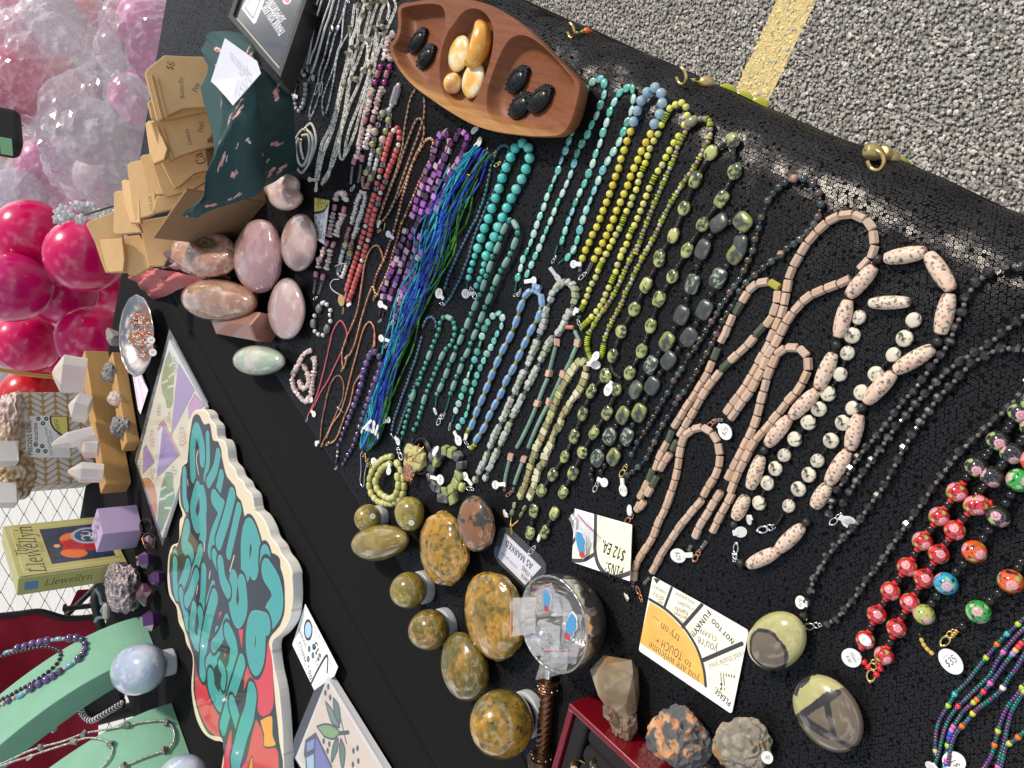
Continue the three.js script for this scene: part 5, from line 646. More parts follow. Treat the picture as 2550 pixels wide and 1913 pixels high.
// an ellipsoid-like stone standing on the table where the photograph shows it: w pixels along the frame, h across it
function stoneAxes(c, w, h, vf, lift = 0) {
let cv = 0.03, P;for (let i = 0;i < 4;i++) { P = T(c, cv + lift);const s = scaleAt(P);cv = vf * Math.min(w, h) / 2 / s;}
P = T(c, cv + lift);const s = scaleAt(P), r = ray(c).normalize(), sinE = -r.y, cosE = Math.sqrt(1 - r.y * r.y), lat = h / 2 / s, wx = w / 2 / s;
const fwd = Math.sqrt(Math.max(wx * wx - cv * cv * cosE * cosE, 0.2 * wx * wx)) / sinE;const f = V3(r.x, 0, r.z).normalize(), l = V3(-f.z, 0, f.x);
return { P, cv, lat, fwd, f, l };
}
function stone(name, label, cat, c, w, h, vf, col, o = {}) {
const A = stoneAxes(c, w, h, vf, o.lift ?? 0), g = smoothIco(o.n ?? 26), s = rr(0,90);
displace(g, (v) => { const b = v.clone();if (o.shape) o.shape(v);if (o.lump) v.multiplyScalar(1 + o.lump * fbm(b.x * 1.3 + s, b.y * 1.3, b.z * 1.3,3));if (o.pit) v.multiplyScalar(1 - o.pit * sst(0.2,0.4, fbm(b.x * 3 + s, b.y * 3, b.z * 3,4)));if (o.flatTop) v.y = v.y < 0 ? v.y : v.y;});
if (o.turn) g.rotateY(o.turn);
const q = Math.max(A.fwd, A.lat, A.cv);// colours are sampled in metres so that grain keeps its size
displace(g, (v) => { v.set(v.x * A.lat, v.y * A.cv, v.z * A.fwd);});
solid(g, (x, y, z) => col(x, y, z, s));
g.applyMatrix4(new THREE.Matrix4().makeBasis(A.l, UP, A.f.clone().negate().multiplyScalar(A.l.clone().cross(UP).dot(A.f.clone().negate()) < 0 ? -1 : 1)));
const th = thing(name, label, cat, A.P.clone().setY(TABLE));
part(th, 'stone', g, o.mat ?? vcol(0.16,{ clearcoat: 1, clearcoatRoughness: 0.03 }), A.P);
th.userData.A = A;delete th.userData.A;th.A = A;return th;
}
const egg = (k) => (v) => { const t = v.z;const f = 1 - k * t;v.x *= f;v.y *= f;};
const eggX = (k) => (v) => { const f = 1 - k * v.x;v.z *= f;v.y *= f;};
function ringStand(th, r, hgt, up = TABLE) {
const P = V3(th.position.x, up, th.position.z), g = lathe([[0, r * 0.78],[0, r],[hgt * 0.15, r * 1.03],[hgt * 0.85, r * 1.03],[hgt, r],[hgt, r * 0.78],[hgt * 0.5, r * 0.74],[0, r * 0.78]], 40);g.rotateZ(Math.PI / 2);
const rl = numbered('ring_stand');const m = new THREE.Mesh(g, M.ring);m.name = rl;m.position.copy(P);scene.add(m);return m;
}
const jasper = (amt, dark) => (x, y, z, s) => { const f = 42, w = 0.012 * noise(x * 60, y * 60 + s, z * 60), n = fbm((x + w) * f + s, y * f, (z + w) * f, 5), m = fbm(x * f * 3 + 60 * w, y * f * 3 + s, z * f * 3,4), q = fbm(x * 230, y * 230, z * 230 + s, 3), d = fbm(x * 150 + 9, y * 150 + s, z * 150,2);let c = mix3([0.12,0.1,0.018],[0.48,0.24,0.018], sst(-0.3 + amt, 0.36 + amt, 0.75 * n + 0.8 * m));c = mix3(c, [0.15,0.15,0.05], sst(0.1,0.32, m) * 0.6);c = mix3(c, [0.035,0.045,0.022], sst(0.2,0.3, d) * dark);c = mix3(c, [0.5,0.26,0.03], (1 - sst(0,0.05, Math.abs(noise(x * 120 + 40 * w, y * 120 + s, z * 120)))) * 0.5);c = mix3(c, [0.5,0.36,0.22], sst(0.33,0.42, q + 0.35 * n));return c.map((k) => k * (1 + 0.35 * q));};
const olivine = (x, y, z, s) => { const n = fbm(x * 40 + s, y * 40, z * 40,4), q = fbm(x * 170, y * 170, z * 170 + s, 3);return mix3(mix3([0.2,0.155,0.03],[0.32,0.27,0.05], sst(-0.1,0.2, n)), [0.2,0.105,0.03], sst(0.05,0.3, q)).map((k) => k * (1 + 0.4 * q));};
const rose = (b, seam) => (x, y, z, s) => { const n = fbm(x * 22 + s, y * 22, z * 22,4), v = Math.abs(noise(x * 26 + s, y * 40, z * 16)), q = fbm(x * 120, y * 120 + s, z * 120,3);return mix3(mix3(b, b.map((k, i) => k * [1.25,1.42,1.42][i]), sst(0,0.25, n)), seam, (1 - sst(0.0,0.03, v)) * 0.28).map((k) => k * (1 + 0.12 * q));};
const sep = (bands) => (x, y, z, s) => { const n = fbm(x * 45 + s, y * 45, z * 45,4);for (const [f, c] of bands) { const d = f(x, z, n);if (d > 0) return c.map((k) => k * (1 + 0.25 * fbm(x * 160, y * 160, z * 160,3)));} return [0.16,0.125,0.085].map((k) => k * (1 + 0.2 * fbm(x * 130, y * 130, z * 130,3)));};

{ // rose quartz and feldspar at the far end
const gl = vcol(0.1,{ clearcoat: 1, clearcoatRoughness: 0.02, transmission: 0.08, thickness: 0.03 });
stone('rose_quartz_stone', 'large rounded mauve pink rose quartz stone with a curved seam', 'polished stone', p1('l', 438,314), 119,182,0.6, rose([0.40,0.23,0.24],[0.7,0.58,0.57]),{ mat: gl, shape: (v) => { const f = 1 + 0.08 * v.z;v.x *= f;} , lump: 0.06 });
stone('rose_quartz_stone', 'rounded pale pink rose quartz stone touching the price card', 'polished stone', p1('l', 642,248), 88,142,0.55, rose([0.46,0.30,0.28],[0.72,0.62,0.54]),{ mat: gl, lump: 0.05 });
stone('rose_quartz_stone', 'pear shaped pale rose quartz stone with a ridge, nearest of the pink stones', 'polished stone', p1('l', 580,573), 96,153,0.55, rose([0.50,0.34,0.33],[0.75,0.66,0.64]),{ mat: gl, shape: (v) => { const k = v.x;const f = 1 - 0.25 * Math.max(0, -k * 0 + v.x * 0.6);v.z *= f;v.y *= 1 - 0.2 * Math.abs(v.z);} });
const ht = stone('rose_quartz_heart', 'small carved pink rose quartz heart shape beside the green fabric', 'carved stone', p1('D', 275,1238), 100,92,0.62, rose([0.58,0.38,0.33],[0.78,0.64,0.58]),{ mat: gl, shape: (v) => { const a = Math.atan2(v.z, v.x);const f = 1 - 0.28 * Math.exp(-Math.pow((a - 1.2) / 0.4,2)) - 0.2 * Math.exp(-Math.pow((a + 2.2) / 0.45,2));v.x *= f;v.z *= f;} });
stone('moonstone_egg', 'large egg shaped peach brown polished stone lying on its side', 'polished stone', p1('l', 243,532), 180,106,0.95, (x, y, z, s) => { const n = fbm(x * 30 + s, y * 30, z * 30,4), v = Math.abs(noise(x * 40, y * 40 + s, z * 40));return mix3(mix3([0.33,0.175,0.11],[0.45,0.28,0.19], sst(-0.1,0.25, n)), [0.55,0.37,0.26], 1 - sst(0,0.03, v));},{ shape: egg(0.1) });
stone('aventurine_egg', 'pale green and cream egg shaped stone at the edge of the sequin cloth', 'polished stone', p1('l', 444,829), 126,76,0.9, (x, y, z, s) => { const n = fbm(x * 26 + s, y * 40, z * 26,4), q = fbm(x * 90, y * 90, z * 90 + s, 3);return mix3(mix3([0.36,0.45,0.34],[0.58,0.58,0.48], sst(-0.1,0.2, n)), [0.32,0.3,0.13], sst(0.2,0.4, q));},{ shape: egg(0.12) });
// red brown crystal point
const th = thing('crystal_point', 'reddish brown faceted crystal point lying beside the pear shaped pink stone', 'crystal', T(p1('l', 355,660)));const a = T(p1('l', 225,640), 0.02), b = T(p1('l', 480,668), 0.02), d = b.clone().sub(a), L = d.length();const g = facet(lathe([[-L / 2,0.001],[-L * 0.28,0.023],[L * 0.48,0.026],[L / 2,0.024],[L / 2,0.001]], 6, true));const gg = solid(facet(g), (x, y, z) => { const n = fbm(x * 60, y * 60, z * 60,4);return mix3([0.26,0.11,0.075],[0.38,0.2,0.14], sst(-0.2,0.3, n));});const m = part(th, 'crystal', gg, vflat(0.3,{ clearcoat: 0.6 }), a.clone().lerp(b, 0.5));m.quaternion.setFromRotationMatrix(frameAt(d, 0.4));
}
{ // ocean jasper
const s1 = stone('jasper_sphere', 'small tan olive jasper sphere with a white dot sticker on a clear ring', 'polished stone', p1('F', 778,125), 67,69,1, olivine,{ lift: 0.006 });
const s2 = stone('jasper_egg', 'olive green jasper egg with a white dot sticker, upright beside the jade bracelet', 'polished stone', p1('F', 1036,98), 75,86,0.9, olivine,{ shape: eggX(-0.06), lift: 0.002 });
stone('jasper_egg', 'smooth olive yellow jasper egg lying in front of the small sphere', 'polished stone', p1('F', 853,274), 143,88,0.9, (x, y, z, s) => { const n = fbm(x * 28 + s, y * 28, z * 28,4);return mix3([0.22,0.165,0.03],[0.34,0.27,0.07], sst(-0.12,0.22, n)).map((k, i) => k * [1,0.95,1][i]);},{ shape: egg(0.12), lump: 0.04 });
stone('jasper_freeform', 'ochre mottled jasper freeform with a pitted hollow in its face', 'polished stone', p1('F', 1247,313), 124,180,0.6, jasper(-0.12,0.9),{ n: 40, lump: 0.16, pit: 0.05 });
stone('jasper_freeform', 'dark brown and rust blotched jasper freeform leaning on the pitted ochre one', 'polished stone', p1('F', 1444,160), 94,137,0.62, (x, y, z, s) => { const n = fbm(x * 60 + s, y * 60, z * 60,4);return mix3([0.05,0.042,0.03],[0.235,0.105,0.04], sst(-0.02,0.07, n));},{ n: 40, lump: 0.08, lift: 0.006 });
const e3 = stone('jasper_egg', 'yellow olive jasper egg on a white ring, left of the dark jasper egg', 'polished stone', p1('F', 1022,568), 92,89,0.95, olivine,{ lift: 0.007, shape: egg(-0.1) });
const e4 = stone('jasper_egg', 'dark olive and rust jasper egg on a white ring with a glossy window reflection', 'polished stone', p1('F', 1146,812), 104,98,0.95, jasper(0.16,0.6),{ lift: 0.007, shape: egg(-0.12) });
stone('jasper_egg', 'large dark olive jasper egg with a white chalky patch on top', 'polished stone', p1('F', 1370,1035), 118,167,0.72, (x, y, z, s) => { let c = jasper(0.26,0.3)(x, y, z, s);return c;},{ shape: eggX(0.06) });
stone('jasper_freeform', 'largest ochre and green jasper pebble, against the metal bowl', 'polished stone', p1('X', 958,1050), 146,213,0.55, jasper(0.03,0.5),{ n: 44, lump: 0.12 });
const sp = stone('jasper_sphere', 'large ochre and black flecked jasper sphere on a white ring', 'polished stone', p1('I', 122,1386), 160,162,1, jasper(0.02,1),{ n: 40, lift: 0.008 });
const rings = [[s1,0.014, 'clear plastic ring under the small tan sphere'],[e3,0.0185, 'white plastic ring under the yellow olive egg'],[e4,0.0195, 'white plastic ring under the rust and olive egg'],[sp, 0.022, 'white plastic ring under the large flecked sphere']];
rings.forEach(([s, r, l]) => tag(ringStand(s, r, 0.011), l, 'ring stand'));
const dotS = (s, p, h) => { const r = ray(p), A = s.A;const m = new THREE.Mesh(new THREE.CylinderGeometry(0.0035,0.0035,0.0006,16), [M.white, tagMat('o'), M.white]);m.name = 'dot_sticker';// where the line of sight meets the stone
const q = camera.position.clone().sub(A.P), e = (v) => V3(v.dot(A.l) / A.lat, v.y / A.cv, v.dot(A.f) / A.fwd), o = e(q), d = e(r), a = d.dot(d), b = 2 * o.dot(d), c = o.dot(o) - 1, disc = b * b - 4 * a * c;if (disc < 0) return;const t = (-b - Math.sqrt(disc)) / 2 / a, hitp = camera.position.clone().addScaledVector(r, t), le = e(hitp.clone().sub(A.P)), n = A.l.clone().multiplyScalar(le.x / A.lat).addScaledVector(UP, le.y / A.cv).addScaledVector(A.f, le.z / A.fwd).normalize();m.position.copy(hitp).addScaledVector(n, h).sub(s.position);m.quaternion.setFromUnitVectors(UP, n);s.add(m);};
dotS(s1, p1('F', 808,114), 0.0005);dotS(s2, p1('F', 1048,150), 0.0015);
}
{ // septarian pebbles
const Y = [0.42,0.40,0.17], Kk = [0.035,0.03,0.026];
stone('septarian_pebble', 'oval septarian pebble with cream yellow rim beside the PLEASE card', 'polished stone', p1('Z', 368,458), 143,132,0.62, sep([[(x, z, n) => { const d = Math.hypot((x + 0.003) / 0.0125, (z + 0.004) / 0.0125);return d < 1 + 0.35 * n ? -1 : d < 1.22 + 0.35 * n ? 1 : -1;}, Kk],[(x, z, n) => Math.hypot((x + 0.003) / 0.0125, (z + 0.004) / 0.0125) > 1.22 + 0.35 * n ? 1 : -1, Y]]),{ n: 44, turn: 0.5, shape: (v) => { v.z *= 1.12;v.x *= 0.94;} });
stone('septarian_pebble', 'round septarian pebble with a dark triangle of cracks and yellow top', 'polished stone', p1('Z', 868,1168), 150,188,0.55, sep([[(x, z, n) => { const line = (ax, az, bx, bz) => { const dx = bx - ax, dz = bz - az, t = clamp(((x - ax) * dx + (z - az) * dz) / (dx * dx + dz * dz));return Math.hypot(x - ax - dx * t, z - az - dz * t);};const w = 0.0023 + 0.002 * n;return Math.min(line(0.0085,0.016,0.0065,-0.012), line(0.0065,-0.012,-0.014,0.001), line(-0.014,0.001,0.0075,0.012), line(-0.014,0.001,-0.026,0.004), line(0.007,0.02,0.006,-0.024), line(-0.012,-0.004,0.005,-0.016)) < w ? 1 : -1;}, Kk],[(x, z, n) => x > 0.0085 && x < 0.021 + 0.03 * n ? 1 : -1, Y],[(x, z, n) => x >= 0.0085 && n < 0.05 ? 1 : -1, Kk]]),{ n: 44 });
}
// rough and clear crystals
function rockGeo(r, n, k, rough) { const g = smoothIco(n), s = rr(0,99);displace(g, (v) => { const b = v.clone();const c = 0.75 * noise(b.x * 1.1 + s, b.y * 1.1, b.z * 1.1);const ridge = 1 - Math.abs(2 * noise(b.x * 2.6 + s, b.y * 2.6, b.z * 2.6));v.multiplyScalar(1 + 0.3 * c * rough + 0.13 * ridge * rough + 0.1 * rough * fbm(b.x * 5 + s, b.y * 5, b.z * 5,4));v.set(v.x * r[0] * k, v.y * r[1] * k, v.z * r[2] * k);});return facet(g);}
function rock(name, label, cat, c, w, h, vf, col, o = {}) { const A = stoneAxes(c, w, h, vf), g = rockGeo([A.lat, A.cv, A.fwd], o.n ?? 22, o.k ?? 0.9, o.rough ?? 1);solid(g, (x, y, z) => col(x, y, z));g.applyMatrix4(new THREE.Matrix4().makeBasis(A.l, UP, A.l.clone().cross(UP)));const th = thing(name, label, cat, A.P.clone().setY(TABLE));part(th, 'rock', g, o.mat ?? vflat(0.75), A.P);th.A = A;return th;}
rock('raw_rock', 'rough orange and grey raw crystal rock in front of the red ring box', 'rock', p1('I', 1205,1472), 140,142,0.7, (x, y, z) => { const n = fbm(x * 55, y * 55, z * 55,4), q = fbm(x * 130 + 4, y * 130, z * 130,3);return mix3(mix3([0.50,0.22,0.09],[0.56,0.36,0.2], sst(-0.2,0.3, q)), [0.085,0.09,0.095], sst(-0.08,0.06, n + (z > 0 ? 0.12 : -0.08) + 0.25 * x / 0.03 * 0));},{ n: 30, rough: 1.2 });
{ const gr = rock('raw_rock', 'rough grey brown rock with a small round price sticker', 'rock', p1('L', 122,1525), 134,128,0.75, (x, y, z) => { const n = fbm(x * 50, y * 50, z * 50,4), q = fbm(x * 140, y * 140, z * 140,3);return mix3(mix3([0.20,0.18,0.145],[0.34,0.30,0.23], sst(-0.15,0.25, q)), [0.3,0.17,0.06], sst(0.12,0.3, n));},{ n: 30 });
const d = new THREE.Mesh(new THREE.CylinderGeometry(0.0042,0.0042,0.0006,18), [M.white, tagMat('40'), M.white]);d.name = 'dot_sticker';d.position.copy(T(p1('L', 272,1595), 0.022)).sub(gr.position);d.rotation.set(0.9,0,-0.5);gr.add(d);}
function split(g) { const p = g.attributes.position, o = [], a = V3(), b = V3(), c = V3();for (let i = 0;i < p.count;i += 3) { a.fromBufferAttribute(p, i);b.fromBufferAttribute(p, i + 1);c.fromBufferAttribute(p, i + 2);const ab = a.clone().lerp(b, 0.5), bc = b.clone().lerp(c, 0.5), ca = c.clone().lerp(a, 0.5);for (const v of [a, ab, ca, ab, b, bc, ca, bc, c, ab, bc, ca]) o.push(v.x, v.y, v.z);} const q = new THREE.BufferGeometry();q.setAttribute('position', new THREE.Float32BufferAttribute(o, 3));return q;}
function gem(name, label, cat, c, w, h, vf, mat, o = {}) { // a faceted lump: hull of scattered points
const A = stoneAxes(c, w, h, vf), pts = [];for (let i = 0;i < (o.k ?? 18);i++) { const v = V3(rr(-1,1), rr(-1,1), rr(-1,1)).normalize();pts.push(V3(v.x * A.lat, v.y * A.cv, v.z * A.fwd));} let g = facet(new ConvexGeometry(o.points ? o.points(A) : pts));if (o.col) { for (let i = 0;i < 4;i++) g = split(g);g = solid(facet(g), o.col);} g.applyMatrix4(new THREE.Matrix4().makeBasis(A.l, UP, A.l.clone().cross(UP)));const th = thing(name, label, cat, A.P.clone().setY(TABLE));part(th, 'crystal', g, mat, A.P);th.A = A;return th;}
const ptsOf = (rings) => (A) => { const o = [];for (const [x, r, ry, n, ph] of rings) for (let i = 0;i < n;i++) { const a = i / n * 6.283 + ph;o.push(V3(x * A.lat, Math.sin(a) * ry * A.cv, Math.cos(a) * r * A.fwd));} return o;};
{
const smoky = vflat(0.08,{ transmission: 0.3, thickness: 0.03, ior: 1.45, clearcoat: 0.6 });
const q = gem('smoky_quartz', 'translucent smoky citrine quartz crystal cluster resting on the red box corner', 'crystal', p1('I', 838,1150), 116,154,0.8, smoky,{ col: (x, y, z) => { const n = fbm(x * 45, y * 45, z * 45,4);return mix3(mix3([0.27,0.2,0.11],[0.5,0.42,0.3], sst(-0.25,0.3, n)), [0.45,0.24,0.1], sst(0.1,0.3, fbm(x * 70 + 4, y * 70, z * 70,3)) * 0.6);}, points: (A) => [[-1,0.1,-0.15],[-0.9,-0.1,0.35],[-0.75,0.5,-0.5],[-0.6,0.6,0.45],[-0.2,-0.95,-0.3],[-0.1,0.9,-0.55],[0.1,0.85,0.6],[0.2,-0.8,0.7],[0.15,0.1,0.98],[0.1,0.2,-0.98],[0.75,0.55,-0.75],[0.95,0.1,-0.2],[1,0.3,0.05],[0.7,0.7,0.35],[0.55,-0.3,0.9],[0.6,-0.7,0],[-0.5,-0.8,0.3],[0.85,-0.1,-0.55]].map(([x, y, z]) => V3(x * A.lat, y * A.cv, z * A.fwd)) });
const A = q.A;const sm = facet(lathe([[-0.011,0.003],[0.004,0.0055],[0.011,0.0006]], 6, true));const s2 = part(q, 'small_crystal', sm, M.crystal.clone(), A.P.clone().add(V3(-0.022, A.cv * 0.75,0.002)));s2.material.color = lin(0.75,0.65,0.55);s2.rotation.set(0,0.4,0.5);
const b = part(q, 'matrix', rockGeo([0.014,0.01,0.011], 8,1,1.4), std([0.22,0.15,0.1], 0.8,{ flatShading: true }), A.P.clone().add(V3(-0.03,-0.002,0.004)));
}
{ // amethyst points and druse, clear stones on the rear table
const am = phy([0.10,0.035,0.14], 0.1,{ transmission: 0.3, thickness: 0.02, attenuationColor: lin(0.3,0.12,0.36), attenuationDistance: 0.012, flatShading: true, clearcoat: 1 });
const hex = (A) => ptsOf([[-0.95,0.2,0.2,3,0.3],[-0.4,0.9,0.9,6,0.2],[0.6,0.95,0.95,6,0.2],[0.98,0.2,0.2,3,0.8]])(A);
gem('amethyst_point', 'faceted dark purple amethyst point closest to the lilac foam cube', 'crystal', p1('C', 893,384), 47,44,1.0, am,{ points: hex });
gem('amethyst_point', 'small faceted amethyst point nearest the painted board', 'crystal', p1('C', 963,495), 40,40,1.0, am,{ points: hex });
gem('amethyst_point', 'brown and purple amethyst point touching the crystal druse', 'crystal', p1('C', 888,595), 46,56,1.0, phy([0.13,0.05,0.09], 0.12,{ transmission: 0.25, thickness: 0.02, flatShading: true, clearcoat: 1 }),{ points: (A) => ptsOf([[-1,0.2,0.2,3,0.3],[-0.3,0.8,0.95,6,0.2],[0.2,1,0.8,5,0.7],[0.98,0.3,0.2,4,0.8]])(A) });
gem('amethyst_point', 'clear tipped amethyst point at the foot of the mint display stand', 'crystal', p1('C', 925,755), 48,52,1.05, am,{ points: hex });
rock('amethyst_druse', 'rough lilac and brown amethyst druse beside the card box', 'crystal', p1('C', 748,556), 78,118,0.85, (x, y, z) => { const n = fbm(x * 90, y * 90, z * 90,3), q = noise(x * 220, y * 220, z * 220);return mix3(mix3([0.25,0.18,0.2],[0.55,0.5,0.52], sst(0,0.3, q)), [0.10,0.085,0.09], sst(0.05,0.25, n + (x > 0 ? 0.1 : -0.05)));},{ n: 26, rough: 1.35, mat: vflat(0.35) });
gem('quartz_chunk', 'grey translucent quartz chunk by the silver dish', 'crystal', p1('B', 738,618), 50,62,1.0, phy([0.4,0.38,0.35], 0.2,{ transmission: 0.35, thickness: 0.02, flatShading: true }),{ k: 14 });
// copper wrapped pendant with its cord
const pd = thing('wire_wrapped_pendant', 'pink crystal pendant wrapped in copper wire with a black cord', 'pendant', T(p1('C', 912,262)));part(pd, 'crystal', facet(new ConvexGeometry(many(14, () => V3(rr(-1,1), rr(-1,1), rr(-1,1)).normalize().multiply(V3(0.013,0.009,0.016))))), phy([0.4,0.25,0.3], 0.15,{ transmission: 0.3, thickness: 0.01, flatShading: true }), T(p1('C', 912,265), 0.011));for (let i = 0;i < 3;i++) { const w = part(pd, 'wire', new THREE.TorusGeometry(0.0135,0.0007,6,20), M.copper, T(p1('C', 912,255 + i * 16), 0.011));w.rotation.set(0.3 * i, 0.5,1.2 + 0.2 * i);} const cpts = [];for (let i = 0;i < 46;i++) { const a = i * 0.62, r = 36 + 10 * noise(i * 0.3,1,2);cpts.push(T(p1('C', 895 + r * Math.cos(a) * 1.05,175 + r * 1.25 * Math.sin(a)), 0.004 + 0.01 * Math.abs(noise(i * 0.5,4,1))));} part(pd, 'cord', tubeAlong(cpts, 0.0011,5, false, 240), M.black);
// the serpentine pendant among the necklaces
const sp = thing('wire_wrapped_pendant', 'yellow green raw stone pendant bound with copper wire on a black cord', 'pendant', T(p1('E', 1130,1400)));const hull = facet(new ConvexGeometry([[ -0.019,0.006,-0.012],[-0.02,0,0.014],[0.012,0.01,-0.017],[0.019,0.004,-0.006],[0.02,0.002,0.006],[0.008,0.009,0.017],[-0.008,0.012,0.006],[-0.024,0.004,0.002],[0.006,-0.004,-0.018],[0.018,-0.005,0.01],[-0.02,-0.005,0],[0.002,0.011,-0.008]].map((q) => V3(...q))));solid(hull, () => [0.4,0.4,0.12]);
const A = stoneAxes(p1('E', 1125,1405), 62,78,0.5);const hp = smoothIco(14);displace(hp, (v) => { const q = 1.25;const f = (s) => Math.sign(s) * Math.pow(Math.abs(s), 0.72);const b = v.clone();v.set(f(v.x) * A.lat * (1 - 0.2 * v.z), f(v.y) * A.cv, f(v.z) * A.fwd * 1.02).multiplyScalar(0.84 + 0.16 * noise(b.x * 2, b.y * 2, b.z * 2 + 5));});const hp2 = solid(facet(hp), (x, y, z) => { const n = fbm(x * 90, y * 90, z * 90,4);return mix3(mix3([0.44,0.42,0.14],[0.52,0.48,0.24], sst(-0.2,0.2, n)), [0.1,0.1,0.05], sst(0.12,0.25, n + 0.04));});part(sp, 'stone', hp2, vflat(0.55), A.P);
part(sp, 'copper_cap', solid(rockGeo([0.0115,0.0075,0.0075], 6,1,0.8), () => [1,1,1]), M.copper, T(p1('E', 1090,1490), 0.009));const wv = (...q) => part(sp, 'wire', tubeAlong(px('E', ...q).map((p, i, a) => T(p, 0.006 + (A.cv * 1.95 - 0.006) * Math.sin(Math.PI * clamp((i + 0.25) / (a.length - 0.5))))), 0.00055,5), M.copper);wv(1060,1410,1100,1420,1150,1425,1190,1430);wv(1180,1330,1140,1370,1090,1430,1060,1460);wv(1090,1320,1080,1380,1110,1430,1130,1470);wv(1150,1310,1110,1380,1070,1400,1050,1430);wv(1085,1500,1090,1530,1100,1545,1092,1570);
for (let i = 0;i < 4;i++) { const pts = [];for (let k = 0;k < 20;k++) { const a = k / 20 * 6.283;pts.push(T(p1('E', 1165 + (45 + i * 6) * Math.cos(a), 1390 + (95 + i * 7) * Math.sin(a)), 0.002 + i * 0.0018));} part(sp, 'cord', tubeAlong(pts, 0.0011,5, true, 60), M.black);}
}
// ---------------------------------------------------------------- wooden tray
{
const H0 = 0.03, out = px('W', 135,90,180,45,300,22,430,0,620,-22,800,-18,1000,10,1130,50,1260,112,1400,200,1520,290,1700,460,1880,645,2050,815,2112,880,2135,960,2110,1100,2060,1290,2000,1410,1925,1480,1800,1498,1600,1496,1400,1475,1180,1440,950,1365,700,1225,500,1090,320,955,180,805,90,660,50,575,38,500,95,430,125,360,140,250,135,160);
const cells = [px('W', 172,105,250,70,400,45,540,42,620,70,655,150,660,260,625,420,580,600,520,780,450,900,370,930,270,860,160,720,100,600,80,520,125,455,160,370,172,250), px('W', 760,250,850,135,950,92,1060,115,1140,200,1185,320,1185,470,1150,670,1080,880,1000,1070,920,1165,830,1192,730,1160,650,1065,605,920,592,760,620,540,680,370), px('W', 1290,540,1370,430,1470,386,1570,402,1680,465,1800,570,1930,710,2040,840,2078,900,2075,1020,2030,1180,1960,1310,1880,1395,1750,1428,1600,1415,1400,1375,1230,1340,1140,1270,1110,1150,1120,1000,1180,800)];
const th = thing('wooden_tray', 'brown wooden serving tray of three compartments at the table edge', 'tray', T(p1('W', 1080,760)));
const wl = (p) => T(p, H0), spline = (pts, n) => new THREE.CatmullRomCurve3(pts, true, 'centripetal').getSpacedPoints(n);
const b0 = wl(p1('W', 180,690)), b1 = wl(p1('W', 1100,1010)), b2 = wl(p1('W', 1990,1380));const ax = b2.clone().sub(b0).setY(0).normalize(), nz = V3(-ax.z, 0, ax.x);if (nz.dot(wl(p1('W', 1100,1400)).sub(b1)) < 0) nz.negate();
const tex = texFn(1024,512, (u, v) => { const x = u * 0.4, z = (v - 0.5) * 0.2;const edge = z - (0.010 * Math.sin(x * 9) + 0.004 * noise(x * 20,3,1)) - 0.002;const g = fbm(x * 9, z * 190 + 3 * noise(x * 6, z * 8,1), 3,4), f = fbm(x * 40, z * 900,5,3), pore = noise(x * 120, z * 1500,8);let c = mix3([0.21,0.07,0.028],[0.42,0.21,0.075], sst(-0.004,0.012, edge + 0.004 * g));const k = 1 + 0.45 * g + 0.25 * f - (pore > 0.3 ? 0.16 : 0);return c.map((q) => q * k);});
const uvw = (g) => { const P = g.attributes.position, U = new Float32Array(P.count * 2);for (let i = 0;i < P.count;i++) { const q = V3(P.getX(i), 0, P.getZ(i)).sub(b0);U[2 * i] = q.dot(ax) / 0.4 + 0.03;U[2 * i + 1] = q.dot(nz) / 0.2 + 0.5 ;} g.setAttribute('uv', new THREE.BufferAttribute(U, 2));return g;};
const wood = phy([1,1,1], 0.5,{ map: tex, specularIntensity: 0.6 });
const so = spline(out.map(wl), 160), sc = cells.map((c) => spline(c.map(wl), 90));
const sh = new THREE.Shape(so.map((v) => new THREE.Vector2(v.x, -v.z)));
sc.forEach((c) => sh.holes.push(new THREE.Path(c.map((v) => new THREE.Vector2(v.x, -v.z)))));
const top = new THREE.ShapeGeometry(sh);top.rotateX(-Math.PI / 2);top.translate(0, TABLE + H0,0);
// flank: from the rim over a small round and inwards to a narrower foot
const cen = so.reduce((a, v) => a.add(v), V3(0,0,0)).multiplyScalar(1 / so.length), prof = [[1,0],[1.004,-0.0012],[1.006,-0.004],[0.985,-0.012],[0.94,-0.022],[0.88,-0.0297]];
const fl = sheet(so.length, prof.length - 1, (u, v) => { const i = Math.round(u * so.length) % so.length, k = prof[Math.round(v * (prof.length - 1))], q = so[i].clone().sub(cen).multiplyScalar(k[0]).add(cen);q.y = TABLE + H0 + k[1];return q;});
part(th, 'rim', uvw(top), wood);part(th, 'flank', uvw(fl), wood);
sc.forEach((c) => { const m = c.reduce((a, v) => a.add(v), V3(0,0,0)).multiplyScalar(1 / c.length), pr = [[1,0],[0.985,-0.0012],[0.965,-0.0045],[0.93,-0.009],[0.86,-0.013],[0.74,-0.0152],[0.5,-0.0158],[0.25,-0.016],[0.001,-0.016]];part(th, 'compartment', uvw(sheet(c.length, pr.length - 1, (u, v) => { const i = Math.round(u * c.length) % c.length, k = pr[Math.round(v * (pr.length - 1))], q = c[i].clone().sub(m).multiplyScalar(k[0]).add(m);q.y = TABLE + H0 + k[1];return q;})), wood);});
for (const k of th.children) k.material.side = THREE.DoubleSide;
// carved black suns
const F = 0.0144, sunMat = phy([0.011,0.012,0.014], 0.3,{ specularIntensity: 0.7 });
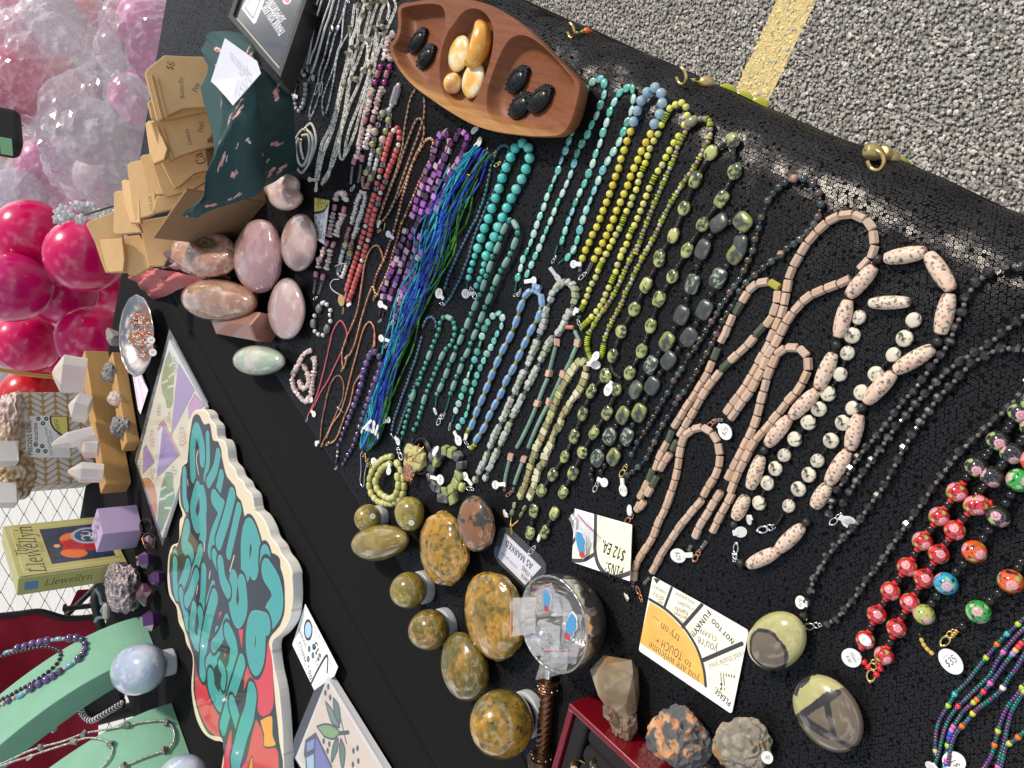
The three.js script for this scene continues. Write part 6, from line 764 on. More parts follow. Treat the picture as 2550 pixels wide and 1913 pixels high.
const face = (label, x, y, rx, ry, rot) => {
const P = T(p1('W', x, y), F), s = scaleAt(P) * 4.424, a = rx / s * 1.12, b = ry / s * 1.12;const t = thing('carved_sun', label, 'carved stone', P, null);
const shp = new THREE.Shape();for (let i = 0;i < 72;i++) { const an = i / 72 * 6.283, right = Math.cos(an) > -0.1, r = right ? 1.08 + 0.16 * (i % 4 < 2 ? 1 : 0) : 1.03 + 0.02 * (i % 6 < 3 ? 1 : 0);const X = Math.cos(an) * a * r, Y = Math.sin(an) * b * r;i ? shp.lineTo(X, Y) : shp.moveTo(X, Y);} const base = new THREE.ExtrudeGeometry(shp,{ depth: 0.004, bevelEnabled: true, bevelSize: 0.0006, bevelThickness: 0.0008, bevelSegments: 2 });base.rotateX(-Math.PI / 2);
const dome = new THREE.SphereGeometry(1,32,16,0,6.2832,0,1.5708);displace(dome, (v) => { v.set(v.x * a * 0.86 - a * 0.1, v.y * 0.0042 + 0.0045, v.z * b * 0.86);});const moon = new THREE.TorusGeometry(1,0.09,8,30,2.6);moon.rotateX(Math.PI / 2);moon.rotateY(1.3);displace(moon, (v) => { v.set(v.x * a * 0.82 - a * 0.05, v.y * 0.006 + 0.0062, v.z * b * 0.82);});
const add = (n, g) => { const m = new THREE.Mesh(g, sunMat);m.name = n;t.add(m);return m;};add('rayed_edge', base);add('face_dome', dome);add('crescent', moon);
const line = (pts) => { const g = new THREE.TubeGeometry(new THREE.CatmullRomCurve3(pts.map(([u, v]) => V3(u * a, 0.0045 + 0.0042 * Math.sqrt(Math.max(0.05,1 - Math.pow((u * a + a * 0.1) / (a * 0.86), 2) - Math.pow(v / 0.86,2))) + 0.0001, v * b))), 12,0.00045,5);add('carved_line', g);};line([[-0.25,-0.4],[0.05,-0.35],[0.2,-0.1],[-0.05,0.05]]);line([[-0.6,-0.2],[-0.45,-0.1],[-0.5,0.1]]);line([[-0.4,0.35],[-0.1,0.42],[0.15,0.3]]);line([[-0.2,0.55],[0,0.6],[0.2,0.5]]);
t.rotation.y = rot;const ds = 0;return t;};
face('black carved sun face, upper one in the far tray compartment', 378,465,78,130, Math.PI * 0.02 - Math.PI / 2 * 0 + 0.3 - 1.57 + 1.57);face('black carved sun face, lower one in the far tray compartment', 468,640,78,130,0.3);face('black carved sun face, topmost of three in the near tray compartment', 1478,895,98,140,0.3);face('black carved sun face, bottom one of three in the near tray compartment', 1508,1180,98,140,0.3);face('black carved sun face, nearest the tray end', 1725,1110,98,150,0.3);
// yellow calcite pieces
const cal = (b) => (x, y, z, s) => { const n = fbm(x * 60 + s, y * 60, z * 60,4);return mix3(mix3([0.78,0.42,0.08],[0.84,0.62,0.26], sst(-0.15,0.2, n + b)), [0.85,0.78,0.58], sst(0.12,0.35, n + b));};
const cm = vcol(0.22,{ clearcoat: 0.7, clearcoatRoughness: 0.1 });
const put = (nm, label, cat, x, y, w, h, vf, c, o) => stone(nm, label, cat, p1('W', x, y), w / 4.424, h / 4.424, vf, c,{ mat: cm, n: 20, lift: 0.0142, ...o });
put('calcite_palm_stone', 'flat oval cream and yellow calcite stone beside the orange crescent', 'polished stone', 812,595,232,390,0.5, cal(0.12));put('calcite_palm_stone', 'flat oval cream calcite stone with dark specks, nearest in the middle compartment', 'polished stone', 965,882,238,390,0.5, cal(0.1));put('calcite_sphere', 'orange and yellow calcite ball with a small drilled hole', 'polished stone', 742,918,208,222,1, (x, y, z, s) => mix3(cal(0)(x, y, z, s), [0.55,0.14,0.03], sst(0.1,0.9, (x * -30 + z * -30 - 0.2)) * 0.0 + sst(0.05,0.3, fbm(x * 40 + 3, y * 40, z * 40,3) + 0.1 * 1) * 0.7), {});
{ const t = thing('calcite_crescent', 'curved orange calcite horn or crescent in the middle compartment', 'polished stone', T(p1('W', 1000,480), F));const c = new THREE.CatmullRomCurve3(px('W', 1022,250,1050,330,1052,440,1020,570,960,660,905,690).map((p) => T(p, F + 0.012)));const g = new THREE.TubeGeometry(c, 40,1,14), P = g.attributes.position, fr = c.getSpacedPoints(40);for (let i = 0;i <= 40;i++) for (let j = 0;j <= 14;j++) { const k = i * 15 + j, q = V3().fromBufferAttribute(P, k), ctr = c.getPointAt(i / 40), d = q.sub(ctr).normalize(), r = 0.0016 + 0.0105 * Math.pow(Math.sin(Math.PI * clamp(0.05 + i / 40 * 0.88)), 0.7);P.setXYZ(k, ctr.x + d.x * r, ctr.y + d.y * r * 0.9, ctr.z + d.z * r);} g.computeVertexNormals();solid(g, (x, y, z) => { const n = fbm(x * 60, y * 60, z * 60,4);return mix3([0.68,0.3,0.03],[0.8,0.44,0.09], sst(-0.15,0.25, n));});part(t, 'stone', g, cm);}
}
// ---------------------------------------------------------------- hammered bowl of bagged pins
{
const c = p1('I', 432,775), hgt = 0.042, P = T(c, hgt), r = 297 / 2.4656 / scaleAt(P);const th = thing('metal_bowl', 'hammered steel bowl full of small plastic bags with pins', 'bowl', P.clone().setY(TABLE));
const pr = [];for (let k = 0;k <= 22;k++) { const t = k / 22;pr.push([hgt * t, r * (0.55 + 0.45 * Math.pow(Math.sin(Math.min(1, t * 1.12) * Math.PI / 2), 0.62)) ]);} const g = lathe([[0,0.001],[0, pr[0][1] * 0.9], ...pr, [hgt + 0.0008, r - 0.0008],[hgt, r - 0.0018], ...pr.slice().reverse().map(([a, q]) => [Math.max(a, 0.0015), q - 0.0018]), [0.0016,0.001]], 96);g.rotateZ(Math.PI / 2);
const dent = texFn(512,128, (u, v) => { let m = 1;const X = u * 34, Y = v * 7;for (let a = -1;a <= 1;a++) for (let b = -1;b <= 1;b++) { const cx = Math.floor(X) + a, cy = Math.floor(Y) + b, hx = Math.sin(((cx + 34) % 34) * 12.9 + cy * 78.2) * 43758.5, ox = cx + 0.5 + 0.3 * ((hx - Math.floor(hx)) - 0.5) + (cy % 2 ? 0.25 : -0.25), oy = cy + 0.5;m = Math.min(m, Math.hypot(X - ox, Y - oy));} const q = sst(0,0.8, m);return [q, q, q];}, true);
part(th, 'bowl', g, std([0.6,0.58,0.55], 0.28,{ metalness: 1, bumpMap: dent, bumpScale: 0.0007 }), P.clone().setY(TABLE));
const film = phy([0.93,0.94,0.96], 0.18,{ transmission: 0.82, thickness: 0, side: THREE.DoubleSide });const seal = phy([0.6,0.12,0.14], 0.4,{ transmission: 0.3, thickness: 0 });
const bag = (label, f, q, hs, pin, zip) => { const t = thing('plastic_bag', label, 'plastic bag', T(p1(f, q[0], q[1]), hs[0]), null), cs = [0,1,2,3].map((i) => T(p1(f, q[2 * i], q[2 * i + 1]), hs[i])), o = rr(0,50);
const bil = (u, v) => cs[0].clone().lerp(cs[1], u).lerp(cs[3].clone().lerp(cs[2], u), v);for (const s of [0,1]) part(t, 'film', sheet(18,18, (u, v) => { const p = bil(u, v);p.y += (s ? 1 : -1) * 0.0016 * Math.sin(Math.PI * u) * Math.sin(Math.PI * v) + 0.0034 * fbm(u * 3 + o, v * 3, s * 0.3,3);return p;}), film);
if (zip) part(t, 'zip', tubeAlong([0,0.33,0.66,1].map((u) => bil(u, 0.06)), 0.0007,5), seal);if (pin) enamel(t, p1(f, pin[0], pin[1]), p1(f, pin[2], pin[3]), pin[4] ?? Math.max(...hs) * 0.6);return t;};
function enamel(t, a, b, h) { const A = T(a, h), B = T(b, h), d = B.clone().sub(A), L = d.length(), w = L * 0.26, s = new THREE.Shape();s.moveTo(-L / 2, -w * 0.3);s.bezierCurveTo(-L * 0.45, w, -L * 0.3, w * 0.7, -L * 0.28, w * 0.75);s.bezierCurveTo(-L * 0.15, w * 1.3,0, w * 0.9, L * 0.05, w * 0.7);s.bezierCurveTo(L * 0.3, w * 0.9, L * 0.4, w * 0.3, L / 2,0);s.bezierCurveTo(L * 0.3, -w * 0.8, -L * 0.2, -w, -L / 2, -w * 0.3);const e = (k, dep, m, n, up) => { const g = new THREE.ExtrudeGeometry(s,{ depth: dep, bevelEnabled: false });g.scale(k, k, 1);g.rotateX(-Math.PI / 2);const q = part(t, n, g, m, A.clone().lerp(B, 0.5).add(V3(0, up, 0)));q.rotation.y = Math.atan2(-d.z, d.x);};e(1.08,0.001, M.white, 'pin_border', 0);e(0.95,0.0006, std([0.08,0.3,0.55], 0.35), 'pin_enamel', 0.001);const s2 = new THREE.Mesh(new THREE.CylinderGeometry(w * 0.5, w * 0.5,0.0009,12), std([0.55,0.06,0.07], 0.35));s2.name = 'pin_end';s2.position.copy(A.clone().lerp(B, 0.86)).add(V3(0,0.0012,0)).sub(worldOf(t));t.add(s2);}
bag('plastic bag with a blue pin at the top of the bowl', 'I', [300,560,430,520,500,700,350,740],[0.034,0.042,0.036,0.03],[400,550,405,700,0.037], 1);bag('plastic bag hanging out over the left rim of the bowl with a red zip', 'I', [175,615,175,855,330,830,330,610],[0.045,0.045,0.05,0.05], null, 1);bag('plastic bag with a slim blue pin by the right rim of the bowl', 'I', [500,700,615,720,600,900,490,880],[0.036,0.038,0.034,0.036],[570,710,525,870,0.038], 0);bag('plastic bag with a clear pin back in the middle of the bowl', 'I', [355,745,480,790,470,985,300,870],[0.044,0.046,0.044,0.046],[320,850,350,900,0.043], 0);bag('plastic bag hanging over the lower rim above the bronze handle', 'I', [375,930,535,930,520,1075,330,1120],[0.046,0.045,0.034,0.03], null, 1);bag('crumpled plastic bag lying lowest inside the bowl', 'I', [430,880,600,890,580,1020,420,1010],[0.03,0.036,0.034,0.034],[490,920,530,950,0.03], 0);bag('plastic bag under the clear pin back at the left of the bowl', 'I', [250,830,350,850,380,970,310,970],[0.043,0.044,0.043,0.043], null, 0);bag('plastic bag folded at the upper right inside the bowl', 'I', [440,560,540,640,560,720,430,730],[0.03,0.034,0.034,0.036],[470,620,500,690,0.03], 0);
const pb = part(th, 'pin_back', new THREE.TorusGeometry(0.0035,0.001,8,18), M.crystal, T(p1('I', 388,845), 0.051));pb.rotation.x = 1.2;part(th, 'pin_back', new THREE.SphereGeometry(0.0022,12,8), M.white, T(p1('I', 368,832), 0.05));const pb2 = part(th, 'pin_back', new THREE.TorusGeometry(0.0035,0.001,8,18), M.crystal, T(p1('I', 346,690), 0.052));pb2.rotation.x = 1.2;
// loose bag and pin on the price card
const pins = bag('plastic bag with a blue pin lying on the PINS card', 'U', [480,130,560,40,745,275,640,580],[0.012,0.012,0.016,0.012],[590,255,635,540,0.015], 0);part(pins, 'zip', tubeAlong(px('U', 575,90,660,190,742,268).map((p) => T(p, 0.016)), 0.0006,5), seal);
// bronze twisted handle
const hd = thing('bronze_handle', 'twisted bronze knife handle with studded collars, below the bowl', 'handle', T(p1('I', 395,1400)));
const bz = std([0.2,0.1,0.055], 0.3,{ metalness: 0.9 });const a = T(p1('I', 412,1110), 0.009), b = T(p1('I', 362,1660), 0.009), dir = b.clone().sub(a), L = dir.length();const R = 0.0095;const prof = (t) => t < 0.03 ? 0.62 : t < 0.14 ? 1.18 + 0.15 * Math.sin(t * 200) : t < 0.16 ? 0.9 : t < 0.78 ? 0.78 + 0.1 * Math.sin(Math.PI * (t - 0.16) / 0.62) : t < 0.8 ? 0.95 : t < 0.9 ? 1.12 + 0.12 * Math.sin(t * 190) : 1.3;
const hg = sheet(40,160, (u, v) => { const an = u * 6.2832, tw = v > 0.16 && v < 0.78 ? 0.11 * Math.abs(Math.sin(2 * an + v * 46)) - 0.05 : 0, r = R * (prof(v) * 0.82 + tw);return V3((v - 0.5) * L, Math.sin(an) * r, Math.cos(an) * r);});const hm = part(hd, 'grip', hg, bz, a.clone().lerp(b, 0.5));hm.quaternion.setFromRotationMatrix(frameAt(dir, 0));bz.side = THREE.DoubleSide;const bl = part(hd, 'blade_neck', new THREE.CylinderGeometry(0.0042,0.0042,0.03,14), M.silver, T(p1('I', 410,1085), 0.009));bl.quaternion.setFromUnitVectors(UP, dir.clone().normalize());for (let k = 0;k < 9;k++) { const an = k / 9 * 6.283;for (const t of [0.1,0.86]) { const q = new THREE.Mesh(new THREE.SphereGeometry(0.0013,8,6), M.silver);q.name = 'stud';q.position.set((t - 0.5) * L, Math.sin(an) * R * 1.02, Math.cos(an) * R * 1.02);hm.add(q);} } const lf = part(hd, 'leaf_ornament', rockGeo([0.011,0.006,0.014], 8,1,0.9), bz, T(p1('I', 345,1630), 0.008));
}
// ---------------------------------------------------------------- red ring box
{
const h = 0.032, c = T(p1('f', 530,672), h), e1 = T(p1('f', 235,1690), h).sub(c), e2 = T(p1('f', 1610,1675), h).sub(c);const u = e2.clone().normalize();let v = e1.clone().addScaledVector(u, -e1.dot(u)).normalize();const L = 0.15, Wd = 0.11, th = thing('ring_box', 'red lacquered jewellery box with dark velvet ring rolls', 'jewellery box', c.clone().setY(TABLE));
const red = phy([0.17,0.004,0.01], 0.22,{ clearcoat: 1, clearcoatRoughness: 0.05 }), bas = new THREE.Matrix4().makeBasis(u, UP, v.clone().multiplyScalar(u.clone().cross(UP).dot(v) < 0 ? -1 : 1)), sgn = u.clone().cross(UP).dot(v) < 0 ? -1 : 1;
const bx = (n, x0, x1, y0, y1, z0, z1, m, r = 0.0012) => { const g = new RoundedBoxGeometry(x1 - x0, y1 - y0, z1 - z0,3, r);g.translate((x0 + x1) / 2, (y0 + y1) / 2, sgn * (z0 + z1) / 2);g.applyMatrix4(bas);return part(th, n, g, m, c.clone().setY(TABLE));};
const w = 0.006;bx('side_panel', 0, L, 0, h, 0, w, red);bx('side_panel', 0, L, 0, h, Wd - w, Wd, red);bx('end_panel', 0, w, 0, h - 0.0003, w, Wd - w, red);bx('end_panel', L - w, L, 0, h - 0.0003, w, Wd - w, red);bx('base', w, L - w, 0.001,0.004, w, Wd - w, red);
const velvet = phy([0.022,0.02,0.023], 0.95,{ specularIntensity: 0.3 });bx('velvet_border', w, w + 0.017,0.004, h - 0.004, w, Wd - w, velvet, 0.004);for (let k = 0;k < 5;k++) { bx('velvet_roll', w + 0.018, L - w, 0.004, h - 0.003, w + 0.0005 + k * 0.019, w + 0.0185 + k * 0.019, velvet, 0.0075);}
const ringT = (f, x, y, nm, label) => { const t = thing('finger_ring', label, 'ring', T(p1(f, x, y), h - 0.004));for (let k = 0;k < 3;k++) { const q = new THREE.Mesh(new THREE.TorusGeometry(0.0085 - k * 0.0008,0.0007,8,26), M.gold);q.name = 'gold_wire';q.position.y = 0.002;q.rotation.set(rr(-0.25,0.25), 0.9 + rr(-0.2,0.2), rr(-0.2,0.2));t.add(q);} const s = new THREE.Mesh(new THREE.SphereGeometry(0.0042,14,10), std(nm, 0.2));s.name = 'stone';s.position.y = 0.009;t.add(s);};ringT('f', 715,1650, [0.5,0.4,0.26], 'gold wire ring with a cream stone in the ring box');ringT('f', 1020,1620, [0.06,0.05,0.05], 'gold wire ring with a dark stone in the ring box');
}
// ---------------------------------------------------------------- hooks over the table edge with hanging strands
{
const mk = (label, hook, pts, pat, extra) => { const n = necklace(label, 'necklace', hook, null, 'hanging_necklace');const P = T(hook, -0.002);const hk = part(n, 'gold_hook', new THREE.TorusGeometry(0.0068,0.0014,8,24,4.4), M.gold, P);hk.rotation.set(1.15,0.4,0.6);let c = pts.map((p, i) => T(p, -0.012 - i * 0.006));for (let i = 0;i < c.length - 1;i++) { const m = c[i].clone().lerp(c[i + 1], 0.5), k = pat[i % pat.length];drop(n, k, m, c[i + 1].clone().sub(c[i]));} cord(n, c, 0.0006, M.gold);};
const col = (q) => bt('bead', round(0.0036,12,8), std(q, 0.3), 0.007,0.003), gb = bt('gold_bead', barrel(0.0055,0.012,0.7,16), std([0.55,0.42,0.18], 0.4,{ metalness: 0.7 }), 0.012,0.004), lb = bt('bead', oval(0.0085,0.0065,0.0022), phy([0.4,0.42,0.03], 0.2), 0.016,0.003), sg = bt('bead', round(0.0017,8,6), phy([0.3,0.36,0.04], 0.2), 0.004,0.003);
mk('rainbow bead strand hooked over the table edge by the tray', p1('G', 572,198), px('G', 600,215,630,210,665,198,685,205,698,218,715,226,730,236,748,244,765,250,785,256,805,262), [sg, sg, col([0.75,0.15,0.01]), col([0.6,0.02,0.05]), col([0.3,0.02,0.2]), col([0.02,0.3,0.1]), col([0.3,0.5,0.03]), col([0.7,0.55,0.04]), col([0.05,0.15,0.5]), col([0.1,0.25,0.6])]);
mk('lime disc and gold bead strand hooked over the table edge before the yellow line', p1('G', 1285,490), px('G', 1345,505,1395,530,1420,530,1480,538,1510,565,1540,580,1620,605,1665,620).concat(px('J', 85,625,180,655,290,705)), [sg, sg, gb, sg, sg, lb, sg, sg, lb, lb]);
mk('gold clasp and lime bead strand hooked over the near stretch of table edge', p1('J', 985,1035), px('J', 940,975,1000,990,1040,985,1050,1010,1110,1030,1120,1060,1170,1090), [gb, sg, gb, gb, sg, lb]);
const e = necklace('thin lime bead strand hanging just below the table edge', 'necklace', p1('J', 600,860), null, 'hanging_necklace');{ const pts = px('J', 420,772,560,835,700,900,830,945,920,985).map((p) => T(p, -0.05));const c = new THREE.CatmullRomCurve3(pts).getSpacedPoints(40);for (let i = 0;i < 40;i++) drop(e, sg, c[i].clone().lerp(c[i + 1], 0.5), c[i + 1].clone().sub(c[i]));cord(e, pts);}
}
// ---------------------------------------------------------------- cards
function flatThing(name, label, cat, F, extra) { const th = thing(name, label, cat, F.center.clone());part(th, 'board', F.geo, F.mats);return th;}
const paper = std([0.78,0.78,0.77], 0.6);
{
const pl = tp(p1('e', 1050,1550), p1('e', 50,865), p1('e', 205,70), 0.004,0.004,0.003);
flatThing('price_card', 'hand drawn PLEASE card with an orange arc and black lines on the sequins', 'card', flat(pl, px('e', 205,70,720,355,1225,648,1238,680,1062,1545,1040,1555,60,885,48,860,195,80), 0.0006, (k) => {
k.ctx.fillStyle = '#fbfbfd';k.ctx.fillRect(0,0, k.w, k.h);k.poly('e', [200,90,1220,665,1150,860,1170,760,780,1280,740,1250,110,800,160,340], '#f7f6e2');k.poly('e', [740,990,1160,850,1060,1440,790,1280], '#f6f5e0');k.wash(['#eae27a', '#f0eca0', '#ffffff'], 26, k.w * 0.05,0.25);
k.curve('e', [165,345,330,450,460,570,560,690,650,830,710,960,750,1100,772,1265,740,1245,420,1040,70,800,110,560,165,345], null, 0, '#f3bd62', true);for (let i = 0;i < 60;i++) { k.ctx.globalAlpha = 0.05;k.dot('e', rr(150,600), rr(450,1000), rr(40,120), rr(40,120), pick(['#e89a3c', '#fbd98c', '#e07a28']));} k.ctx.globalAlpha = 1;k.poly('e', [50,865,70,800,430,1045,790,1285,1065,1440,1040,1555], '#fbfbfd');
const blk = '#3f3f44', lw = k.w * 0.026;k.curve('e', [165,318,330,420,470,545,580,680,670,830,725,970,760,1110,775,1260], blk, lw);k.poly('e', [405,190,325,410], null, blk, lw, false);k.poly('e', [735,375,525,615], null, blk, lw * 1.25, false);k.poly('e', [1168,800,735,985], null, blk, lw * 1.3, false);k.poly('e', [205,85,285,100,240,150], blk);
k.text('you are welcome', 'e', 715,1165,165,775,1.25, '#46413a', 'serif');k.text('to', 'e', 625,1010,555,960,1.1, '#46413a', 'serif');k.text('TOUCH +', 'e', 530,900,245,715,1.5, '#46413a');k.text('try on ....', 'e', 500,720,195,490,1.2, '#46413a', 'serif');
k.text('NO', 'e', 312,345,255,310,1.1);k.text('sticky', 'e', 325,300,210,240,1.1);k.text('FINGAS!', 'e', 345,230,200,155,1.1);k.text('touch', 'e', 532,560,445,500,1);k.text('w/clean', 'e', 575,510,430,450,1.1);k.text('hands', 'e', 590,450,440,395,1.1);k.text('+ bodies', 'e', 650,410,475,330,1.1);k.text('only please.', 'e', 665,350,440,230,1.1);
k.text("NOT TOO", 'e', 1095,775,855,520,1.05, '#222', 'sans-serif', 'bold');k.text('FUNKY!!', 'e', 800,425,605,690,0.85, '#222', 'sans-serif', 'bold');k.text("you're", 'e', 910,830,690,720,1.3);k.text('CLEAN!', 'e', 900,730,700,630,1);k.text('(and thank you)', 'e', 1180,880,800,1030,1.1, '#4a4538', 'serif');k.text('....if', 'e', 1100,1150,920,1110,2);k.poly('e', [985,1025,1030,1035], null, '#333', 4, false);k.text('PLEASE,', 'e', 1060,1440,880,1270,1.5, '#222', 'sans-serif', 'bold');
}, 1100,{ rough: 0.45, side: paper }));
}
{
const pl = tp(p1('U', 1110,772), p1('U', 515,578), p1('U', 545,28), 0.014,0.013,0.003);
flatThing('price_card', 'PINS $12 EA. card with thick black outlines, raised along one edge', 'card', flat(pl, px('U', 545,28,1135,195,1112,778,515,578), 0.0008, (k) => { k.ctx.fillStyle = '#fbfbfb';k.ctx.fillRect(0,0, k.w, k.h);k.curve('U', [765,95,770,300,770,480,800,590,880,680,980,715,1112,690,1135,195], null, 0, '#f2f2d2', true);k.poly('U', [515,380,590,330,740,480,600,560,518,570], '#f2f2d2');k.wash(['#e4e6a0', '#ffffff'], 14, k.w * 0.08,0.25);const b = '#414147', lw = k.w * 0.052;k.curve('U', [760,88,757,300,755,470,790,610,870,705,980,735,1125,690], b, lw);k.curve('U', [525,120,570,150,560,300,520,390], b, lw * 0.8);k.curve('U', [518,565,640,560,760,490], b, lw * 0.9);k.text('PINS:', 'U', 1058,640,870,575,1.6, '#222', 'sans-serif', 'bold');k.text('$12 EA.', 'U', 1080,465,835,350,1.7, '#222', 'sans-serif', 'bold');}, 700,{ side: paper, rough: 0.5 }));
}
{
const pl = tp(p1('X', 1270,715), p1('X', 995,452), p1('X', 1070,200), 0.002);
const th = flatThing('price_card', 'AS MARKED ocean jasper label card in a clear sleeve by the bowl', 'card', flat(pl, px('X', 1070,198,1442,552,1275,735,993,452), 0.0006, (k) => { k.ctx.fillStyle = '#f4f4f8';k.ctx.fillRect(0,0, k.w, k.h);k.text('AS MARKED', 'X', 1360,520,1085,262,1.25, '#2a2a2e', 'sans-serif', 'bold');k.text('ocean jasper', 'X', 1195,545,1030,385,1.1, '#333');k.text('EARTH', 'X', 1322,690,1245,610,1.5, '#151515', 'sans-serif', 'bold');k.text('& STARS', 'X', 1355,650,1255,530,1.6, '#151515', 'sans-serif', 'bold');}, 600,{ side: paper }));
const sl = flat(tp(p1('X', 1270,715), p1('X', 995,452), p1('X', 1070,200), 0.0032), px('X', 1010,150,1060,138,1120,150,1250,270,1440,440,1490,520,1490,600,1400,740,1300,790,1000,510,955,430,955,380), 0.0004, null, 0,{ face: () => M.sleeve, side: M.sleeve });part(th, 'clear_sleeve', sl.geo, [M.sleeve, M.sleeve]);
}
{
const y = p1('N', 372,1318), pl = tp(p1('N', 372,1660), y, p1('N', 585,1355), 0.003,0.003,0.02);
flatThing('price_card', 'narrow white price card with a yellow top, propped beside the rose quartz', 'card', flat(pl, px('N', 372,1318,585,1357).concat(px('P', 392,0,340,405,225,330,220,0)), 0.0008, (k) => { k.ctx.fillStyle = '#fafafa';k.ctx.fillRect(0,0, k.w, k.h);k.curve('N', [372,1318,585,1355,560,1430,500,1500,430,1525,372,1525], null, 0, '#f1df6a', true);k.curve('N', [585,1380,550,1460,490,1520,372,1545], '#333', k.w * 0.05);k.text('ONES', 'N', 400,1445,520,1400,1.2, '#6a6020');k.text('$12 00', 'N', 420,1490,560,1440,1.2, '#6a6020');for (const [x, q] of [[240,60],[282,130],[240,175]]) k.dot('P', x, q, 10,18, '#fff', '#111', 5);k.text('2 for 20', 'P', 262,90,350,60,1.1);k.text('each', 'P', 250,250,330,250,1);k.text('small tip', 'P', 250,320,360,360,1.3, '#222', 'sans-serif', 'bold');}, 260,{ side: paper }));
}
{ // prints in their sleeves and the sticker card
const draw1 = (k) => { k.ctx.fillStyle = '#f7f5ec';k.ctx.fillRect(0,0, k.w, k.h);k.poly('c', [290,190,545,600,400,1200,235,1510,60,1030], '#f2ecc8');k.wash(['#efe08a', '#f6f0d0', '#e9d66e'], 40, k.w * 0.08,0.2);
const ol = '#6f6a66', lw = k.w * 0.008;k.poly('c', [355,300,470,490,300,820], '#b493c4', ol, lw);k.poly('c', [425,610,470,520,540,600,430,690], '#dda0c8', ol, lw);k.poly('c', [205,780,245,740,200,1120], '#efeaf2', ol, lw);k.poly('c', [245,740,350,965,200,1120], '#9a7abf', ol, lw);k.poly('c', [212,742,250,705,365,950,350,965,245,740,206,775], '#d893b4', ol, lw);k.poly('c', [105,910,125,880,178,1010,100,1085], '#a98acb', ol, lw);k.poly('c', [125,878,185,1000,178,1012,120,890], '#d893b4', ol, lw);
const leaf = (n, c, v) => { k.curve('c', n, ol, lw, c, true);k.poly('c', v, null, ol, lw, false);};leaf([290,215,320,330,318,480,310,590,275,615,262,560,240,500,235,440,250,340,270,260], '#9aad3f', [290,230,285,400,278,600]);leaf([265,1080,310,1085,318,1180,325,1260,280,1380,225,1500,205,1440,215,1300,230,1190], '#6ba063', [272,1090,260,1280,215,1480]);for (const s of [[290,320,320,290],[285,400,322,370],[280,470,318,460],[280,420,240,440],[265,1180,225,1200],[262,1260,215,1270],[262,1250,320,1220],[255,1330,300,1330]]) k.poly('c', s, null, '#f2ecc8', lw * 2.4, false);k.curve('c', [95,1125,150,1125,190,1200,200,1290,190,1400,130,1260], ol, lw, '#dd8a3c', true);
const sp = (x, y, rx, ry) => { const n = [];for (let i = 0;i < 26;i++) { const a = i * 0.62, r = 1 - i / 27;n.push(x + rx * r * Math.cos(a), y + ry * r * Math.sin(a));} k.curve('c', n, '#c86a70', lw * 1.4);};sp(380,815,28,78);sp(168,830,22,68);for (const [x, y] of [[322,270],[335,300],[325,320],[336,350],[210,630],[222,610],[210,660],[222,655],[290,665],[278,700],[295,710],[316,1050],[335,1075],[318,1100],[75,1020],[85,990],[82,1040],[160,1070],[180,1065],[170,1110]]) k.dot('c', x, y, 6,14, null, '#6f6a66', lw);};
const out = px('c', 290,60,560,575,500,800,240,1595,45,990), pl = tp(p1('c', 240,1590), p1('c', 45,985), p1('c', 290,60), 0.01);
const t = flatThing('art_print', 'watercolour print of purple gems and leaves in a clear sleeve', 'print', flat(pl, px('c', 290,130,545,610,240,1545,62,1015), 0.007, draw1,800,{ side: paper, rough: 0.4 }));const s = flat(tp(p1('c', 240,1590), p1('c', 45,985), p1('c', 290,60), 0.012), px('c', 290,55,565,575,240,1600,42,990), 0.0005, null, 0,{ face: () => M.sleeve });part(t, 'clear_sleeve', s.geo, [M.sleeve, M.sleeve]);
const pl2 = tp(p1('d', 40,1420), p1('d', 370,715), p1('d', 940,1659), 0.012);const o2 = px('d', 370,735,935,1659,1120,1960,700,2600,20,1600);
const t2 = flatThing('art_print', 'stacked watercolour prints with a cannabis-like leaf spray and blue crystal, in sleeves', 'print', flat(pl2, px('d', 375,770,1120,1990,680,2600,60,1560), 0.01, (k) => { k.ctx.fillStyle = '#f6f3ec';k.ctx.fillRect(0,0, k.w, k.h);k.poly('d', [375,830,1100,2000,680,2500,90,1550], '#f1e3cd');k.wash(['#eac4a4', '#f0d8b8', '#e9e4c4', '#f3cdb8', '#e8e4cc'], 70, k.w * 0.08,0.28);const b = '#36393c', lw = k.w * 0.012;const lf = (n, c) => k.curve('d', n, b, lw, c, true);lf([430,975,480,1040,500,1150,490,1230,450,1160,432,1060], '#5f7f66');lf([355,1010,420,1090,460,1180,490,1260,420,1220,380,1120], '#7f9a80');lf([270,1255,350,1230,430,1250,490,1310,430,1375,340,1350], '#8fb46a');lf([480,1370,470,1480,415,1600,420,1480,450,1390], '#5f7f66');lf([505,1370,545,1470,540,1590,520,1665,495,1560,490,1440], '#5f7f66');k.poly('d', [490,1320,580,1310], null, b, lw * 2, false);k.poly('d', [505,1180,560,1420], null, b, lw, false);k.poly('d', [165,1400,260,1330,410,1640,420,1900,300,1900,150,1530], '#7c7cc0', b, lw * 2);k.poly('d', [165,1400,255,1350,245,1480,165,1520], '#93a0dc', b, lw * 1.6);k.poly('d', [160,1545,245,1500,250,1659,180,1800], '#b5d8ec', b, lw * 1.6);for (const [x, y] of [[382,865],[353,925],[400,970],[337,1395],[392,1425],[375,1490],[628,1490],[667,1465],[675,1590],[622,1625]]) k.dot('d', x, y, 13,30, '#3d4446');}, 800,{ side: paper, rough: 0.4 }));const s2 = flat(tp(p1('d', 40,1420), p1('d', 370,715), p1('d', 940,1659), 0.0135), px('d', 370,715,1140,2000,690,2640,25,1520,45,1380,240,905), 0.0005, null, 0,{ face: () => M.sleeve });part(t2, 'clear_sleeve', s2.geo, [M.sleeve, M.sleeve]);
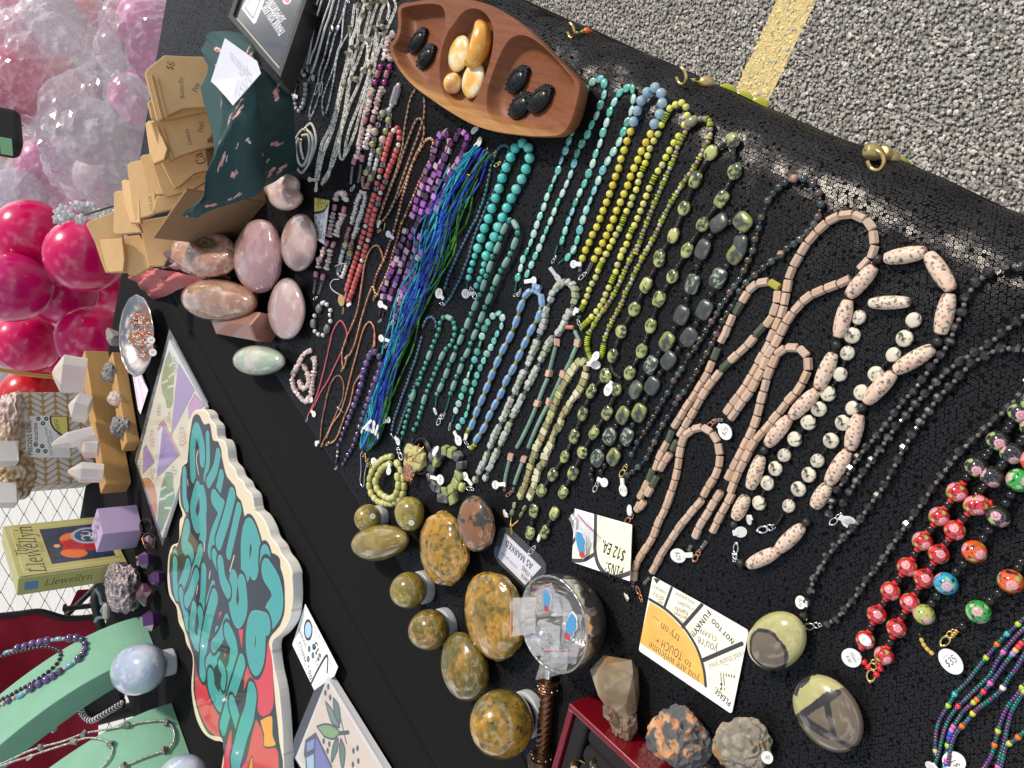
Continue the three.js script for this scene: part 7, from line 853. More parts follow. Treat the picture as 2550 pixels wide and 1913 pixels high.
const pc = tp(p1('d', 245,900), p1('d', 32,455), p1('d', 155,60), 0.008,0.004,0.004);
flatThing('price_card', 'OG prints and stickers $15 card tucked under the lower prints', 'card', flat(pc, px('d', 155,58,475,672,440,760,245,900,30,455), 0.0006, (k) => { k.ctx.fillStyle = '#fafafa';k.ctx.fillRect(0,0, k.w, k.h);k.dot('d', 185,310,38,92, '#a9d0f0', '#3d4146', k.w * 0.03);for (const [x, y] of [[195,495],[238,475],[186,595],[232,558]]) k.dot('d', x, y, 12,26, '#5a8aa8', '#3d4146', k.w * 0.012);k.text('FIRST ROUND', 'd', 178,690,75,395,0.9, '#888');k.text('OG =', 'd', 228,790,200,640,1.5, '#222', 'sans-serif', 'bold');k.text('PRINTS &', 'd', 170,610,105,410,1.1, '#222', 'sans-serif', 'bold');k.text('STICKERS', 'd', 172,460,98,290,1, '#222', 'sans-serif', 'bold');k.text('$15', 'd', 318,580,265,410,1.3, '#222', 'sans-serif', 'bold');k.text('22', 'd', 285,650,262,590,1, '#444');k.text('usual deal!', 'd', 345,440,230,240,0.9, '#777', 'serif');k.text('stickers', 'd', 445,720,390,580,0.9, '#777');k.curve('d', [215,830,290,680,370,560,372,720], '#333', k.w * 0.03);}, 420,{ side: paper }));
}
{ // painted bubble-letter board
const hT = 0.022, pl = tp(p1('b', 80,500), p1('a', 260,250), p1('a', 1180,1500), hT);const outA = px('a', 300,120,345,108,395,115,430,150,445,200,490,250,510,370,560,385,590,450,610,580,660,640,690,715,740,760,765,820,815,870,845,1010,900,1060,960,1170,990,1260,1050,1330,1085,1410,1140,1480,1180,1580).concat(px('b', 1100,60,1105,250,1075,430,1000,540,935,600,945,800,985,1000,1015,1300,1030,1659,1040,1900,520,1900,520,1450,450,1430,370,1380,310,1280,275,1150,255,980,265,720,215,620,195,530,150,440,130,310,75,220,55,80)).concat(px('a', 60,1560,70,1420,100,1330,155,1300,170,1100,195,1060,165,950,170,800,190,620,235,570,235,350,250,220));
const teal = '#3fa39f', hi = '#7fc4b4', ink = '#1c1a1d', red = '#d9343f';
const F = flat(pl, new THREE.CatmullRomCurve3(outA.map(([x, y]) => V3(x, y, 0)), true, 'centripetal').getPoints(outA.length * 4).slice(0,-1).map((v) => [v.x, v.y]), 0.014, (k) => {
k.ctx.fillStyle = '#ecdcb8';k.ctx.fillRect(0,0, k.w, k.h);const q = k.w / 1000;k.ctx.lineJoin = 'round';
// black body inside the cream margin
k.curve('a', [260,350,290,180,340,155,390,240,440,240,470,380,520,405,555,560,590,700,640,770,680,870,730,960,760,1080,820,1100,890,1220,920,1320,980,1430,1045,1560,1065,1690,1000,1800,400,1780,200,1700,90,1650,85,1420,140,1350,190,1200,230,1060,180,950,180,700,240,580], null, 0, ink, true);k.curve('b', [70,0,90,190,150,300,200,470,250,640,280,760,275,1000,320,1210,400,1370,510,1410,530,1600,540,1900,1010,1900,990,1400,960,1100,935,800,910,590,1010,440,1040,200,1010,0,900,-150,300,-150], null, 0, ink, true);
// red and orange ground at the lower end
k.curve('b', [290,760,310,900,370,960,430,1110,490,1190,480,1300,490,1395,400,1340,330,1200,290,1040], null, 0, red, true);k.curve('b', [900,590,935,760,945,1000,940,1150,880,1225,820,1190,800,1000,760,920,700,1000,690,1090,720,820,850,800,890,680], null, 0, red, true);k.curve('b', [800,1250,850,1350,880,1480,970,1500,990,1659,985,1900,540,1900,530,1600,590,1340,600,1600,700,1630,760,1400], null, 0, red, true);k.curve('b', [830,1255,930,1220,940,1380,965,1470,870,1480,865,1380], ink, 4 * q, '#f0a01c', true);k.curve('b', [740,1640,765,1560,770,1700,720,1800], ink, 4 * q, '#f0a01c', true);
const st = (f, n, w) => { k.curve(f, n, ink, w * q + 22 * q);k.curve(f, n, hi, w * q + 1.5 * q);k.curve(f, n, teal, w * q - 2 * q);};
const al = [['a', [290,700,285,450,320,290,365,420,375,560], 44],['a', [420,340,425,560,400,720], 26],['a', [515,510,490,640,430,760], 34],['a', [545,700,520,820,480,940], 34],['a', [215,670,215,900,235,980], 34],['a', [330,820,290,1000,330,1150,385,1000,370,860,385,1180,370,1290], 46],['a', [480,900,520,960,560,1030,480,1240,450,1380], 48],['a', [640,880,590,1080,520,1300], 44],['a', [700,1000,660,1180,610,1400], 34],['a', [240,1160,210,1320,270,1400,260,1520], 48],['a', [760,1560,760,1300,800,1180,860,1350,830,1540], 56],['a', [130,1420,115,1600,140,1720], 40],['a', [360,1370,300,1560,230,1700], 36],['a', [480,1420,540,1560,600,1680], 38],['a', [940,1430,940,1550,1010,1680], 60],
['b', [120,-60,120,100,140,200,200,60,230,-40], 42],['b', [170,200,200,320,225,450], 42],['b', [300,40,250,190,215,260], 40],['b', [360,0,350,250,330,340], 40],['b', [440,130,395,280], 30],['b', [610,80,600,260,640,400,690,300,680,120], 54],['b', [500,-60,520,80,560,170], 44],['b', [890,10,960,130,975,280,920,380], 64],['b', [280,320,260,500,310,620,340,480,330,360], 42],['b', [450,230,400,420,360,640,350,860], 50],['b', [480,540,460,700,400,800], 46],['b', [555,420,500,560,440,640], 34],['b', [560,520,610,640,600,820,540,980,500,1110,430,1000,420,900], 52],['b', [880,450,780,440,750,580,760,720,790,790,830,700,840,520], 56],['b', [680,770,640,900,590,1060,520,1320], 42],['b', [600,1130,650,1300], 50],['b', [765,1030,740,1200,690,1350,620,1620], 56],['b', [500,800,530,870,520,960], 30]];
al.forEach(([f, n, w]) => st(f, n, w));for (const [f, n] of [['a', [335,480,320,560,340,690]],['a', [395,1310,390,1380]],['a', [660,1420,620,1560]],['a', [240,740,245,790]],['b', [310,130,300,200]],['b', [415,10,405,70]]]) k.curve(f, n, '#ecdcb8', 5 * q);for (const n of [[490,350,515,350,485,410],[650,500,690,495,680,660],[535,690,545,720,530,730]]) k.poly('b', n, red);
}, 900,{ rough: 0.28, coat: 0.03, bevel: 0.0015, side: (() => { const t = texFn(256,64, (u, v) => { const n = fbm(u * 40, v * 40,2,4);return n > 0.27 ? [0.5,0.48,0.43] : [0.82,0.8,0.74];});return std([1,1,1], 0.6,{ map: t });})() });
flatThing('painted_sign', 'cut-out board painted with teal bubble lettering edged in cream', 'sign', F);
}
// ---------------------------------------------------------------- framed sign
{
// its top edge is raised and faces away from the street;its foot runs out of the frame
const a = p1('h', 500,612), b = p1('h', 88,130), c = p1('h', 690,-60);const pl = planeOf(T(a, 0.085), T(b, 0.085), T(c, 0.02));
const th = thing('framed_sign', 'black framed THANK YOU FOR SUPPORTING sign tilted at the end of the table', 'framed sign', T(a, 0.0));
const A = a, B = b, m = (p, q, t) => [lerp(p[0], q[0], t), lerp(p[1], q[1], t)];const Dp = p1('h', 300,-480), Cp = p1('h', 760,-150);
const fr = std([0.013,0.013,0.016], 0.4);const outer = [A, B, Dp, Cp];const cen = [outer.reduce((s, p) => s + p[0], 0) / 4, outer.reduce((s, p) => s + p[1], 0) / 4], ins = (k) => outer.map((p) => m(p, cen, k));
const i0 = ins(0.115), i1 = ins(0.155);for (let k = 0;k < 4;k++) { const f = flat(pl, [outer[k], outer[(k + 1) % 4], i0[(k + 1) % 4], i0[k]], 0.03, null, 0,{ color: fr.color, side: fr, rough: 0.4 });part(th, 'frame_bar', f.geo, [fr, fr]);}
const mat0 = flat(planeOf(...[T(a, 0.085), T(b, 0.085), T(c, 0.02)].map((v) => v.clone().addScaledVector(pl.n, -0.006))), i0,0.004, null, 0,{ color: lin(0.6,0.58,0.5) });part(th, 'inner_mount', mat0.geo, mat0.mats);
const pr = flat(planeOf(...[T(a, 0.085), T(b, 0.085), T(c, 0.02)].map((v) => v.clone().addScaledVector(pl.n, -0.0045))), i1,0.001, (k) => { k.ctx.fillStyle = '#45454a';k.ctx.fillRect(0,0, k.w, k.h);k.text('THANK YOU FOR', 'h', 545,250,398,30,1.25, '#e8e8ea', 'sans-serif', 'bold');k.text('SUPPORTING', 'h', 548,150,432,-20,1.25, '#e8e8ea', 'sans-serif', 'bold');k.poly('h', [195,65,290,190,310,175,400,-60,300,-120], '#f0f0f0');k.poly('h', [222,60,285,145,340,10,300,-50], null, '#8a8a90', 5);k.dot('h', 553,2,28,28, '#d86a80', '#f0e0e4', 5);k.curve('h', [380,350,440,335,500,350,520,380], '#2c3836', 4, '#35403f', true);}, 600,{ rough: 0.12, coat: 0.02 });part(th, 'printed_panel', pr.geo, pr.mats);
}
// ---------------------------------------------------------------- box of paper pouches lined with patterned fabric
{
const card = std([0.27,0.155,0.075], 0.85);const box = thing('cardboard_box', 'brown cardboard box holding the kraft pouches, half covered by green fabric', 'box', T(p1('l', 300,240)));
const f0 = T(p1('l', 290,262)), f1 = T(p1('l', 478,45)), up = 0.125;const dir = f1.clone().sub(f0), nb = V3(-dir.z, 0, dir.x).normalize();if (nb.z > 0) nb.negate();const wall = (n, a, b, t = 0.004, hh = up) => { const d = b.clone().sub(a), g = new THREE.BoxGeometry(d.length(), hh, t);const m = part(box, n, g, card, a.clone().lerp(b, 0.5).setY(TABLE + hh / 2));m.rotation.y = Math.atan2(-d.z, d.x);};const b0 = f0.clone().addScaledVector(nb, 0.2), b1 = f1.clone().addScaledVector(nb, 0.2);
wall('front_wall', f0, f1);wall('side_wall', f0, b0,0.004,0.02);wall('side_wall', f1, b1,0.004,0.05);wall('back_wall', b0, b1,0.004,0.02);
// fabric over the rim
const net = [px('A', 1175,1395,1280,1400,1450,1330,1660,1245).concat(px('D', 150,1200,345,1085)), px('A', 1200,1360,1330,1290,1490,1180,1660,1090).concat(px('D', 170,1010,355,900)), px('A', 1290,1290,1370,1130,1500,960,1659,850).concat(px('D', 190,800,345,650)), px('A', 1330,1200,1410,930,1520,740,1640,600).concat(px('D', 60,560,190,480)), px('A', 1360,1100,1430,800,1470,650,1560,480,1659,360).concat(px('D', 130,400)), px('A', 1390,1000,1440,700,1450,560,1470,400,1560,300).concat(px('D', 30,260)), px('A', 1300,560,1330,420,1290,340,1310,240,1450,200,1590,220)];
const hs = [[0.135,0.13,0.115,0.1,0.06,0.012],[0.14,0.14,0.13,0.12,0.085,0.03],[0.15,0.155,0.155,0.15,0.12,0.05],[0.155,0.165,0.175,0.18,0.15,0.07],[0.155,0.165,0.18,0.195,0.185,0.11],[0.15,0.16,0.175,0.195,0.19,0.13],[0.13,0.135,0.14,0.15,0.16,0.13]];
const rows = net.map((r, i) => new THREE.CatmullRomCurve3(r.map((p, j) => T(p, hs[i][j])), false, 'centripetal').getPoints(60));const surf = (u, v) => { const i = Math.round(u * 60), col = rows.map((r) => r[i]), c = new THREE.CatmullRomCurve3(col, false, 'centripetal');return c.getPoint(v);};
const gtex = (() => { const cv = document.createElement('canvas');cv.width = cv.height = 512;const x = cv.getContext('2d');x.fillStyle = '#1d4143';x.fillRect(0,0,512,512);for (let i = 0;i < 9000;i++) { x.fillStyle = pick(['#234a4c', '#183a3c']);x.fillRect(rr(0,512), rr(0,512), 1.5,1.5);}
for (let i = 0;i < 30;i++) { const a = rr(0,512), b = rr(0,512), t = rr(-0.5,0.5), n = i % 3 ? 7 : 2;for (let k = 0;k < n;k++) { x.fillStyle = n > 2 ? pick(['#e6a3a0', '#dc9492', '#eab6b0']) : '#d8ccc6';x.beginPath();x.ellipse(a + k * 5 * Math.cos(t) + rr(-5,5), b + k * 5 * Math.sin(t) + rr(-5,5), rr(4, n > 2 ? 13 : 8), rr(1.5,5), t + rr(-0.5,0.5), 0,7);x.fill();} }
const t = new THREE.CanvasTexture(cv);t.colorSpace = THREE.SRGBColorSpace;t.magFilter = THREE.LinearFilter;return t;})();
const th = thing('patterned_fabric', 'dark green fabric with pink brush marks bunched over the cardboard box', 'fabric', T(p1('A', 1500,900), 0.1));const g = sheet(60,48, (u, v) => { const p = surf(u, v);p.y += 0.009 * fbm(u * 6 + 2, v * 3,1,3) + 0.006 * Math.sin(v * 15 + u * 5 + 3 * noise(u * 3, v * 2,4)) * (0.4 + u * 0.6);return p;});part(th, 'cloth', g, phy([1,1,1], 0.85,{ map: gtex, side: THREE.DoubleSide, sheen: 0.2, sheenColor: lin(0.1,0.2,0.2) }));
const fold = part(th, 'hanging_fold', sheet(40,24, (u, v) => { const a = T(p1('D', lerp(195,350, u), lerp(640,800, u)), lerp(0.075,0.03, u)), b = T(p1('D', lerp(205,335, u), lerp(1100,1080, u)), 0.002), p = a.lerp(b, v);p.y += 0.012 * Math.sin(u * 9 + 2 * v) * (1 - v * 0.5) + 0.02 * Math.sin(v * 3.14);return p;}), phy([1,1,1], 0.85,{ map: gtex, side: THREE.DoubleSide }));
// handwritten note
const pp = planeOf(T(p1('A', 1360,525), 0.2), T(p1('A', 1470,250), 0.225), T(p1('A', 1525,682), 0.225));flatThing('paper_note', 'white handwritten paper note lying on the green fabric', 'note', flat(pp, px('A', 1470,250,1659,395).concat(px('h', 345,582,150,836,95,770,0,678)).concat(px('A', 1360,525)), 0.0006, (k) => { k.ctx.fillStyle = '#dcdfeb';k.ctx.fillRect(0,0, k.w, k.h);const c = '#a9acc0';k.text('200', 'h', 180,745,160,690,1.1, c);k.text('$7.95', 'h', 205,700,165,620,1.2, c);k.text('REFILL', 'h', 255,650,180,565,1.1, c);k.text('Imagine what a tea', 'h', 285,600,120,410,1.2, '#9a9db2', 'serif');}, 400,{ side: paper, bend: (u, v) => 0.003 * Math.sin(u * 3.1) }));
// pouches
const kraft = texFn(256,256, (u, v) => { const n = fbm(u * 40, v * 40,2,3), m = fbm(u * 5, v * 5,8,2);const c = 1 + 0.1 * n + 0.1 * m;return [0.74 * c, 0.48 * c, 0.225 * c];});
const pouch = (label, z, lean, f, n, words) => {
const P = px(f, ...n), xs = P.map((p) => p[0]), ys = P.map((p) => p[1]), x0 = Math.min(...xs), x1 = Math.max(...xs), y0 = Math.min(...ys), y1 = Math.max(...ys);const pl = dp([x1, y0], z, [x1, y1], z, [x0, y1], z + lean);
const F = flat(pl, P, 0.006, (k) => { k.ctx.drawImage(paperTile(kraft), 0,0, k.w, k.h);for (const w of words ?? []) k.text(w[0], 'A', w[1], w[2], w[3], w[4], w[5] ?? 1.3, '#3a3128', 'serif');}, 300,{ rough: 0.7, bevel: 0.0018, side: std([0.62,0.4,0.18], 0.7) });
const th = thing('kraft_pouch', label, 'pouch', F.center.clone());part(th, 'pouch', F.geo, F.mats);
// seal band along the top edge: a raised ridge between the two upper corners
const q = (t, s) => hit(pl, [lerp(n2[0][0], n2[1][0], t) + s[0], lerp(n2[0][1], n2[1][1], t) + s[1]]);const n2 = words?.seal ?? null;if (n2) for (const s of [[10,3],[14,4],[24,6]]) part(th, 'zip_seal', tubeAlong([q(0.04, s), q(0.96, s)].map((v) => v.addScaledVector(pl.n, 0.0012)), 0.0011,5, false, 2), std([0.6,0.37,0.15], 0.6));return th;
};
const W = (seal, ...w) => { w.seal = seal;return w;};
const list = [
['kraft paper pouch leaning farthest down the pile, under a folded corner', 1.60,0.03, 'A', [555,1450,570,1430,735,1365,790,1480,800,1600,830,1690,880,1760,680,1760,650,1680,610,1560]],['kraft paper pouch at the lowest left end of the pile with a notched edge', 1.585,0.03, 'B', [640,-10,790,-20,805,120,795,200,700,206,685,190]],
['plain kraft pouch lying flat beside the coral cloth', 1.57,0.03, 'B', [800,-30,900,-40,960,60,1020,120,985,165,880,222,825,218,812,180]],['plain kraft paper pouch behind the cracked pink stone', 1.55,0.03, 'A', [895,1425,1160,1380,1185,1480,1120,1600,1060,1720,960,1720,930,1600]],
['kraft pouch with a rounded corner, second from the lower left of the pile', 1.535,0.03, 'A', [735,1245,745,1232,790,1228,850,1290,915,1500,750,1516,728,1500]],['tall kraft pouch behind the OOLAN pouch', 1.52,0.03, 'A', [780,1170,800,1155,850,1170,900,1300,905,1440,840,1440,800,1330]],
['kraft pouch lettered OOLAN up its side', 1.505,0.03, 'A', [818,1065,840,1045,920,1028,1000,1240,1010,1370,960,1395,870,1420,850,1340], W(null, ['OOLAN', 990,1365,975,1265,0.9])],['creased kraft pouch standing behind the lemon peel pouches', 1.49,0.03, 'A', [902,1015,920,998,1020,985,1130,1200,1060,1255,975,1262,950,1240]],
['kraft pouch reading OR, mostly covered', 1.475,0.03, 'A', [1010,1262,1080,1262,1340,1130,1320,1260,1250,1320,1010,1376,985,1360], W(null, ['OR', 1205,1268,1185,1232,1.1])],['smooth kraft pouch just under the Ca pouch', 1.46,0.03, 'A', [960,985,1020,1000,1150,1180,1370,1080,1350,1160,1240,1230,1080,1273,1045,1250]],
['kraft pouch with the letters Ca showing', 1.445,0.03, 'A', [950,860,1000,850,1070,1030,1410,900,1395,1050,1360,1100,1260,1120,1160,1205,1130,1215,1110,1190], W(null, ['Cal', 1335,1050,1290,960,1.3])],['kraft pouch hidden between Lemon Peel and Ca', 1.43,0.03, 'A', [935,800,955,778,1000,775,1080,960,1060,1030,990,1060,960,980]],
['kraft pouch handwritten Lemon Peel', 1.415,0.03, 'A', [970,790,1010,775,1455,690,1430,800,1412,940,1280,970,1160,1010,1085,1046,1050,1035], W([p1('A', 985,800), p1('A', 1065,1030)],['Lemon', 1240,935,1215,830,1.1],['Peel', 1310,860,1318,790,1.3])],['kraft pouch peeping out behind the Butterfly Pea pouch', 1.402,0.03, 'A', [952,660,975,640,1440,640,1450,700,1250,740,1100,775,1000,780,975,760]],
['kraft pouch handwritten Butterfly Pea $6, topmost of the pile', 1.385,0.03, 'A', [935,470,950,445,1060,355,1200,362,1375,366,1400,480,1442,690,1300,695,1180,702,1100,740,1030,783,1012,775], W([p1('A', 948,465), p1('A', 1020,765)],['Butterfly', 1190,640,1180,500,1.1],['Pea', 1270,600,1290,545,1.2],['$6', 1118,460,1130,405,1.2])],
];
list.forEach((a) => pouch(...a));
var tileCache;
function paperTile(t) { if (!tileCache) { tileCache = document.createElement('canvas');tileCache.width = tileCache.height = 256;const x = tileCache.getContext('2d'), im = x.createImageData(256,256);im.data.set(t.image.data);x.putImageData(im, 0,0);} return tileCache;}
// cloths and the hollow stone in front of the box
const coral = phy([0.56,0.15,0.145], 0.75,{ side: THREE.DoubleSide, sheen: 0.3 }), lilac = phy([0.42,0.26,0.29], 0.8,{ side: THREE.DoubleSide });
const drape = (nm, label, mat, q, h, amp) => { const th = thing(nm, label, 'cloth', T(q[0]));const C = q.map((p, i) => T(p, h[i]));const bil = (u, v) => C[0].clone().lerp(C[1], u).lerp(C[3].clone().lerp(C[2], u), v);const o = rr(0,30);part(th, 'cloth', sheet(30,20, (u, v) => { const p = bil(u, v);p.y += amp * fbm(u * 3 + o, v * 5,1,3) + amp * 0.8 * Math.sin(v * 3.14) * Math.sin(u * 3.14) + 0.3 * amp * Math.sin(v * 16 + u * 3);return p;}), mat);return th;};
drape('coral_cloth', 'coral pink cloth pouch at the rear of the peach brown egg stone', coral, px('B', 835,230,960,170,1330,240,990,380), [0.03,0.05,0.05,0.0], 0.014);drape('lilac_cloth', 'dusty lilac cloth folded beneath the hollow pink stone', lilac, px('B', 1050,180,1075,60,1500,250,1330,262), [0.02,0.06,0.03,0.0], 0.02);
const A = stoneAxes(p1('l', 175,305), 160,118,0.9);const g2 = smoothIco(30), s = 4.4;displace(g2, (v) => { const b = v.clone();v.multiplyScalar(1 + 0.12 * fbm(b.x * 2 + s, b.y * 2, b.z * 2,3));const cav = Math.exp(-(Math.pow((b.x - 0.55) / 0.42,2) + Math.pow((b.z - 0.45) / 0.5,2) + Math.pow((b.y - 0.55) / 0.5,2)));v.multiplyScalar(1 - 0.38 * cav);v.set(v.x * A.lat, v.y * A.cv, v.z * A.fwd);});solid(g2, (x, y, z) => { const n = fbm(x * 55 + s, y * 55, z * 55,4), q = fbm(x * 140, y * 140, z * 140,3), b = [x / A.lat, y / A.cv, z / A.fwd];const cav = Math.exp(-(Math.pow((b[0] - 0.55) / 0.38,2) + Math.pow((b[2] - 0.45) / 0.45,2) + Math.pow((b[1] - 0.55) / 0.5,2)));return mix3(mix3([0.42,0.21,0.15],[0.55,0.36,0.28], sst(-0.15,0.25, n)), mix3([0.06,0.045,0.03],[0.2,0.15,0.1], sst(-0.1,0.3, q)), sst(0.42,0.6, cav + 0.15 * q));});g2.applyMatrix4(new THREE.Matrix4().makeBasis(A.l, UP, A.l.clone().cross(UP)));const hs2 = thing('hollow_stone', 'pink brown polished stone with a dark rough hollow, before the cardboard box', 'stone', A.P.clone().setY(TABLE));part(hs2, 'stone', g2, vcol(0.22,{ clearcoat: 0.8 }), A.P);
}
// ---------------------------------------------------------------- rear table: dish, boards, crystals, card box, tarot box, cube, stands
{
const c = p1('B', 923,615), th = thing('silver_dish', 'oval scalloped silver dish of copper rings and small stones', 'dish', T(c));const P = T(c, 0.018), s = scaleAt(P), r = ray(c).normalize(), f = V3(r.x, 0, r.z).normalize(), l = V3(-f.z, 0, f.x), ry = 97 / s, rx = 0.098;const silver = std([0.68,0.6,0.56], 0.25,{ metalness: 1, side: THREE.DoubleSide });
const pr = [[0.001,0.003],[0.5,0.003],[0.68,0.004],[0.78,0.014],[0.84,0.021],[0.95,0.025],[1,0.0245],[0.99,0.022]];const tilt = 0.16;const at = (k, a, h) => { const w = 1 + (k > 0.8 ? 0.025 * Math.abs(Math.sin(a * 7)) : 0);const q = P.clone().setY(TABLE).addScaledVector(l, Math.sin(a) * ry * k * w).addScaledVector(f, Math.cos(a) * rx * k * w);q.y += h + tilt * rx * (1 + Math.cos(a) * k) * 0.5;return q;};
part(th, 'dish', sheet(96, pr.length - 1, (u, v) => { const i = Math.round(v * (pr.length - 1));return at(pr[i][0], u * 6.28318, pr[i][1]);}), silver);part(th, 'bead_edge', tubeAlong(many(60, (i) => at(1, i / 60 * 6.28318,0.025)), 0.0022,6, true, 140), silver);
for (let i = 0;i < 26;i++) { const a = rr(0,6.28), k = Math.sqrt(rnd()) * 0.66, o = thing('wire_ring', 'copper wire wrapped ring among the others in the silver dish', 'ring', at(k, a, 0.008 + rr(0,0.012)), 'copper rings in the silver dish');for (let j = 0;j < 2;j++) { const t = new THREE.Mesh(new THREE.TorusGeometry(0.0085 + j * 0.001,0.001,6,18), M.copper);t.name = 'wire';t.rotation.set(rr(0.9,2.2), rr(0,3), rr(-0.4,0.4));o.add(t);} const g = new THREE.Mesh(facet(new THREE.IcosahedronGeometry(0.0055,0)), i % 3 ? phy(pick([[0.5,0.45,0.4],[0.3,0.27,0.2],[0.05,0.05,0.07],[0.6,0.55,0.52]]), 0.15,{ clearcoat: 1 }) : M.crystal);g.name = 'stone';g.position.set(0,0.007,0);o.add(g);}
for (const [x, y, lb] of [[975,640, 'upper'],[985,720, 'lower']]) { const t = thing('price_disc', `${lb} white round price disc in the silver dish`, 'price tag', T(p1('B', x, y), 0.035));const m = new THREE.Mesh(new THREE.CylinderGeometry(0.008,0.008,0.0008,20), [M.white, tagMat('$8'), M.white]);m.name = 'disc';m.rotation.set(0.9,0,0.1);t.add(m);}
// pink handwritten slip
flatThing('paper_slip', 'white paper slip with pink handwriting half under the silver dish', 'note', flat(tp(p1('B', 905,1118), p1('B', 845,775), p1('B', 955,965), 0.003,0.003,0.002), px('B', 840,770,880,770,955,965,905,1120,890,1085), 0.0005, (k) => { k.ctx.fillStyle = '#ece6f2';k.ctx.fillRect(0,0, k.w, k.h);k.text('Copper rings', 'B', 900,1070,860,820,1, '#e08ab8', 'serif');k.text('$15 each', 'B', 932,1030,895,870,1, '#e08ab8', 'serif');}, 300,{ side: paper }));
// two pine boards
const pine = texFn(512,128, (u, v) => { const g = fbm(u * 3, v * 26 + 1.5 * noise(u * 3, v * 3,1), 2,3), q = fbm(u * 12, v * 140,5,3), kn = noise(u * 60, v * 500,3);const k = 1 + 0.35 * g + 0.25 * q - (kn > 0.3 ? 0.14 : 0);return [0.50 * k, 0.28 * k, 0.095 * k];});
const board = (label, a, b, h, dpt, up) => { const d = b.clone().sub(a), L = d.length(), t = thing('wooden_block', label, 'wooden block', a.clone().lerp(b, 0.5));const g = new RoundedBoxGeometry(L, h, dpt, 2,0.003);g.translate(0, h / 2, -dpt / 2);const m = new THREE.Mesh(g, std([1,1,1], 0.6,{ map: pine }));m.name = 'block';t.add(m);t.rotation.y = Math.atan2(-d.z, d.x);return t;};
const bB0 = T(p1('B', 905,1300)), bB1 = T(p1('B', 808,718)), bA0 = T(p1('B', 850,1560)), bA1 = T(p1('B', 704,712));board('front pine block, lower of the two holding small crystals', bB0, bB1,0.03,0.045);board('rear pine block, longer and taller, with quartz points standing on it', bA0, bA1,0.058,0.05);
const onA = (x, y, t) => T(p1('B', x, y), t);
const gr = (x, y, z) => { const n = noise(x * 300, y * 300, z * 300);return mix3([0.16,0.165,0.16],[0.3,0.3,0.29], sst(-0.3,0.4, n));};
const small = (nm, label, x, y, r, geo, mat) => { const t = thing(nm, label, 'crystal', onA(x, y, 0.02));part(t, 'crystal', geo, mat, onA(x, y, 0.032));};
const gmat = vflat(0.6);const clearM = phy([0.97,0.95,0.94], 0.28,{ transmission: 0.62, thickness: 0.03, ior: 1.4, attenuationColor: lin(0.96,0.92,0.9), attenuationDistance: 0.15, flatShading: true });
small('grey_cluster', 'grey bumpy crystal cluster at the far end of the front pine block', 715,845,1, solid(rockGeo([0.021,0.017,0.024], 14,1,1.5), gr), gmat);small('grey_cluster', 'grey bumpy crystal cluster at the near end of the front pine block', 772,1205,1, solid(rockGeo([0.021,0.018,0.03], 14,1,1.5), gr), gmat);small('quartz_cluster', 'small clear quartz lump between the two grey clusters', 745,1018,1, facet(rockGeo([0.017,0.015,0.026], 4,1,1.2)), clearM);
// quartz points: from a foot pixel to a tip pixel at a distance
const point = (label, foot, tip, r, z, mat = clearM, tl = 0.62, r2 = 0.85) => { const a = D(p1('B', ...foot), z), b = D(p1('B', ...tip), z + 0.015), d = b.clone().sub(a), L = d.length(), g = facet(lathe([[-L / 2,0.001],[-L / 2, r * 0.9],[L * (tl - 0.5), r],[L / 2 - 0.004, r * 0.3],[L / 2,0.001]], 6, true));const t = thing('quartz_point', label, 'crystal', a);const m = part(t, 'crystal', g, mat, a.clone().lerp(b, 0.5));const q = frameAt(d, 0.4);m.quaternion.setFromRotationMatrix(q);};
point('largest clear quartz point, blunt topped, before the pink balloons', [555,870],[335,850], 0.046,2.08, clearM, 0.7);point('thick frosted quartz point leaning on the card box', [575,1090],[440,1060], 0.037,2.04);point('quartz point lying across the price card', [610,1240],[330,1320], 0.02,2.0, clearM, 0.6);point('cloudy quartz point beside the one across the card', [635,1340],[500,1335], 0.024,1.99);point('long quartz point lowest in the row', [665,1500],[435,1490], 0.024,1.95);
// card box with white herringbone brushwork
const P0 = T(p1('B', 614,1546)), P1 = T(p1('B', 585,980)), e = P1.clone().sub(P0), hgt = 0.175, wd = e.length();const her = texFn(512,512, (u, v) => { const col = Math.floor(v * 6), fv = v * 6 - col, x = u * 15 + (col % 2 ? 1 : -1) * (fv - 0.5) * 1.2, cx = Math.floor(x), fx = x - cx, n = noise(cx * 3.1, col * 7.3,2);const inS = Math.pow(Math.abs(fx - 0.5) / 0.40,2.5) + Math.pow(Math.abs(fv - 0.5) / (0.44 + 0.06 * n), 4) < 1 - 0.3 * noise(u * 90, v * 90,3) - (noise(u * 160, v * 40,4) > 0.36 ? 0.4 : 0);const p = 1 + 0.1 * fbm(u * 30, v * 30,4,3);return inS ? [0.72 * p, 0.7 * p, 0.66 * p] : [0.50 * p, 0.29 * p, 0.10 * p];});const hb = std([1,1,1], 0.75,{ map: her }), ks = std([0.46,0.29,0.12], 0.8);
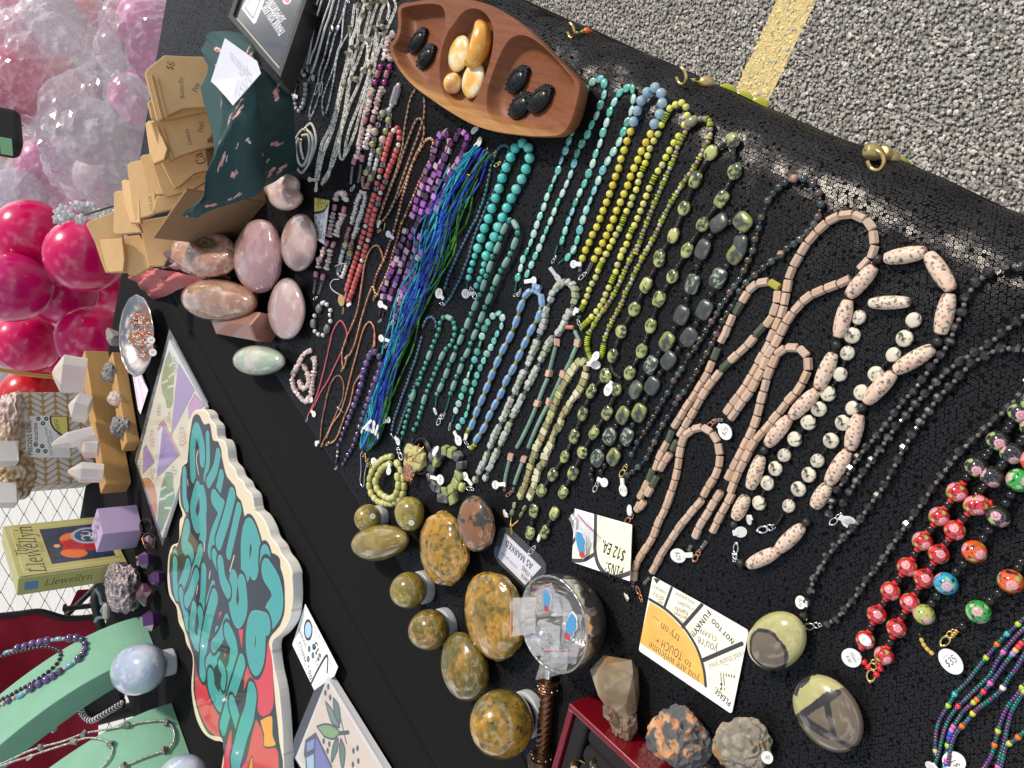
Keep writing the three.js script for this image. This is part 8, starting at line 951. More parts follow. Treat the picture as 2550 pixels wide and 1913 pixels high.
const box = thing('craft_box', 'kraft box brushed with white herringbone strokes behind the quartz points', 'box', P0.clone());const back = V3(e.z, 0, -e.x).normalize();if (back.z > 0) back.negate();const P2 = P0.clone().addScaledVector(back, 0.16);const panel = (n, a, b, m) => { const d = b.clone().sub(a), g = new THREE.BoxGeometry(d.length(), hgt, 0.005), q = part(box, n, g, m, a.clone().lerp(b, 0.5).setY(TABLE + hgt / 2));q.rotation.y = Math.atan2(-d.z, d.x);};panel('front_panel', P0, P1, hb);panel('side_panel', P0.clone().addScaledVector(back, 0.003), P2, hb);panel('side_panel', P1.clone().addScaledVector(back, 0.003), P1.clone().addScaledVector(back, 0.16), hb);panel('back_panel', P2, P1.clone().addScaledVector(back, 0.16), hb);{ const m = part(box, 'lid', new THREE.BoxGeometry(wd, 0.004,0.156), ks, P0.clone().lerp(P1,0.5).addScaledVector(back, 0.08).setY(TABLE + hgt - 0.004));m.rotation.y = Math.atan2(-e.z, e.x);}
const fn = back.clone().negate();const o1 = P0.clone().addScaledVector(fn, 0.004), pcard = planeOf(o1, o1.clone().add(e), o1.clone().add(V3(0,0.1,0)));
flatThing('price_card', 'PRECIOUS GEMS COLLECTION card propped against the herringbone box', 'card', flat(pcard, px('B', 163,1128,436,1132,456,1400,170,1398), 0.0008, (k) => { k.ctx.fillStyle = '#f8f8f6';k.ctx.fillRect(0,0, k.w, k.h);k.text('PRECIOUS GEMS', 'B', 210,1385,200,1160,1.2, '#222', 'sans-serif', 'bold');k.text('COLLECTION', 'B', 245,1300,240,1175,1.2, '#222', 'sans-serif', 'bold');k.text('.925 Sterling Silver', 'B', 345,1390,300,1200,0.9, '#555');k.text('necklaces', 'B', 345,1310,325,1220,0.8, '#666');k.curve('B', [325,1130,330,1180,365,1230,436,1260,436,1130], '#333', k.w * 0.035, '#f2e27a', true);k.text('REVERSE', 'B', 395,1255,370,1150,1, '#444');for (const [x, y] of [[247,1148],[298,1148],[277,1178],[230,1315],[272,1325],[245,1355],[292,1358]]) k.dot('B', x, y, 11,11, '#8fb0ba', '#1d3a40', k.w * 0.02);}, 400,{ side: paper }));
// rocks on the box lid
const onTop = (nm, label, x, y, rad, col, rough = 1.1, mt = vflat(0.6)) => { const z = 2.36, p = D(p1('B', x, y), z);const t = thing(nm, label, 'rock', p.clone().setY(TABLE + hgt));part(t, 'rock', solid(rockGeo(rad, 14,1, rough), col), mt, p);};
const pale = (a, b) => (x, y, z) => mix3(a, b, sst(-0.2,0.3, fbm(x * 60, y * 60, z * 60,4)));onTop('quartz_rock', 'pinkish clear quartz rock on the herringbone box, farthest along', 80,1130, [0.055,0.03,0.05], pale([0.4,0.28,0.24],[0.66,0.56,0.52]), 1.2, vflat(0.3));onTop('quartz_rock', 'tan pink quartz rock in the middle of the herringbone box', 45,1240, [0.06,0.03,0.05], pale([0.4,0.27,0.18],[0.6,0.48,0.4]), 1.2, vflat(0.4));onTop('quartz_rock', 'spiky cream quartz rock at the near end of the herringbone box', 95,1500, [0.055,0.042,0.05], pale([0.3,0.18,0.07],[0.66,0.58,0.46]), 1.5, vflat(0.35));for (const [x, y, lb] of [[20,1380, 'upper'],[15,1640, 'lower']]) { const p = D(p1('B', x, y), 2.3), t = thing('white_selenite', `${lb} white selenite block at the back of the herringbone box`, 'crystal', p);const m = part(t, 'block', block(0.055,0.035,0.06,0.08), std([0.72,0.72,0.7], 0.4), p);m.rotation.y = 0.5;}
{ const a = D(p1('B', -60,825), 2.62), b = D(p1('B', 345,878), 2.62);const t = thing('gold_rod', 'thin gold balloon stand rod behind the largest quartz point', 'rod', b);part(t, 'rod', tubeAlong([a, b, b.clone().add(V3(0.02,-0.5,0)), V3(b.x + 0.03,0.01, b.z)], 0.006,8, false, 20), std([0.55,0.33,0.09], 0.35,{ metalness: 0.7 }));}
}
{ // tarot box, lilac foam cube
const F0 = T(p1('C', 785,396)), F1 = T(p1('C', 640,108));const e = F1.clone().sub(F0);const wd = 0.165;e.normalize();const back = V3(e.z, 0, -e.x);if (back.z > 0) back.negate();const hgt = 0.226, dpt = 0.045;const th = thing('tarot_box', 'green card box titled The Llewellyn Tarot with a red robed figure', 'card box', F0.clone());
const olive = texFn(256,256, (u, v) => { const n = fbm(u * 9, v * 9,2,4);return [0.46 + 0.22 * n, 0.43 + 0.2 * n, 0.2 + 0.12 * n];});const om = std([1,1,1], 0.45,{ map: olive });const L = F1.distanceTo(F0);const tilt = 0.02;
const g = new RoundedBoxGeometry(L, hgt, dpt, 2,0.0015), m = part(th, 'box', g, om, F0.clone().lerp(F1,0.5).addScaledVector(back, dpt / 2 + 0.002).setY(TABLE + hgt / 2));m.rotation.y = Math.atan2(-e.z, e.x);
const pl = planeOf(F0, F1, F0.clone().add(V3(0,0.1,0))), C = (u, v) => F0.clone().lerp(F1, u).add(V3(0, v * hgt, 0));const toPx = (w) => { const q = w.clone().sub(camera.position), d = axisDepth(w), a = -(q.y) * CP / d * 1 + (q.z * SP) / d;return [IW / 2 + FPX * (q.y * -CP + q.z * SP) / d, IH / 2 - FPX * q.x / d];};const q = (u, v) => toPx(C(u, v));
const F = flat(pl, [q(0.015,0.01), q(0.985,0.01), q(0.985,0.99), q(0.015,0.99)], 0.0008, (k) => { const x = k.ctx, w = k.w, h = k.h;x.fillStyle = '#b4ae72';x.fillRect(0,0, w, h);k.wash(['#b9ba7c', '#8c8d46', '#c4c48c'], 120, w * 0.07,0.18);x.strokeStyle = '#d6d4a0';x.lineWidth = 3;x.strokeRect(w * 0.07, h * 0.05, w * 0.86, h * 0.9);x.fillStyle = '#3a3520';x.font = `italic ${w * 0.13}px serif`;x.textAlign = 'center';x.fillText('The', w * 0.48, h * 0.13);x.font = `italic ${w * 0.2}px serif`;x.fillText('Llewellyn', w * 0.48, h * 0.25);x.font = `${w * 0.05}px serif`;x.fillText('T A R O T', w * 0.5, h * 0.295);x.fillStyle = '#1e2a44';x.fillRect(w * 0.15, h * 0.32, w * 0.7, h * 0.6);x.strokeStyle = '#2a2410';x.lineWidth = 4;x.strokeRect(w * 0.15, h * 0.32, w * 0.7, h * 0.6);x.save();x.beginPath();x.rect(w * 0.15, h * 0.32, w * 0.7, h * 0.6);x.clip();for (let i = 0;i < 60;i++) { x.globalAlpha = 0.25;x.fillStyle = pick(['#2d4a80', '#18223a', '#3a5a3a', '#5a4a2a', '#40639a']);x.beginPath();x.ellipse(w * rr(0.15,0.85), h * rr(0.32,0.92), w * rr(0.03,0.12), h * rr(0.02,0.06), rr(0,3), 0,7);x.fill();} x.globalAlpha = 1;
x.fillStyle = '#e0702a';x.beginPath();x.ellipse(w * 0.3, h * 0.55, w * 0.09, h * 0.13,0.4,0,7);x.fill();x.beginPath();x.ellipse(w * 0.62, h * 0.58, w * 0.09, h * 0.12,-0.5,0,7);x.fill();x.fillStyle = '#c01e22';x.beginPath();x.moveTo(w * 0.4, h * 0.46);x.lineTo(w * 0.56, h * 0.46);x.lineTo(w * 0.66, h * 0.92);x.lineTo(w * 0.26, h * 0.92);x.fill();x.strokeStyle = '#7a0f14';x.lineWidth = 3;for (let i = 0;i < 6;i++) { x.beginPath();x.moveTo(w * (0.43 + i * 0.02), h * 0.5);x.lineTo(w * (0.32 + i * 0.05), h * 0.91);x.stroke();} x.fillStyle = '#4a2a1a';x.beginPath();x.ellipse(w * 0.48, h * 0.42, w * 0.06, h * 0.06,0,0,7);x.fill();x.fillStyle = '#d8a888';x.beginPath();x.ellipse(w * 0.48, h * 0.42, w * 0.035, h * 0.032,0,0,7);x.fill();
x.fillStyle = '#8fb4d8';x.beginPath();x.arc(w * 0.62, h * 0.76, w * 0.17,0,7);x.fill();x.fillStyle = '#2c4a78';x.beginPath();x.arc(w * 0.62, h * 0.76, w * 0.135,0,7);x.fill();x.strokeStyle = '#d8c8b4';x.lineWidth = w * 0.014;for (let i = 0;i < 3;i++) { const a = i * 2.094 - 0.5;x.beginPath();x.arc(w * 0.62 + Math.cos(a) * w * 0.055, h * 0.76 + Math.sin(a) * w * 0.055, w * 0.045, a, a + 5);x.stroke();} x.strokeStyle = '#c89a78';x.beginPath();x.arc(w * 0.62, h * 0.76, w * 0.15,0,7);x.stroke();x.restore();for (const [u, v] of [[0.11,0.08],[0.89,0.08],[0.11,0.93],[0.89,0.93]]) { x.strokeStyle = '#6a682a';x.lineWidth = 3;for (let i = 0;i < 3;i++) { x.beginPath();x.arc(u * w, v * h + (i - 1) * 6,8,0.5,2.6);x.stroke();} } }, 420,{ rough: 0.35, coat: 0.1, side: om });part(th, 'front_print', F.geo, F.mats);
const sp0 = F0.clone().addScaledVector(e, -0.0005), pl2 = planeOf(sp0.clone().addScaledVector(back, dpt), sp0, sp0.clone().add(V3(0,0.1,0))), S = (u, v) => toPx(sp0.clone().addScaledVector(back, dpt * (1 - u) + 0.002).add(V3(0, v * hgt, 0)));const F2 = flat(pl2, [S(0.03,0.01), S(0.97,0.01), S(0.97,0.99), S(0.03,0.99)], 0.0006, (k) => { const x = k.ctx;x.fillStyle = '#a9a968';x.fillRect(0,0, k.w, k.h);x.save();x.translate(k.w * 0.35, k.h * 0.22);x.rotate(Math.PI / 2);x.fillStyle = '#4a4626';x.font = `italic ${k.w * 0.5}px serif`;x.fillText('Llewellyn', 0,0);x.restore();x.fillStyle = '#5a80b0';x.fillRect(k.w * 0.25, k.h * 0.05, k.w * 0.5, k.h * 0.12);}, 90,{ side: om });part(th, 'spine_print', F2.geo, F2.mats);
const lil = std([0.45,0.34,0.55], 0.9,{ bumpMap: texFn(128,128, (u, v) => { const n = noise(u * 60, v * 60,3);return [0.5 + n, 0.5 + n, 0.5 + n];}, true), bumpScale: 0.0008 });const c = T(p1('C', 838,306)), cb = thing('foam_cube', 'lilac foam cube with two small clear crystals pressed in its top', 'foam block', c), sz = 0.072;const cm = new THREE.Mesh(new RoundedBoxGeometry(sz, 0.085, sz, 2,0.002), lil);cm.name = 'foam';cb.add(cm);const ca = T(p1('C', 872,215)).sub(c).setY(0);const ang = Math.atan2(-ca.z, ca.x);const cx = V3(Math.cos(ang), 0, -Math.sin(ang)), cz = V3(-Math.sin(ang), 0, -Math.cos(ang));cm.rotation.y = ang;cm.position.copy(cx).multiplyScalar(sz / 2).addScaledVector(cz.z < 0 ? cz : cz.negate(), sz / 2).setY(0.0425);for (const [u, v] of [[0.3,-0.1],[-0.22,0.02]]) { const k = new THREE.Mesh(new THREE.TorusGeometry(0.011,0.004,10,20).rotateX(Math.PI / 2), M.crystal);k.name = 'clear_crystal';k.position.set(u * sz, 0.0435, v * sz);cm.add(k);}
}
{ // celestite spheres and mint display stands
const cel = (x, y, z, s) => { const n = fbm(x * 16 + s, y * 30, z * 16,4), q = fbm(x * 60, y * 60 + s, z * 60,3);return mix3(mix3([0.36,0.44,0.58],[0.52,0.57,0.66], sst(-0.2,0.25, n)), [0.7,0.7,0.72], sst(0.2,0.4, q));};
const s1 = stone('blue_sphere', 'pale blue polished stone sphere on a clear ring by the mint stands', 'polished stone', p1('g', 1238,775), 122,123,1, cel,{ lift: 0.018, mat: vcol(0.2,{ clearcoat: 0.6 }) });tag(ringStand(s1,0.026,0.024), 'clear plastic ring under the pale blue sphere', 'ring stand');part(s1, 'price_dot', solid(new THREE.SphereGeometry(0.0001,6,4), () => [1,1,1]), M.white, s1.A.P.clone());s1.children.pop();
stone('blue_sphere', 'second pale blue stone sphere cut by the near frame edge', 'polished stone', [452,1940], 112,112,1, cel,{ lift: 0.018, mat: vcol(0.2,{ clearcoat: 0.6 }) });
const mintT = texFn(256,256, (u, v) => { const n = fbm(u * 8, v * 8,2,4), q = noise(u * 90, v * 90,5);const k = 1 + 0.16 * n + 0.05 * q;return [0.20 * k, 0.42 * k, 0.30 * k];});const mint = phy([1,1,1], 0.85,{ map: mintT, sheen: 0.4, sheenColor: lin(0.2,0.35,0.28), sheenRoughness: 0.6 });
const stand = (label, far, near, H) => { const a = T(far), b = T(near), w = b.clone().sub(a), wd = w.length() + 0.012;w.normalize();const back = V3(w.z, 0, -w.x);if (back.x > 0) back.negate();const th = thing('display_stand', label, 'necklace stand', a.clone());const prof = [];const N = 26;for (let i = 0;i <= N;i++) { const t = i / N;prof.push([0.19 * Math.pow(t, 1.7), H * Math.pow(t, 0.92)]);} const inner = prof.map(([x, y], i) => [x + 0.052 - 0.012 * Math.sin(Math.PI * i / N), Math.max(0, y - 0.028 - 0.02 * Math.sin(Math.PI * i / N))]).reverse();const sh = new THREE.Shape(prof.concat(inner, [[0.055,0]]).map(([x, y]) => new THREE.Vector2(x, y)));const g = new THREE.ExtrudeGeometry(sh,{ depth: wd, bevelEnabled: true, bevelSize: 0.002, bevelThickness: 0.002, bevelSegments: 2 });const U = g.attributes.uv;for (let i = 0;i < U.count;i++) U.setXY(i, U.getX(i) * 3, U.getY(i) * 3);{ const flip = back.clone().cross(UP).dot(w) < 0;if (flip) { g.scale(1,1,-1);for (const k of ['position', 'normal', 'uv']) { const t = g.attributes[k], n = t.itemSize;for (let i = 0;i < t.count;i += 3) for (let c = 0;c < n;c++) { const q = t.array[(i + 1) * n + c];t.array[(i + 1) * n + c] = t.array[(i + 2) * n + c];t.array[(i + 2) * n + c] = q;} } } const z = back.clone().cross(UP);g.applyMatrix4(new THREE.Matrix4().makeBasis(back, UP, z));g.computeVertexNormals();} part(th, 'stand', g, mint, a.clone());const on = (u, v) => { const t = v, x = 0.19 * Math.pow(t, 1.7), y = H * Math.pow(t, 0.92);const nx = V3(0,0,0).addScaledVector(back, -1).multiplyScalar(0.7).add(V3(0,0.7,0));return a.clone().addScaledVector(w, u * wd).addScaledVector(back, x).add(V3(0, y, 0));};return { on, w, back, wd, H, a, th };};
const A = stand('mint green necklace stand farther along, with the amethyst necklace', p1('g', 1262,312), p1('g', 1372,602), 0.30), B = stand('mint green necklace stand nearer, with the pyrite nugget necklace', p1('g', 1520,1090), p1('g', 1672,1525), 0.30);
// meet the line of sight with the curved face
const onFace = (S, p) => { const r = ray(p);let best = null;const M3 = (t) => { const o = camera.position.clone().addScaledVector(r, t).sub(S.a), x = o.dot(S.back), y = o.y;if (y < 0) return -1;const tt = Math.pow(clamp(y / S.H), 1 / 0.92), f = 0.19 * Math.pow(tt, 1.7);return x - f;};let lo = 0.4, hi = 4, prev = M3(lo);for (let t = 0.4;t < 4;t += 0.004) { const m = M3(t);if (m >= 0 && prev < 0) { hi = t;lo = t - 0.004;break;} prev = m;} for (let i = 0;i < 24;i++) { const mid = (lo + hi) / 2;if (M3(mid) >= 0) hi = mid;else lo = mid;} return camera.position.clone().addScaledVector(r, hi - 0.006);};
const string3 = (th, pts, kinds, k) => { for (let i = 0;i < pts.length;i++) { const d = (pts[i + 1] ?? pts[i]).clone().sub(pts[i - 1] ?? pts[i]);drop(th, kinds(i), pts[i], d);} cord(th, pts, 0.0006);};
const run = (th, S, f, n, pat) => { const c = new THREE.CatmullRomCurve3(px(f, ...n).map((p) => onFace(S, p)), false, 'centripetal'), len = c.getLength();let s = 0, i = 0;while (s < len) { const k = pat[i % pat.length];const a = c.getPointAt(clamp(s / len)), b = c.getPointAt(clamp((s + k.L) / len));if (a.distanceTo(b) < 1e-5) break;drop(th, k, a.clone().lerp(b, 0.5), b.sub(a));s += k.L;i++;} };
const n1 = necklace('amethyst and blue glass bead necklace draped on the farther mint stand', 'necklace', p1('g', 700,560));const am = K.ame(0.0088), bl = bt('bead', barrel(0.0055,0.018,0.6,8), phy([0.12,0.36,0.5], 0.15,{ clearcoat: 1 }), 0.018,0.005), pk = bt('bead', round(0.0042), std([0.52,0.4,0.38], 0.5), 0.008,0.004), dk = K.ame(0.0072);
const c1 = px('g', -60,690,60,628,105,615,158,590,222,575,288,552,355,538,422,522,468,516,520,508,568,505,622,500,682,498,730,512,758,548,758,594,740,638,702,682,662,712,622,740,578,770,532,798,474,838,412,872,345,908,280,948,226,982,180,1014,122,1034,75,1058,25,1086,-40,1120).map((p) => onFace(A, p));const kk = [bl, bl, pk, am, am, am, am, am, pk, bl, pk, am, am, dk, dk, dk, dk, am, pk, bl, pk, am, am, am, am, am, pk, bl, pk, dk, pk, bl];string3(n1, c1, (i) => kk[i] ?? am);
const n1b = necklace('string of small dark purple beads inside the amethyst necklace', 'necklace', p1('g', 500,600));run(n1b, A, 'g', [-60,680,0,662,100,636,200,608,300,588,400,575,480,588,530,615,540,655,510,720,455,775,400,820,330,868,240,925,160,965,90,1010,0,1050,-60,1080],[bt('bead', round(0.0042), phy([0.03,0.018,0.035], 0.2), 0.0084,0.0042), sd(0.0016,0.002, [[0.6,0.6,0.58]])]);
const n2 = necklace('silver seed necklace with pyrite nuggets on the nearer mint stand', 'necklace', p1('g', 900,1350));const sil = sd(0.0022,0.003, [[0.62,0.62,0.58],[0.42,0.42,0.4]],{ metal: 0.7 });run(n2, B, 'g', [-60,1650,100,1580,250,1510,370,1470,560,1420,750,1350,920,1320,1120,1280,1300,1245,1460,1240,1520,1270,1555,1340,1550,1420,1510,1480,1470,1500,1300,1560,1110,1640,1000,1690],[sil]);run(n2, B, 'g', [-60,1665,120,1600,260,1555,450,1490,660,1425,760,1392,870,1395,960,1425,1000,1460,995,1540,950,1610,880,1680],[sil]);const big = bt('nugget', K.pyr.g.map((g) => g.clone().scale(1.7,1.7,1.7)), mats([[0.3,0.28,0.25],[0.36,0.34,0.3]], 0.3,{ metalness: 0.7, flatShading: true }), 0.018,0.006);for (const [x, y] of [[1485,1250],[1125,1280],[748,1352],[660,1422],[370,1470],[258,1555],[988,1445],[1468,1500],[1112,1640]]) drop(n2, big, onFace(B, p1('g', x, y)), V3(rr(-1,1), 0.2, rr(-1,1)));
}
// ---------------------------------------------------------------- camp chairs and fence behind
{
const cloth = phy([0.36,0.006,0.03], 0.8,{ side: THREE.DoubleSide, sheen: 0.3, sheenColor: lin(0.4,0.05,0.08) }), blk = std([0.015,0.015,0.017], 0.6);const Z = 2.62;
const th = thing('camp_chair', 'red folding camp chair with black trim and a mesh pocket behind the mint stands', 'chair', V3(-0.95,0, -Z));const g = (x, y, z) => D(p1('g', x, y), z);
const grid = (pa, n, m, bulge) => sheet(n, m, (u, v) => { const a = pa[0].clone().lerp(pa[1], u), b = pa[3].clone().lerp(pa[2], u), p = a.lerp(b, v);p.z -= bulge * Math.sin(u * 3.14) * Math.sin(v * 3.14) - 0.012 * fbm(u * 5, v * 5,2,3);return p;});
part(th, 'back_panel', grid([g(-20,310, Z), g(-20,1700, Z - 0.1), g(880,1700, Z - 0.1), g(860,318, Z)], 30,20,0.05), cloth);const top = tubeAlong([g(-40,305, Z - 0.01), g(150,285, Z - 0.01), g(340,262, Z - 0.01), g(430,280, Z - 0.01), g(560,318, Z - 0.01), g(700,322, Z - 0.01), g(870,305, Z - 0.01)], 0.009,8);part(th, 'black_trim', top, blk);part(th, 'red_fill', sheet(24,4, (u, v) => { const xs = lerp(-40,870, u), ytop = 262 + Math.abs(xs - 340) * 0.1 + (xs > 430 && xs < 760 ? 34 : 10);return g(xs, lerp(ytop, 345, v), Z);}), cloth);part(th, 'frame_tube', tubeAlong([g(880,60, Z - 0.06), g(850,140, Z - 0.06), g(880,320, Z - 0.06), g(905,420, Z - 0.06)], 0.014,10), blk);part(th, 'frame_tube', tubeAlong([g(860,205, Z - 0.02), g(560,240, Z - 0.02)], 0.008,8), blk);part(th, 'chair_leg', tubeAlong([g(900,420, Z), V3(-0.55,0.01, -Z)], 0.012,8), blk);part(th, 'chair_leg', tubeAlong([g(1000,1500, Z - 0.1), V3(-1.2,0.01, -Z + 0.1)], 0.012,8), blk);
// pocket: netting of round holes bound with twisted cord
const Q = [g(680,960, Z - 0.14), g(1080,860, Z - 0.2), g(1110,1100, Z - 0.2), g(780,1230, Z - 0.14)];part(th, 'pocket_backing', grid(Q, 8,8,0), std([0.16,0.012,0.03], 0.9));const hole = new THREE.TorusGeometry(0.0078,0.0024,6,10);const hs = [];for (let i = 0;i < 17;i++) for (let j = 0;j < 12;j++) { const u = (i + 0.5 + (j % 2) * 0.5) / 18, v = (j + 0.5) / 12;const p = Q[0].clone().lerp(Q[1], u).lerp(Q[3].clone().lerp(Q[2], u), v);p.z += 0.006;hs.push(hole.clone().rotateX(0.2).translate(p.x, p.y, p.z));} const net = part(th, 'pocket_net', merge(hs), blk);net.userData.kind = 'stuff';const rope = (pts) => { const c = new THREE.CatmullRomCurve3(pts, false, 'centripetal');for (const ph of [0,3.14]) { const q = [];for (let i = 0;i <= 160;i++) { const p = c.getPointAt(i / 160);q.push(p.add(V3(0.005 * Math.cos(i * 0.9 + ph), 0.005 * Math.sin(i * 0.9 + ph), 0.01)));} part(th, ph ? 'white_piping' : 'black_piping', tubeAlong(q, 0.0045,5, false, 320), ph ? std([0.6,0.6,0.62], 0.6) : blk);} };rope([g(680,985, Z - 0.15), g(700,1090, Z - 0.15), g(750,1190, Z - 0.15), g(800,1225, Z - 0.16), g(900,1180, Z - 0.18), g(1090,1065, Z - 0.2)]);rope([g(425,1130, Z - 0.1), g(445,1220, Z - 0.1), g(480,1310, Z - 0.1)]);
const ch2 = thing('folding_seat', 'red triangular arm of a second folding chair against the fence', 'chair', g(600,300,2.75));part(ch2, 'arm_cloth', sheet(8,8, (u, v) => { const a = g(585,290,2.72).lerp(g(690,70,2.72), v), b = g(600,300,2.72).lerp(g(815,60,2.72), v);return a.lerp(b, u);}), cloth);part(ch2, 'arm_rail', tubeAlong([g(590,300,2.71), g(700,190,2.71), g(830,62,2.71), g(900,-30,2.71)], 0.009,8), blk);part(ch2, 'arm_rail', tubeAlong([g(578,200,2.72), g(590,300,2.72)], 0.006,6), blk);
const cordT = thing('mint_cord', 'pale mint cord with a pointed crystal hanging by the amethyst druse', 'cord', T(p1('g', 930,260)));part(cordT, 'cord', tubeAlong([g(850,55,2.05), g(885,110,2.05), g(905,190,2.02), g(940,200,2.0), g(905,260,2.0), g(955,300,2.0), g(870,320,2.02), g(850,350,2.05)], 0.004,6), std([0.3,0.5,0.45], 0.7));part(cordT, 'crystal', facet(lathe([[-0.02,0.001],[-0.012,0.008],[0.016,0.007],[0.022,0.001]], 6, true)), phy([0.5,0.45,0.4], 0.2), g(945,270,1.99));
// chain-link fence: zigzag wires that hook round one another
const fz = 2.95, fence = thing('chain_link_fence', 'dark chain link fence in front of the bright pavement', 'fence', V3(-0.5,0, -fz));const a0 = V3(-2.1,0, -fz + 0.25), a1 = V3(-0.2,0, -fz - 0.22), d = a1.clone().sub(a0), L = d.length();d.normalize();const nrm = V3(-d.z, 0, d.x);const pitch = 0.05, wire = std([0.05,0.05,0.048], 0.5,{ metalness: 0.6 });const n = Math.floor(L / pitch);const wires = [];for (let i = 0;i < n;i++) { const pts = [];for (let k = 0;k <= 40;k++) { const y = 0.04 + k * pitch * 0.5, x = i * pitch + ((k + i) % 2 ? pitch * 1.03 : -pitch * 0.03);pts.push(a0.clone().addScaledVector(d, x).addScaledVector(nrm, ((k + i) % 2 ? 1 : -1) * 0.003).setY(y));} wires.push(pts);} wires.forEach((pts) => { const path = new THREE.CurvePath();for (let i = 0;i < pts.length - 1;i++) path.add(new THREE.LineCurve3(pts[i], pts[i + 1]));part(fence, 'wire', new THREE.TubeGeometry(path, 40,0.0022,5), wire);});part(fence, 'bottom_rail', tubeAlong([a0.clone().setY(0.03), a1.clone().setY(0.03)], 0.01,8, false, 2), wire);part(fence, 'top_rail', tubeAlong([a0.clone().setY(1.3), a1.clone().setY(1.3)], 0.02,10, false, 2), wire);for (const t of [0.02,0.5,0.98]) part(fence, 'post', tubeAlong([a0.clone().addScaledVector(d, L * t).setY(0), a0.clone().addScaledVector(d, L * t).setY(1.34)], 0.025,10, false, 2), wire);
}
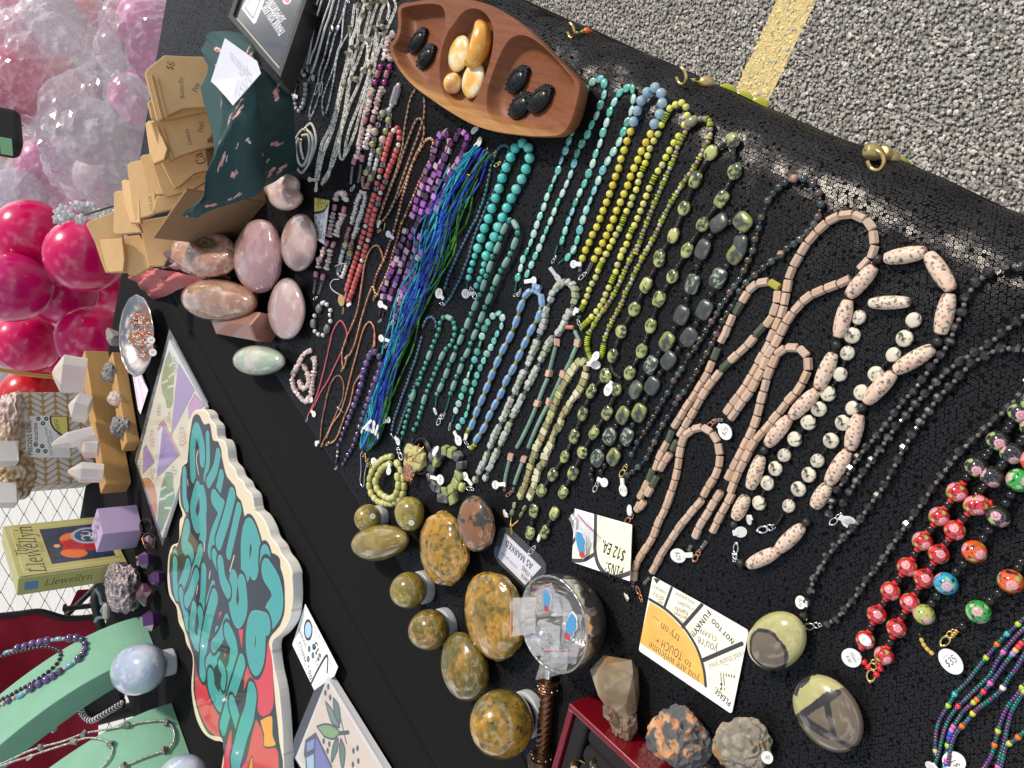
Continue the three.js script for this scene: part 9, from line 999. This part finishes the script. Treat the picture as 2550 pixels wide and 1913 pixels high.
// ---------------------------------------------------------------- balloons and plastic bags
{
const bg = (() => { const g = new THREE.SphereGeometry(1,40,28);displace(g, (v) => { const t = -v.y;if (t > 0) { v.x *= 1 - 0.16 * t * t;v.z *= 1 - 0.16 * t * t;v.y *= 1.12;} });return g;})(), knot = new THREE.ConeGeometry(0.09,0.16,10);const rubber = (c, o = {}) => phy(c, 0.22,{ clearcoat: 0.5, clearcoatRoughness: 0.12, transmission: 0.12, thickness: 0, ...o });
const col = { hot: rubber([0.72,0.004,0.13]), mag: rubber([0.62,0.006,0.16]), red: rubber([0.66,0.02,0.03]), pink: rubber([0.80,0.22,0.50]), white: rubber([0.74,0.70,0.70]), coral: rubber([0.74,0.18,0.17]), lilac: rubber([0.64,0.58,0.68]) };
const balloon = (label, f, x, y, r, c, rad = 0.135) => { const p = p1(f, x, y), rp = r / FR[f][2], R = rad, dist = FPX * R / rp, k = ray(p).multiplyScalar(dist).add(camera.position);const t = thing('balloon', label, 'balloon', k);const m = new THREE.Mesh(bg, col[c]);m.name = 'rubber';m.scale.setScalar(R);m.rotation.set(rr(-0.7,0.7), rr(0,6), rr(-0.7,0.7));t.add(m);const q = new THREE.Mesh(knot, col[c]);q.name = 'knot';q.position.set(0,-1.16,0);m.add(q);};
const L = [
['hot pink balloon upper left of the uncovered cluster, beside the white flowers', 'A', 200,1510,218, 'hot'],['hot pink balloon half behind the kraft pouches', 'A', 540,1650,235, 'hot'],['magenta balloon at the frame edge, middle of the cluster', 'B', 75,300,225, 'mag'],['magenta balloon in the centre of the uncovered cluster', 'B', 400,335,205, 'mag'],['magenta balloon just above the black table corner', 'B', 720,285,180, 'hot'],['deep pink balloon below the centre one', 'B', 165,660,200, 'hot'],['deep pink balloon resting near the quartz chunk', 'B', 590,630,215, 'hot'],['shadowed deep pink balloon filling the gap at the heart of the cluster', 'B', 360,760,210, 'hot', 0.17],['red balloon behind the herringbone box', 'B', 210,1000,190, 'red'],['scarlet balloon low behind the quartz rocks', 'B', 40,1060,160, 'red'],['pale lilac balloon at the frame edge under the gold rod', 'B', -50,960,130, 'lilac'],['dark pink balloon peeping at the frame edge below the magenta ones', 'B', -60,640,110, 'hot'],['cream balloon cut by the frame edge above the magenta ones', 'A', -60,1440,90, 'white'],['big hot pink balloon in the clear bag at the frame edge', 'A', 40,560,250, 'hot', 0.15],['rose pink balloon at the upper frame edge in the clear bag', 'A', 120,260,190, 'hot'],['light pink balloon standing tall among the bags', 'A', 950,160,185, 'pink'],['pink balloon under crinkled film beside the pouches', 'A', 1010,350,180, 'pink'],['small pink balloon glimpsed through the film', 'A', 560,240,120, 'pink'],['coral balloon wrapped in clear film', 'A', 330,500,170, 'coral'],['big white balloon in the largest clear bag', 'A', 590,850,210, 'white'],['second white balloon in the largest clear bag', 'A', 860,950,160, 'white'],['white balloon at the foot of the largest clear bag', 'A', 680,1150,190, 'white'],['white balloon close to the framed sign', 'A', 1300,230,160, 'white'],['pink balloon in the lower left film bag', 'A', 290,1060,165, 'pink'],['lilac white balloon in the lower left film bag', 'A', 110,1260,170, 'lilac'],['pale pink balloon deep inside the bag beside the pouches', 'A', 880,640,170, 'pink'],['cream balloon at the very top of the bags', 'A', 330,130,190, 'white'],['dusky rose balloon at the top edge of the bags', 'A', 660,30,150, 'coral'],['rose pink balloon at the upper left corner', 'A', 30,20,140, 'hot'],['pink balloon between the coral one and the big white one', 'A', 480,620,150, 'hot', 0.15],['pale pink balloon low in the largest sack behind the flowers', 'A', 480,1250,160, 'pink'],['blush balloon far back at the edge above the lilac one', 'A', 100,960,110, 'coral', 0.12],['soft pink balloon behind the uppermost pouch', 'A', 1130,470,150, 'pink', 0.15],['white balloon far back behind the coral balloon', 'A', 780,330,160, 'white', 0.16],
];L.forEach((b) => balloon(...b));
const film = phy([0.96,0.93,0.96], 0.14,{ transmission: 0.74, thickness: 0, side: THREE.DoubleSide, clearcoat: 0.6, clearcoatRoughness: 0.1 });
const sack = (label, f, x, y, rx, ry, R, seedv) => { const p = p1(f, x, y), k0 = FR[f][2], dist = FPX * R / (rx / k0);const c = ray(p).multiplyScalar(dist).add(camera.position);const g = smoothIco(17), asp = ry / rx;displace(g, (v) => { const b = v.clone(), n = fbm(b.x * 1.5 + seedv, b.y * 1.5, b.z * 1.5,3);const cr = 1 - Math.abs(noise(b.x * 2.6 + 2 * n, b.y * 2.6, b.z * 2.6 + seedv)) * 2, cr2 = 1 - Math.abs(noise(b.x * 5.5 + 3 * n, b.y * 3, b.z * 5.5 + seedv)) * 2;v.multiplyScalar(1 + 0.18 * n + 0.1 * cr + 0.07 * cr2);v.set(v.x * R * asp, v.y * R, v.z * R * 0.9);});const t = thing('plastic_sack', label, 'plastic bag', c.clone());part(t, 'film', facet(g), film, c);};
sack('largest clear plastic sack, holding white balloons next to the pouches', 'A', 680,900,350,420,0.215,3.1);sack('clear plastic sack over pink and coral balloons at the upper left', 'A', 250,430,290,340,0.17,8.8);sack('clear plastic sack round the light pink balloon and by the framed sign', 'A', 1080,280,360,330,0.26,14.2);sack('low clear plastic sack of lilac and pink balloons at the frame edge', 'A', 200,1150,260,260,0.2,21.7);sack('clear plastic sack along the upper frame edge', 'A', 330,110,360,190,0.25,30.3);
{ const c = D(p1('A', 0,850), 3.3), t = thing('black_bag', 'black holdall with a small green label behind the balloons', 'bag', c.clone().setY(0));const m = part(t, 'bag', new RoundedBoxGeometry(0.17,0.13,0.1,4,0.03), std([0.012,0.012,0.014], 0.6), c);m.rotation.y = 0.4;part(t, 'label', new THREE.BoxGeometry(0.07,0.035,0.003), std([0.2,0.45,0.25], 0.5), D(p1('A', 40,945), 3.17)).rotation.y = 0.4;}
const petal = std([0.8,0.78,0.8], 0.6), stem = std([0.1,0.16,0.05], 0.7), fl = thing('artificial_flowers', 'spray of small white artificial blossoms between the bags and pink balloons', 'flowers', D(p1('A', 560,1380), 2.3));part(fl, 'stem', tubeAlong([D(p1('A', 370,1420), 2.3), D(p1('A', 480,1400), 2.28), D(p1('A', 600,1370), 2.25), D(p1('A', 730,1330), 2.25)], 0.003,5), stem);const pg = oval(0.0075,0.0055,0.0015,2);for (let i = 0;i < 18;i++) { const q = D(p1('A', rr(370,740), rr(1330,1440)), rr(2.2,2.32));for (let k = 0;k < 5;k++) { const a = k * 1.257 + i, m = part(fl, 'petal', pg, petal, q.clone().add(V3(Math.cos(a) * 0.0075, Math.sin(a) * 0.0075,0.003 * (k % 2))));m.rotation.set(1.3,0, a, 'ZXY');} }
}
// ---------------------------------------------------------------- finish
pending.forEach(finish);
scene.traverse((o) => { if (o.isMesh) { o.castShadow = true;o.receiveShadow = true;} if (o.isLight) o.castShadow = true;delete o.A;});
renderer.render(scene, camera);
